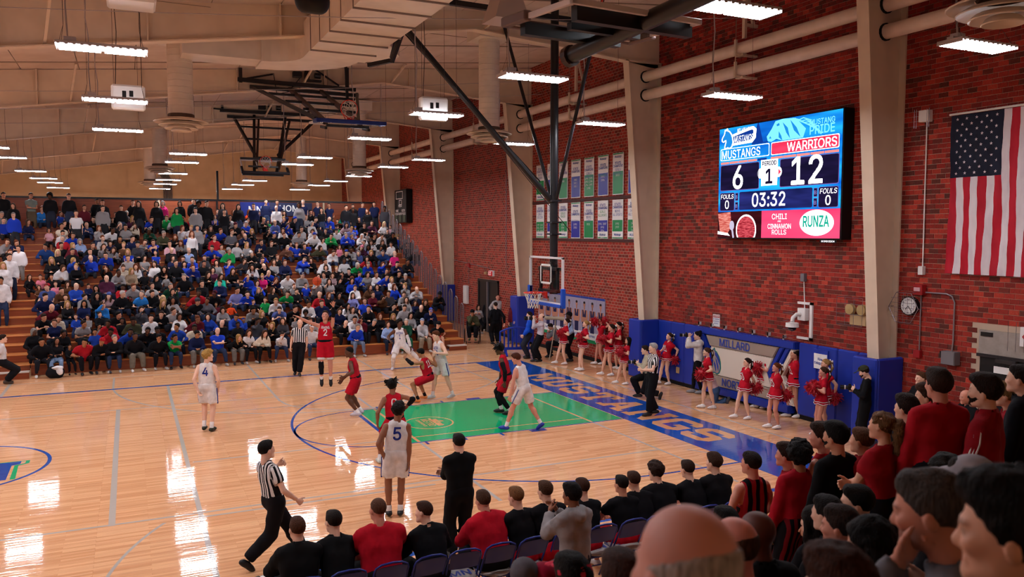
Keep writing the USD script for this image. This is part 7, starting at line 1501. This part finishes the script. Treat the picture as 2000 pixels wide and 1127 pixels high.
# ---------------------------------------------------------------- photographers, staff and people by the doors
def held(key, J, off, yaw_add=0): # world place of a point in the figure's frame
    d = POSE[key]; a = math.radians(d['yaw']); return (d['loc'][0]+off[0]*math.cos(a)-off[1]*math.sin(a), d['loc'][1]+off[0]*math.sin(a)+off[1]*math.cos(a), off[2]), a
CAMB = plain('camera_black', '0d0c0f', .4)
def photo_camera(label, key, J, k='l', big=1.):
    h = (J['Al']+J['Ar'])/2+np.array([.07, 0, .05]); p, a = held(key, J, h); t = thing('camera', label, 'camera', p, a); b = big
    put(t, 'body', box(-.04*b, .04*b, -.07*b, .07*b, -.05*b, .05*b, .012), CAMB); put(t, 'lens', place(lathe([(0, 0), (.04*b, 0), (.038*b, .08*b), (.046*b, .09*b), (.046*b, .16*b), (0, .155*b)], 14), (.03*b, 0, 0), (0, 1, 0), (0, 0, 1), (1, 0, 0)), CAMB, smooth=40); put(t, 'lens_ring', place(lathe([(.047*b, .0), (.048*b, .03*b)], 14), (.08*b, 0, 0), (0, 1, 0), (0, 0, 1), (1, 0, 0)), plain('lens_ring', 'b8b2b0', .4)); put(t, 'viewfinder', box(-.02*b, .03*b, -.025*b, .025*b, .045*b, .08*b, .008), CAMB)
t, J = who('photo_white', 'photographer in white hoodie and black trousers before the wall padding', skin='c', hair=('bun', '1a120e'), top=('hoodie', 'd8d4d0'), bottom=('tights', BLK), shoe='8a8a92', hands=dict(l=(50, None), r=(50, None))); photo_camera('black camera at the eye of the white-hooded photographer', 'photo_white', J)
t, J = who('photo_cap', 'photographer in black with a green cap beside the column padding', skin='c', hair=('short', '2a1a12'), cap=('cap', '3a3c2c'), beard='2a1a12', top=('long', '121214'), bottom=('trousers', '121214'), shoe=BLK, hands=dict(l=(55, None), r=(55, None))); photo_camera('camera with pale lens ring held low by the capped photographer', 'photo_cap', J)
t, J = who('video', 'videographer in white shirt and blue tie behind the barrier', skin='c', hair=('side', '3a2a20'), top=('long', 'cfc8d0'), bottom=('trousers', BLK), shoe=BLK, hands=dict(l=(60, None), r=(60, None))); photo_camera('black video camera held up by the man in white shirt', 'video', J, big=1.5); number(t, J, 'I', True, .18, .3, '3a2c70', .05, name='tie')
who('bluejacket', 'person in bright blue jacket hidden behind the video camera', skin='c', hair=('short', '2a1a12'), top=('jacket', '1a50c8'), bottom=('trousers', '2a2a34'), shoe=BLK)
who('lightblue', 'man in pale blue shirt and black cap behind the first cheerleader', skin='g', hair=('short', '0c0908'), cap=('cap', '121214'), top=('long', '9ab0d4'), bottom=('trousers', BLK), shoe=BLK)
who('maroon', 'man in maroon jacket and jeans by the blue column padding', skin='c', hair=('short', '1a1210'), top=('jacket', '5c1a26'), bottom=('jeans', '3a4660'), shoe='8a8a92')
t, J = who('police', 'police officer in black uniform seen from behind near the door', skin='c', hair=('buzz', '2a1a12'), top=('long', '111116'), bottom=('trousers', '101014'), shoe=BLK); waistband(t, J, '08080a')
who('greencoat', 'man in grey jacket with green sleeve standing by the far door', skin='h', hair=('buzz', '3a2418'), top=('jacket', 'a4a0a2'), bottom=('trousers', '23232b'), shoe=BLK)
who('doorwoman', 'woman in black at the far door beside the mullion', sex='f', skin='c', hair=('bun', '2a1a12'), top=('jacket', '17161b'), bottom=('trousers', '17161b'), shoe='c8b8b0')
t, J = who('girl', 'girl in grey sweater with long brown hair near the far door', sex='f', skin='a', hair=('long', '3a2218'), top=('long', '9c9698'), bottom=('tights', '131318'), shoe='a8a4a8'); number(t, J, 'NIKE', True, .3, .05, 'b02030', .14, name='lettering')
KN = dict(POSE['kneeler']); t, J = who('kneeler', 'kneeling photographer in beige vest behind the grey-haired referee', skin='c', hair=('short', '2a1a12'), top=('jacket', 'b0a48e'), bottom=('trousers', BLK), shoe=BLK, hands=dict(l=(50, None), r=(50, None))); photo_camera('camera in the hands of the kneeling photographer', 'kneeler', J)
POSE['croucher'] = dict(loc=(3.3, -1.15, 0), yaw=135, H=1.64, pose=dict(pel=(-.1, 0, .34), lean=24, head=(-10, 12, 0), fl=(-.42, .12, .1), fr=(-.42, -.12, .1), kl=(1, .1, -.9), kr=(1, -.1, -.9), tl=(0, 70), tr=(0, 70), hl=(.32, .08, .78), hr=(.34, -.06, .78)))
t, J = who('croucher', 'woman in pink tee and jeans crouching at the wall mat', sex='f', skin='c', hair=('bun', '4a2c1c'), top=('tee', 'bfa0a4'), bottom=('jeans', '3c5478'), shoe='3a3a42', hands=dict(l=(45, None), r=(45, None))); put(t, 'headphones', to_head(J, cat_v(tube([(0, .095*math.cos(q), .04+.095*math.sin(q)) for q in np.linspace(0, math.pi, 13)], .01, 6), trimesh.creation.icosphere(1, .03).apply_translation((0, .09, 0)), trimesh.creation.icosphere(1, .03).apply_translation((0, -.09, 0)))), CAMB)
who('leftedge', 'man in white shirt and black trousers at the left edge', skin='c', hair=('short', '2a1a12'), top=('polo', 'd2cdd0'), bottom=('trousers', BLK), shoe='3a2416')
# wheelchair and its user
px, py, wy = .95, 9.5, -112.
t, J = person('man in olive jacket and black beanie seated in the wheelchair', (1.95, 12.6, .06), -112, 1.75, skin='f', hair=('short', '0c0908'), top=('jacket', '4a4a34'), bottom=('trousers', BLK), shoe='4c5434', cap=('beanie', BLK), pose=dict(pel=(0, 0, .56), lean=16, fl=(.46, .12, .16), fr=(.46, -.12, .16), hl=(.3, .08, .74), hr=(.28, -.02, 1.06), er=(.3, -.4, -.8)))
a = math.radians(-112); t = thing('wheelchair', 'black wheelchair beside the end of the far bleachers', 'wheelchair', (1.95, 12.6, 0), a)
for q in (-1, 1):
    put(t, 'wheel', cat([tube([(.3*math.cos(k), q*.31, .3+.3*math.sin(k)) for k in np.linspace(0, 2*math.pi, 33)], .018, 6, False), tube([(.25*math.cos(k), q*.335, .3+.25*math.sin(k)) for k in np.linspace(0, 2*math.pi, 25)], .008, 5, False)]), CAMB); put(t, 'spokes', cat([rod((0, q*.31, .3), (.3*math.cos(k), q*.31, .3+.3*math.sin(k)), .003, 4) for k in np.linspace(0, 2*math.pi, 19)[:-1]]), CAGE)
    put(t, 'caster', place(lathe([(0, -.015), (.07, -.015), (.07, .015), (0, .015)], 14), (.42, q*.24, .07), (1, 0, 0), (0, 0, 1), (0, 1, 0)), CAMB); put(t, 'side_frame', cat([rod((-.15, q*.24, .9), (-.15, q*.24, .25), .013, 6), rod((-.15, q*.24, .48), (.3, q*.24, .48), .013, 6), rod((.3, q*.24, .48), (.48, q*.24, .12), .013, 6), rod((.42, q*.24, .12), (.3, q*.24, .3), .012, 6), rod((-.1, q*.24, .7), (.2, q*.24, .7), .013, 6), rod((.2, q*.24, .7), (.2, q*.24, .48), .012, 6)]), CAGE); put(t, 'footplate', box(.44, .58, q*.13-.07, q*.13+.07, .06, .08), CAMB)
put(t, 'seat', box(-.15, .3, -.23, .23, .44, .47), CAMB); put(t, 'backrest', box(-.17, -.15, -.23, .23, .45, .88), CAMB); put(t, 'cross_brace', cat([rod((.1, -.24, .2), (.1, .24, .46), .012, 6), rod((.1, .24, .2), (.1, -.24, .46), .012, 6)]), CAGE)
# blue crowd barrier
a = math.radians(8); t = thing('crowd_barrier', 'blue plastic crowd barrier with upright bars below the hoop', 'barrier', (2.05, 8.55, 0), math.radians(-14)); BAR = plain('barrier_blue', '14309c', .45)
top = [(x, 0, .9+.16*(1-(x/.62)**2)) for x in np.linspace(-.62, .62, 11)]; put(t, 'top_rail', tube(top, .035, 8), BAR, smooth=40); put(t, 'bottom_rail', box(-.62, .62, -.03, .03, .22, .32, .01), BAR)
for x in np.linspace(-.62, .62, 9): put(t, 'upright', box(x-.028, x+.028, -.02, .02, .3, .9+.16*(1-(x/.62)**2)), BAR)
for x in (-.42, .42): put(t, 'foot', cat([beam((x, -.32, .03), (x, 0, .2), .07, .05), beam((x, .32, .03), (x, 0, .2), .07, .05), box(x-.05, x+.05, -.05, .05, .15, .3)]), BAR)
# tripod with covered camera by the barrier
t = thing('tripod', 'pale tripod with long covered lens beside the first cheerleader', 'tripod', (2.9, 7.1, 0)); TRI = plain('tripod_pale', 'b4a690', .5)
for k in (90, 210, 330): q = math.radians(k); put(t, 'leg', tube([(0, 0, 1.25), (.4*math.cos(q), .4*math.sin(q), .01)], [.02, .014], 8), TRI)
put(t, 'column', rod((0, 0, 1.1), (0, 0, 1.45), .022, 8), TRI); put(t, 'covered_lens', tube([(-.35, .15, 1.52), (.05, -.02, 1.5), (.3, -.12, 1.48)], [.07, .06, .075], 10), TRI, smooth=40)
person('person in grey sweatshirt crouching behind the pale tripod', (3.3, 7.5, 0), 150, 1.72, skin='b', hair=('short', '2a1a12'), top=('hoodie', '77747a'), bottom=('trousers', '1a1a20'), shoe=BLK, pose=dict(pel=(0, 0, .56), lean=28, fl=(.35, .16, .09), fr=(.3, -.16, .09), hl=(.42, .12, .95), hr=(.42, -.1, .95)))
# ---------------------------------------------------------------- the bench: folding chairs and those on them
CHB, PADG = plain('chair_blue', '182e86', .35, .5), plain('pad_grey', 'a8a4a4', .55)
def chair(x, y, rz, label, g=None):
    t = thing('folding_chair', label, 'chair', (x, y, 0), rz, g)
    for q in (-1, 1):
        put(t, 'frame_side', tube([(.24, q*.2, 0), (-.02, q*.2, .44), (-.2, q*.2, .78), (-.215, q*.185, .83), (-.22, q*.12, .865), (-.222, 0, .875)], .0125, 8), CHB, smooth=50); put(t, 'rear_leg', tube([(-.24, q*.185, 0), (-.02, q*.185, .36), (.14, q*.185, .43)], .0115, 8), CHB, smooth=50)
    A, Bm = np.meshgrid(np.linspace(-1, 1, 9), np.linspace(0, 1, 6), indexing='ij'); top = .845-.03*np.abs(A)**4
    V = np.stack([-.125-.092*Bm-.022*(1-A**2), A*.185, .62+(top-.62)*Bm], -1).reshape(-1, 3); Q = [[i*6+j, (i+1)*6+j, (i+1)*6+j+1, i*6+j+1] for i in range(8) for j in range(5)]; F = np.array([[a, b, c] for a, b, c, d in Q]+[[a, c, d] for a, b, c, d in Q]); put(t, 'back_panel', joinm((V, F), (V+np.array([-.012, 0, 0]), F[:, ::-1])), CHB, True)
    put(t, 'seat', box(-.17, .22, -.19, .19, .425, .45, .01), CHB); put(t, 'seat_cover', body([E((.02, 0, .465), (.23, .215, .035), k=.01)], .02, wob=(.012, 9)), PADG, True)
    put(t, 'cover_lettering', place(text('MN', .13, .003, True, .3), (-.07, 0, .499), (0, -1, 0), (1, 0, 0), (0, 0, 1)), PBLUE); put(t, 'cross_bar', cat([rod((.13, -.2, .19), (.13, .2, .19), .009, 6), rod((-.15, -.185, .15), (-.15, .185, .15), .009, 6)]), CHB)
CHX = [-9.29, -8.84, -8.36, -7.9, -7.45, -7.0, -6.56, -6.05, -5.55, -5.1, -4.72, -4.3, -3.88, -3.45]
for i, x in enumerate(CHX): chair(x, -9.62, math.pi/2+((i*37) % 7-3)*.02, f'blue folding chair with grey seat cover, {ORDN[i]} from the left of the bench')
BENCH = [('coach in black jacket with short brown hair, leftmost on the bench', -9.33, 1.41, 'c', ('crew', '4a2c1c'), ('jacket', '121214'), 0), ('dark-haired coach in black polo, second on the bench', -8.89, 1.42, 'c', ('short', '1c120e'), ('polo', '141416'), 0), ('balding coach in red polo on the bench', -8.39, 1.48, 'h', ('buzz', '5a3a2a'), ('polo', RED), .25), ('coach in black jacket looking left, fourth on the bench', -7.76, 1.37, 'c', ('crew', '3a2016'), ('jacket', '131317'), -.0), ('broad coach in red pullover with short faded hair', -6.99, 1.4, 'h', ('crew', '4a3020'), ('jacket', RED), .25),
         ('sandy-haired reserve in black tee beside the red pullover', -6.56, 1.39, 'c', ('short', '7a5230'), ('tee', BLK), 0), ('brown-haired reserve in black tee, second reserve from the left', -6.18, 1.41, 'c', ('short', '4a2e1c'), ('tee', BLK), .08), ('reserve in black tee with brushed-up brown hair, third from the left', -5.63, 1.37, 'c', ('crew', '3c2216'), ('tee', BLK), 0), ('black-haired reserve in black tee half behind the clapping spectator', -5.06, 1.34, 'b', ('short', '120c0a'), ('tee', BLK), 0), ('brown-haired reserve in black tee, fifth reserve from the left', -4.78, 1.36, 'c', ('short', '3c2418'), ('tee', BLK), .1), ('curly-haired reserve in black tee', -4.42, 1.43, 'c', ('curly', '2c1a12'), ('tee', BLK), .1), ('reserve in black tee, second from the right of the bench', -3.87, 1.4, 'c', ('short', '2e1c14'), ('tee', BLK), 0), ('reserve in black tee, rightmost of the bench', -3.5, 1.44, 'c', ('thick', '3a2418'), ('tee', BLK), .1)]
rg = np.random.default_rng(11)
for i, (lab, x, zt, sk, hr, tp, wd) in enumerate(BENCH):
    s = (zt-.13)/1.21; lean = rg.uniform(10, 22); pose = dict(pel=(0, 0, .55), lean=lean, side=rg.uniform(-3, 3), fl=(.45, .16, .09), fr=(.42, -.16, .09), hl=(.44, .1, .68), hr=(.44, -.1, .68), head=(rg.uniform(5, 25) if 'left' not in lab[:40] else 40, -lean*.5, 0), el=(-.3, .8, -.2), er=(-.3, -.8, -.2), twist=rg.uniform(-6, 8))
    person(lab, (x, -9.58, 0), 90+rg.uniform(-4, 8), 1.75*max(s, 1.0), w=1.06+wd, skin=sk, hair=hr, top=tp, bottom=('trousers', '121216') if i < 5 else ('shorts', RED), shoe='c8c8cc' if i > 4 else BLK, pose=pose, res='near' if i < 5 else 'mid', hands=dict(l=(40, None), r=(40, None)), group=None)
t = thing('clipboard', 'white clipboard in the lap of the leftmost coach', 'clipboard', (-9.68, -9.25, .66), .4); put(t, 'board', box(-.11, .11, -.16, .16, 0, .006), plain('clip_board', '8a8a90', .4)); put(t, 'sheet', box(-.1, .1, -.15, .14, .006, .009), PWHITE); put(t, 'clip', box(-.04, .04, .12, .155, .008, .02), CAMB)
person('coach in black standing at the sideline with folded arms and bald spot', (-6.85, -8.12, 0), 88, 1.8, skin='c', hair=('short', '17100d'), top=('jacket', '111113'), bottom=('trousers', '111114'), shoe=BLK, pose=dict(hl=(.24, -.1, 1.18), hr=(.26, .12, 1.16), el=(.0, .9, -.5), er=(.0, -.9, -.5), head=(5, 6, 0)), res='mid')
# ---------------------------------------------------------------- the near stand: standing students, seated spectators, by where their heads are
def near(label, head, surf, yaw, H, top, hair, skin='c', sex='m', seated=False, res='mid', pose=None, bottom=('trousers', '15151b'), seat_h=.44, **kw):
    P = dict(pose or {})
    if seated:
        d = dict(pel=(0, 0, .54), lean=10, fl=(.42, .15, .09), fr=(.42, -.15, .09), hl=(.36, .08, .68), hr=(.36, -.08, .68), head=(0, -6, 0)); d.update(P); P = d; surf = surf-.44*H/1.75
    J = skeleton(H=H, w=kw.get('w', 1.), sex=sex, **P); a = math.radians(yaw); hx, hy = J['H'][:2]; loc = (head[0]-hx*math.cos(a)+hy*math.sin(a), head[1]-hx*math.sin(a)-hy*math.cos(a), head[2]-J['H'][2])
    if abs(loc[2]-surf) < .25 or True: loc = (loc[0], loc[1], loc[2])
    return person(label, loc, yaw, H, skin=skin, sex=sex, hair=hair, top=top, bottom=bottom, pose=P, res=res, **kw)
ST = dict(hl=(.1, .24, .84), hr=(.1, -.24, .84))
t, J = near('reserve in red and black striped tank top with bare arms, back to the camera', (-5.1, -11.98, 2.17), .52, 88, 1.77, ('tank', BLK, '9a1c26'), ('short', '1c110d'), 'h', sc=.1, pose=dict(hl=(.2, .22, .98), hr=(.22, -.2, .98), head=(18, 0, 0)), bottom=('shorts', BLK, '9a1c26'))
near('tall student in red long-sleeved shirt with curly black hair', (-5.04, -12.59, 2.41), .79, 84, 1.76, ('long', 'a81426'), ('afro', '0c0807'), 'f', pose=dict(ST, head=(-25, 0, 0)), bottom=('trousers', BLK, '7a1620'))
near('student in black shirt with thick black hair and beard', (-5.23, -13.2, 2.75), 1.05, 95, 1.82, ('long', '0f0e11'), ('thick', '0a0707'), 'b', pose=dict(ST, head=(10, 0, 0)), beard='0c0807', w=1.08)
t, J = near('tall student in red long-sleeved shirt with white sleeve band', (-5.11, -14.11, 3.37), 1.75, 70, 1.76, ('long', 'a81624'), ('thick', '2c1a12'), 'h', pose=dict(ST, head=(8, 0, 0)), w=1.12, res='mid'); add_sleeve(t, J, 'al', .75, 1.12, 'd4d0d0', 'sleeve_band')
near('woman in red tee with curly fair ponytail, arms folded', (-5.38, -13.81, 3.0), 1.31, 100, 1.72, ('tee', '9c1622'), ('ponycurl', '6a4a2c'), 'a', 'f', pose=dict(hl=(.22, -.1, 1.12), hr=(.24, .1, 1.1), el=(0, .9, -.5), er=(0, -.9, -.5), head=(8, 0, 0)))
near('woman with long ginger hair and white jacket', (-4.29, -13.2, 2.71), 1.05, 110, 1.7, ('coat', 'cfcaca'), ('long', '8a3c16'), 'a', 'f', pose=ST)
t, J = near('bearded student in red track jacket with white shoulder stripes', (-5.0, -14.42, 3.36), 1.57, 112, 1.86, ('jacket', '8c1420'), ('thick', '20130e'), 'c', pose=dict(ST, head=(5, 0, 0)), beard='20130e')
for k in (-1, 0, 1): put(t, 'shoulder_stripe', tube([J['Sl']+J['R'][2]*.075+J['R'][0]*(.022*k)-J['R'][1]*.06, J['Sl']+J['R'][2]*.062+J['R'][0]*.022*k, J['Sl']+J['R'][1]*.07+J['R'][0]*.022*k, J['Sl']+J['R'][1]*.085-J['R'][2]*.1+J['R'][0]*.022*k, J['Sl']*.3+J['El']*.7+J['R'][1]*.07+J['R'][0]*.022*k], .007, 5), PWHITE)
near('student in dark jacket cut by the right edge', (-4.08, -14.11, 3.34), 1.75, 115, 1.74, ('jacket', '101016'), ('short', '1c110d'), 'c', pose=ST)
near('brown-haired student looking left behind the curly-haired one', (-4.62, -11.98, 2.2), .52, 125, 1.78, ('tee', '9c1622'), ('thick', '2c1a12'), 'h', pose=ST)
near('student in red tank top with black straps', (-4.76, -12.59, 2.56), .79, 110, 1.84, ('tank', 'b01828'), ('thick', '2c1a12'), 'h', pose=dict(ST, head=(15, 0, 0)))
near('brown-haired student in red hooded top, hood down', (-4.9, -13.2, 2.68), 1.05, 110, 1.74, ('hoodie', '98141f'), ('short', '5a3a22'), 'a', pose=ST)
near('dark-haired student behind the woman with curly ponytail', (-4.7, -13.5, 3.02), 1.49, 100, 1.68, ('tee', '1a1318'), ('thick', '23140f'), 'c', pose=ST)
near('brown-haired boy standing left of the tall student in red', (-3.64, -12.89, 2.92), 1.23, 130, 1.78, ('tee', '8c1420'), ('thick', '3a2216'), 'a', pose=ST)
near('fair-haired student between red track jacket and dark jacket', (-3.31, -13.5, 3.02), 1.49, 120, 1.66, ('tee', '8c1420'), ('thick', '7a5a34'), 'a', pose=ST)
person('man in black with folded arms standing at the brick wall', (3.32, -7.5, 0), 165, 1.82, skin='c', hair=('crew', '5a3a24'), top=('jacket', '121216'), bottom=('trousers', '121216'), shoe=BLK, pose=dict(hl=(.24, -.1, 1.14), hr=(.26, .1, 1.12), el=(0, .9, -.5), er=(0, -.9, -.5)))
person('balding man in black seated by the brick wall', (2.75, -8.95, .35), 165, 1.78, skin='h', hair=('side', '5a3a2a'), top=('jacket', '121216'), bottom=('trousers', '121216'), shoe=BLK, pose=dict(pel=(0, 0, .6), lean=8, fl=(.42, .14, .09), fr=(.42, -.14, .09), hl=(.36, .05, .7), hr=(.36, -.05, .7)))
t = thing('scorers_platform', 'dark platform with chair seat by the brick wall', 'platform', (2.75, -8.95, 0)); put(t, 'deck', box(-1., 1.05, -.5, .45, .3, .35), HB); put(t, 'seat', box(-.2, .2, -.2, .2, .78, .82, .01), HB); put(t, 'post', cat([rod((0, 0, .35), (0, 0, .78), .03, 8)]+[rod((x, y, 0), (x, y, .3), .03, 6) for x in (-.9, .95) for y in (-.4, .35)]), HB)
person('spectator in grey hooded sweatshirt clapping behind the bench', (-6.5, -10.75, 0), 98, 1.8, skin='d', hair=('thick', '0e0a09'), top=('hoodie', '8e8a8c'), bottom=('jeans', '1c2434'), shoe='c8c8cc', pose=dict(pel=(0, 0, .93), lean=4, hl=(.34, .1, 1.36), hr=(.36, .0, 1.36), el=(-.1, .5, -1), er=(-.1, -.5, -1), head=(18, 0, 0)), res='near', hands=dict(l=(15, (0, -1, 0), 5), r=(15, (0, 1, 0), 5)))
N = dict(seated=True, res='near')
near('bald old man with white side hair, nearest the camera', (-10.0, -17.22, 3.94), 3.06, 92, 1.9, ('polo', '8e9aa8'), ('side', 'b8b2ae'), 'e0a294', seated=True, res='close')
near('pink-scalped balding man left of the dark bald head', (-8.75, -15.92, 3.31), 2.54, 100, 1.77, ('jacket', '1a1c34'), ('side', '4a3226'), 'dc9488', seated=True, res='close')
near('dark-skinned bald man in black', (-8.07, -15.31, 3.04), 2.27, 95, 1.75, ('jacket', '0f0e11'), None, '5a2c20', seated=True, res='close')
t, J = near('grey-templed man in white shirt looking left', (-7.48, -15.31, 2.99), 2.27, 118, 1.68, ('long', 'c4c4cc'), ('short', '2c211d'), 'h', seated=True, res='close')
t, J = near('black-haired woman resting her fist on her cheek', (-7.98, -15.93, 3.2), 2.54, 125, 1.66, ('long', '121116'), ('long', '0b0809'), 'a', 'f', seated=True, res='close', pose=dict(hl=(.24, .1, 1.06), hr=(.34, -.1, .7), el=(.4, .5, -.9), lean=14, head=(10, 4, 0)), hands=dict(l=(85, (0, -.3, 1)), r=(40, None)))
near('grey-haired man in grey sweatshirt with his hand on his chin', (-8.6, -16.68, 3.68), 2.8, 118, 1.9, ('long', '6c6e76'), ('short', '4a4442'), 'h', seated=True, res='close', stubble=.55, pose=dict(hl=(.26, .05, 1.04), hr=(.34, -.1, .72), el=(.5, .35, -.9), lean=16, head=(4, -6, 0)), hands=dict(l=(45, (-.6, 0, .5), 4), r=(40, None)))
near('young man with thick black hair at the lower right corner', (-9.13, -17.28, 3.9), 3.06, 122, 1.84, ('jacket', '101014'), ('thick', '0b0808'), 'a', seated=True, res='close')
near('spectator with brown crew cut at the bottom edge, left of the bald old man', (-9.31, -15.96, 3.28), 2.54, 92, 1.75, ('jacket', '1a1416'), ('crew', '3a2018'), 'c', **N)
near('spectator in dark red cap at the bottom edge', (-8.67, -14.11, 2.42), 1.75, 90, 1.62, ('jacket', '1c1216'), ('short', '2a1a12'), 'c', seated=True, res='mid', cap=('cap', '8c1230'))
near('black-haired spectator in red and white cap', (-8.99, -15.03, 2.86), 2.27, 100, 1.72, ('jacket', '141216'), ('thick', '0d0908'), 'c', seated=True, res='mid', cap=('cap', 'c03048'))
near('spectator in grey knitted beanie at the bottom edge', (-8.78, -14.06, 2.44), 1.75, 90, 1.64, ('jacket', '2a2a30'), ('short', '2a1a12'), 'c', seated=True, res='mid', cap=('beanie', '5c5a62'))
near('fair-haired boy just behind the clapping spectator', (-7.78, -14.09, 2.53), 1.75, 80, 1.7, ('jacket', '3a3444'), ('thick', '8a6a44'), 'a', seated=True, res='mid')
near('brown-haired spectator at the bottom edge before the grey sweatshirt', (-9.13, -16.8, 3.56), 3.06, 95, 1.72, ('jacket', '1a1618'), ('thick', '3c1e12'), 'c', seated=True, res='close')
near('woman with straight dark hair below the curly black-haired student', (-6.4, -14.09, 2.45), 1.75, 95, 1.62, ('jacket', '121115'), ('long', '140c0a'), 'c', 'f', seated=True, res='mid')
near('dark-haired spectator left of the grey-templed man', (-6.92, -14.7, 2.78), 2.01, 100, 1.72, ('jacket', '131216'), ('short', '100b0a'), 'c', seated=True, res='mid')
near('black-haired spectator above the pink-scalped man', (-6.7, -13.48, 2.27), 1.49, 95, 1.75, ('jacket', '141318'), ('thick', '0d0908'), 'c', seated=True, res='mid')
near('grey-brown-haired spectator beside the clapping one', (-6.95, -13.48, 2.17), 1.49, 95, 1.62, ('jacket', '33302f'), ('thick', '4c4038'), 'c', seated=True, res='mid')
near('black-haired spectator in glasses behind the grey-templed man', (-6.66, -14.7, 2.81), 2.01, 135, 1.76, ('jacket', '121115'), ('short', '0c0908'), 'c', seated=True, res='mid')
near('spectator in pale grey cap behind the grey sweatshirt', (-7.3, -15.92, 3.37), 2.54, 100, 1.9, ('jacket', '55555c'), ('short', '2a2422'), 'c', seated=True, res='mid', cap=('cap', '9a98a0'))
near('dark-haired spectator beside the pale grey cap', (-6.6, -15.31, 3.12), 2.27, 100, 1.9, ('jacket', '17161a'), ('curly', '17120f'), 'c', seated=True, res='mid')
t = thing('water_bottle', 'clear water bottle on the ledge by the seated balding man', 'bottle', (2.3, -8.45, .35)); put(t, 'bottle', lathe([(0, 0), (.033, 0), (.034, .14), (.03, .17), (.013, .21), (.013, .23), (0, .23)], 14), plain('bottle_clear', '9aa4b0', .15, .6), smooth=40); put(t, 'cap', lathe([(0, .23), (.015, .23), (.015, .25), (0, .25)], 10), PWHITE)
t = thing('paper_cup', 'blue and white paper cup on the sideline behind the students', 'cup', (1.35, -8.2, .72)); put(t, 'cup', lathe([(.0, 0), (.03, 0), (.043, .13), (.04, .13), (.028, .006), (0, .006)], 16), plain('cup_blue', '1e5ca8', .4), smooth=40); put(t, 'lid', lathe([(0, .15), (.03, .15), (.045, .135), (.045, .125), (.0, .128)], 16), PWHITE, smooth=40)
t = thing('side_table', 'small dark side table under the paper cup', 'table', (1.35, -8.2, 0)); put(t, 'tabletop', box(-.35, .35, -.25, .25, .69, .72, .006), HB); [put(t, 'leg', rod((x, y, 0), (x, y, .69), .018, 6), HB) for x in (-.3, .3) for y in (-.2, .2)]
t = thing('tote_bag', 'black bag with white jersey on the floor before the first row', 'bag', (-13.15, 10.5, 0)); put(t, 'bag', body([E((0, 0, .17), (.26, .2, .2), cap=[((0, 0, .005), (0, 0, -1))])], .03, wob=(.04, 8)), cloth('15151a'), True); put(t, 'white_shirt', body([E((.08, -.1, .33), (.17, .12, .06)), E((.15, -.18, .22), (.1, .05, .12))], .025, wob=(.04, 14)), cloth('d8d4d6'), True)
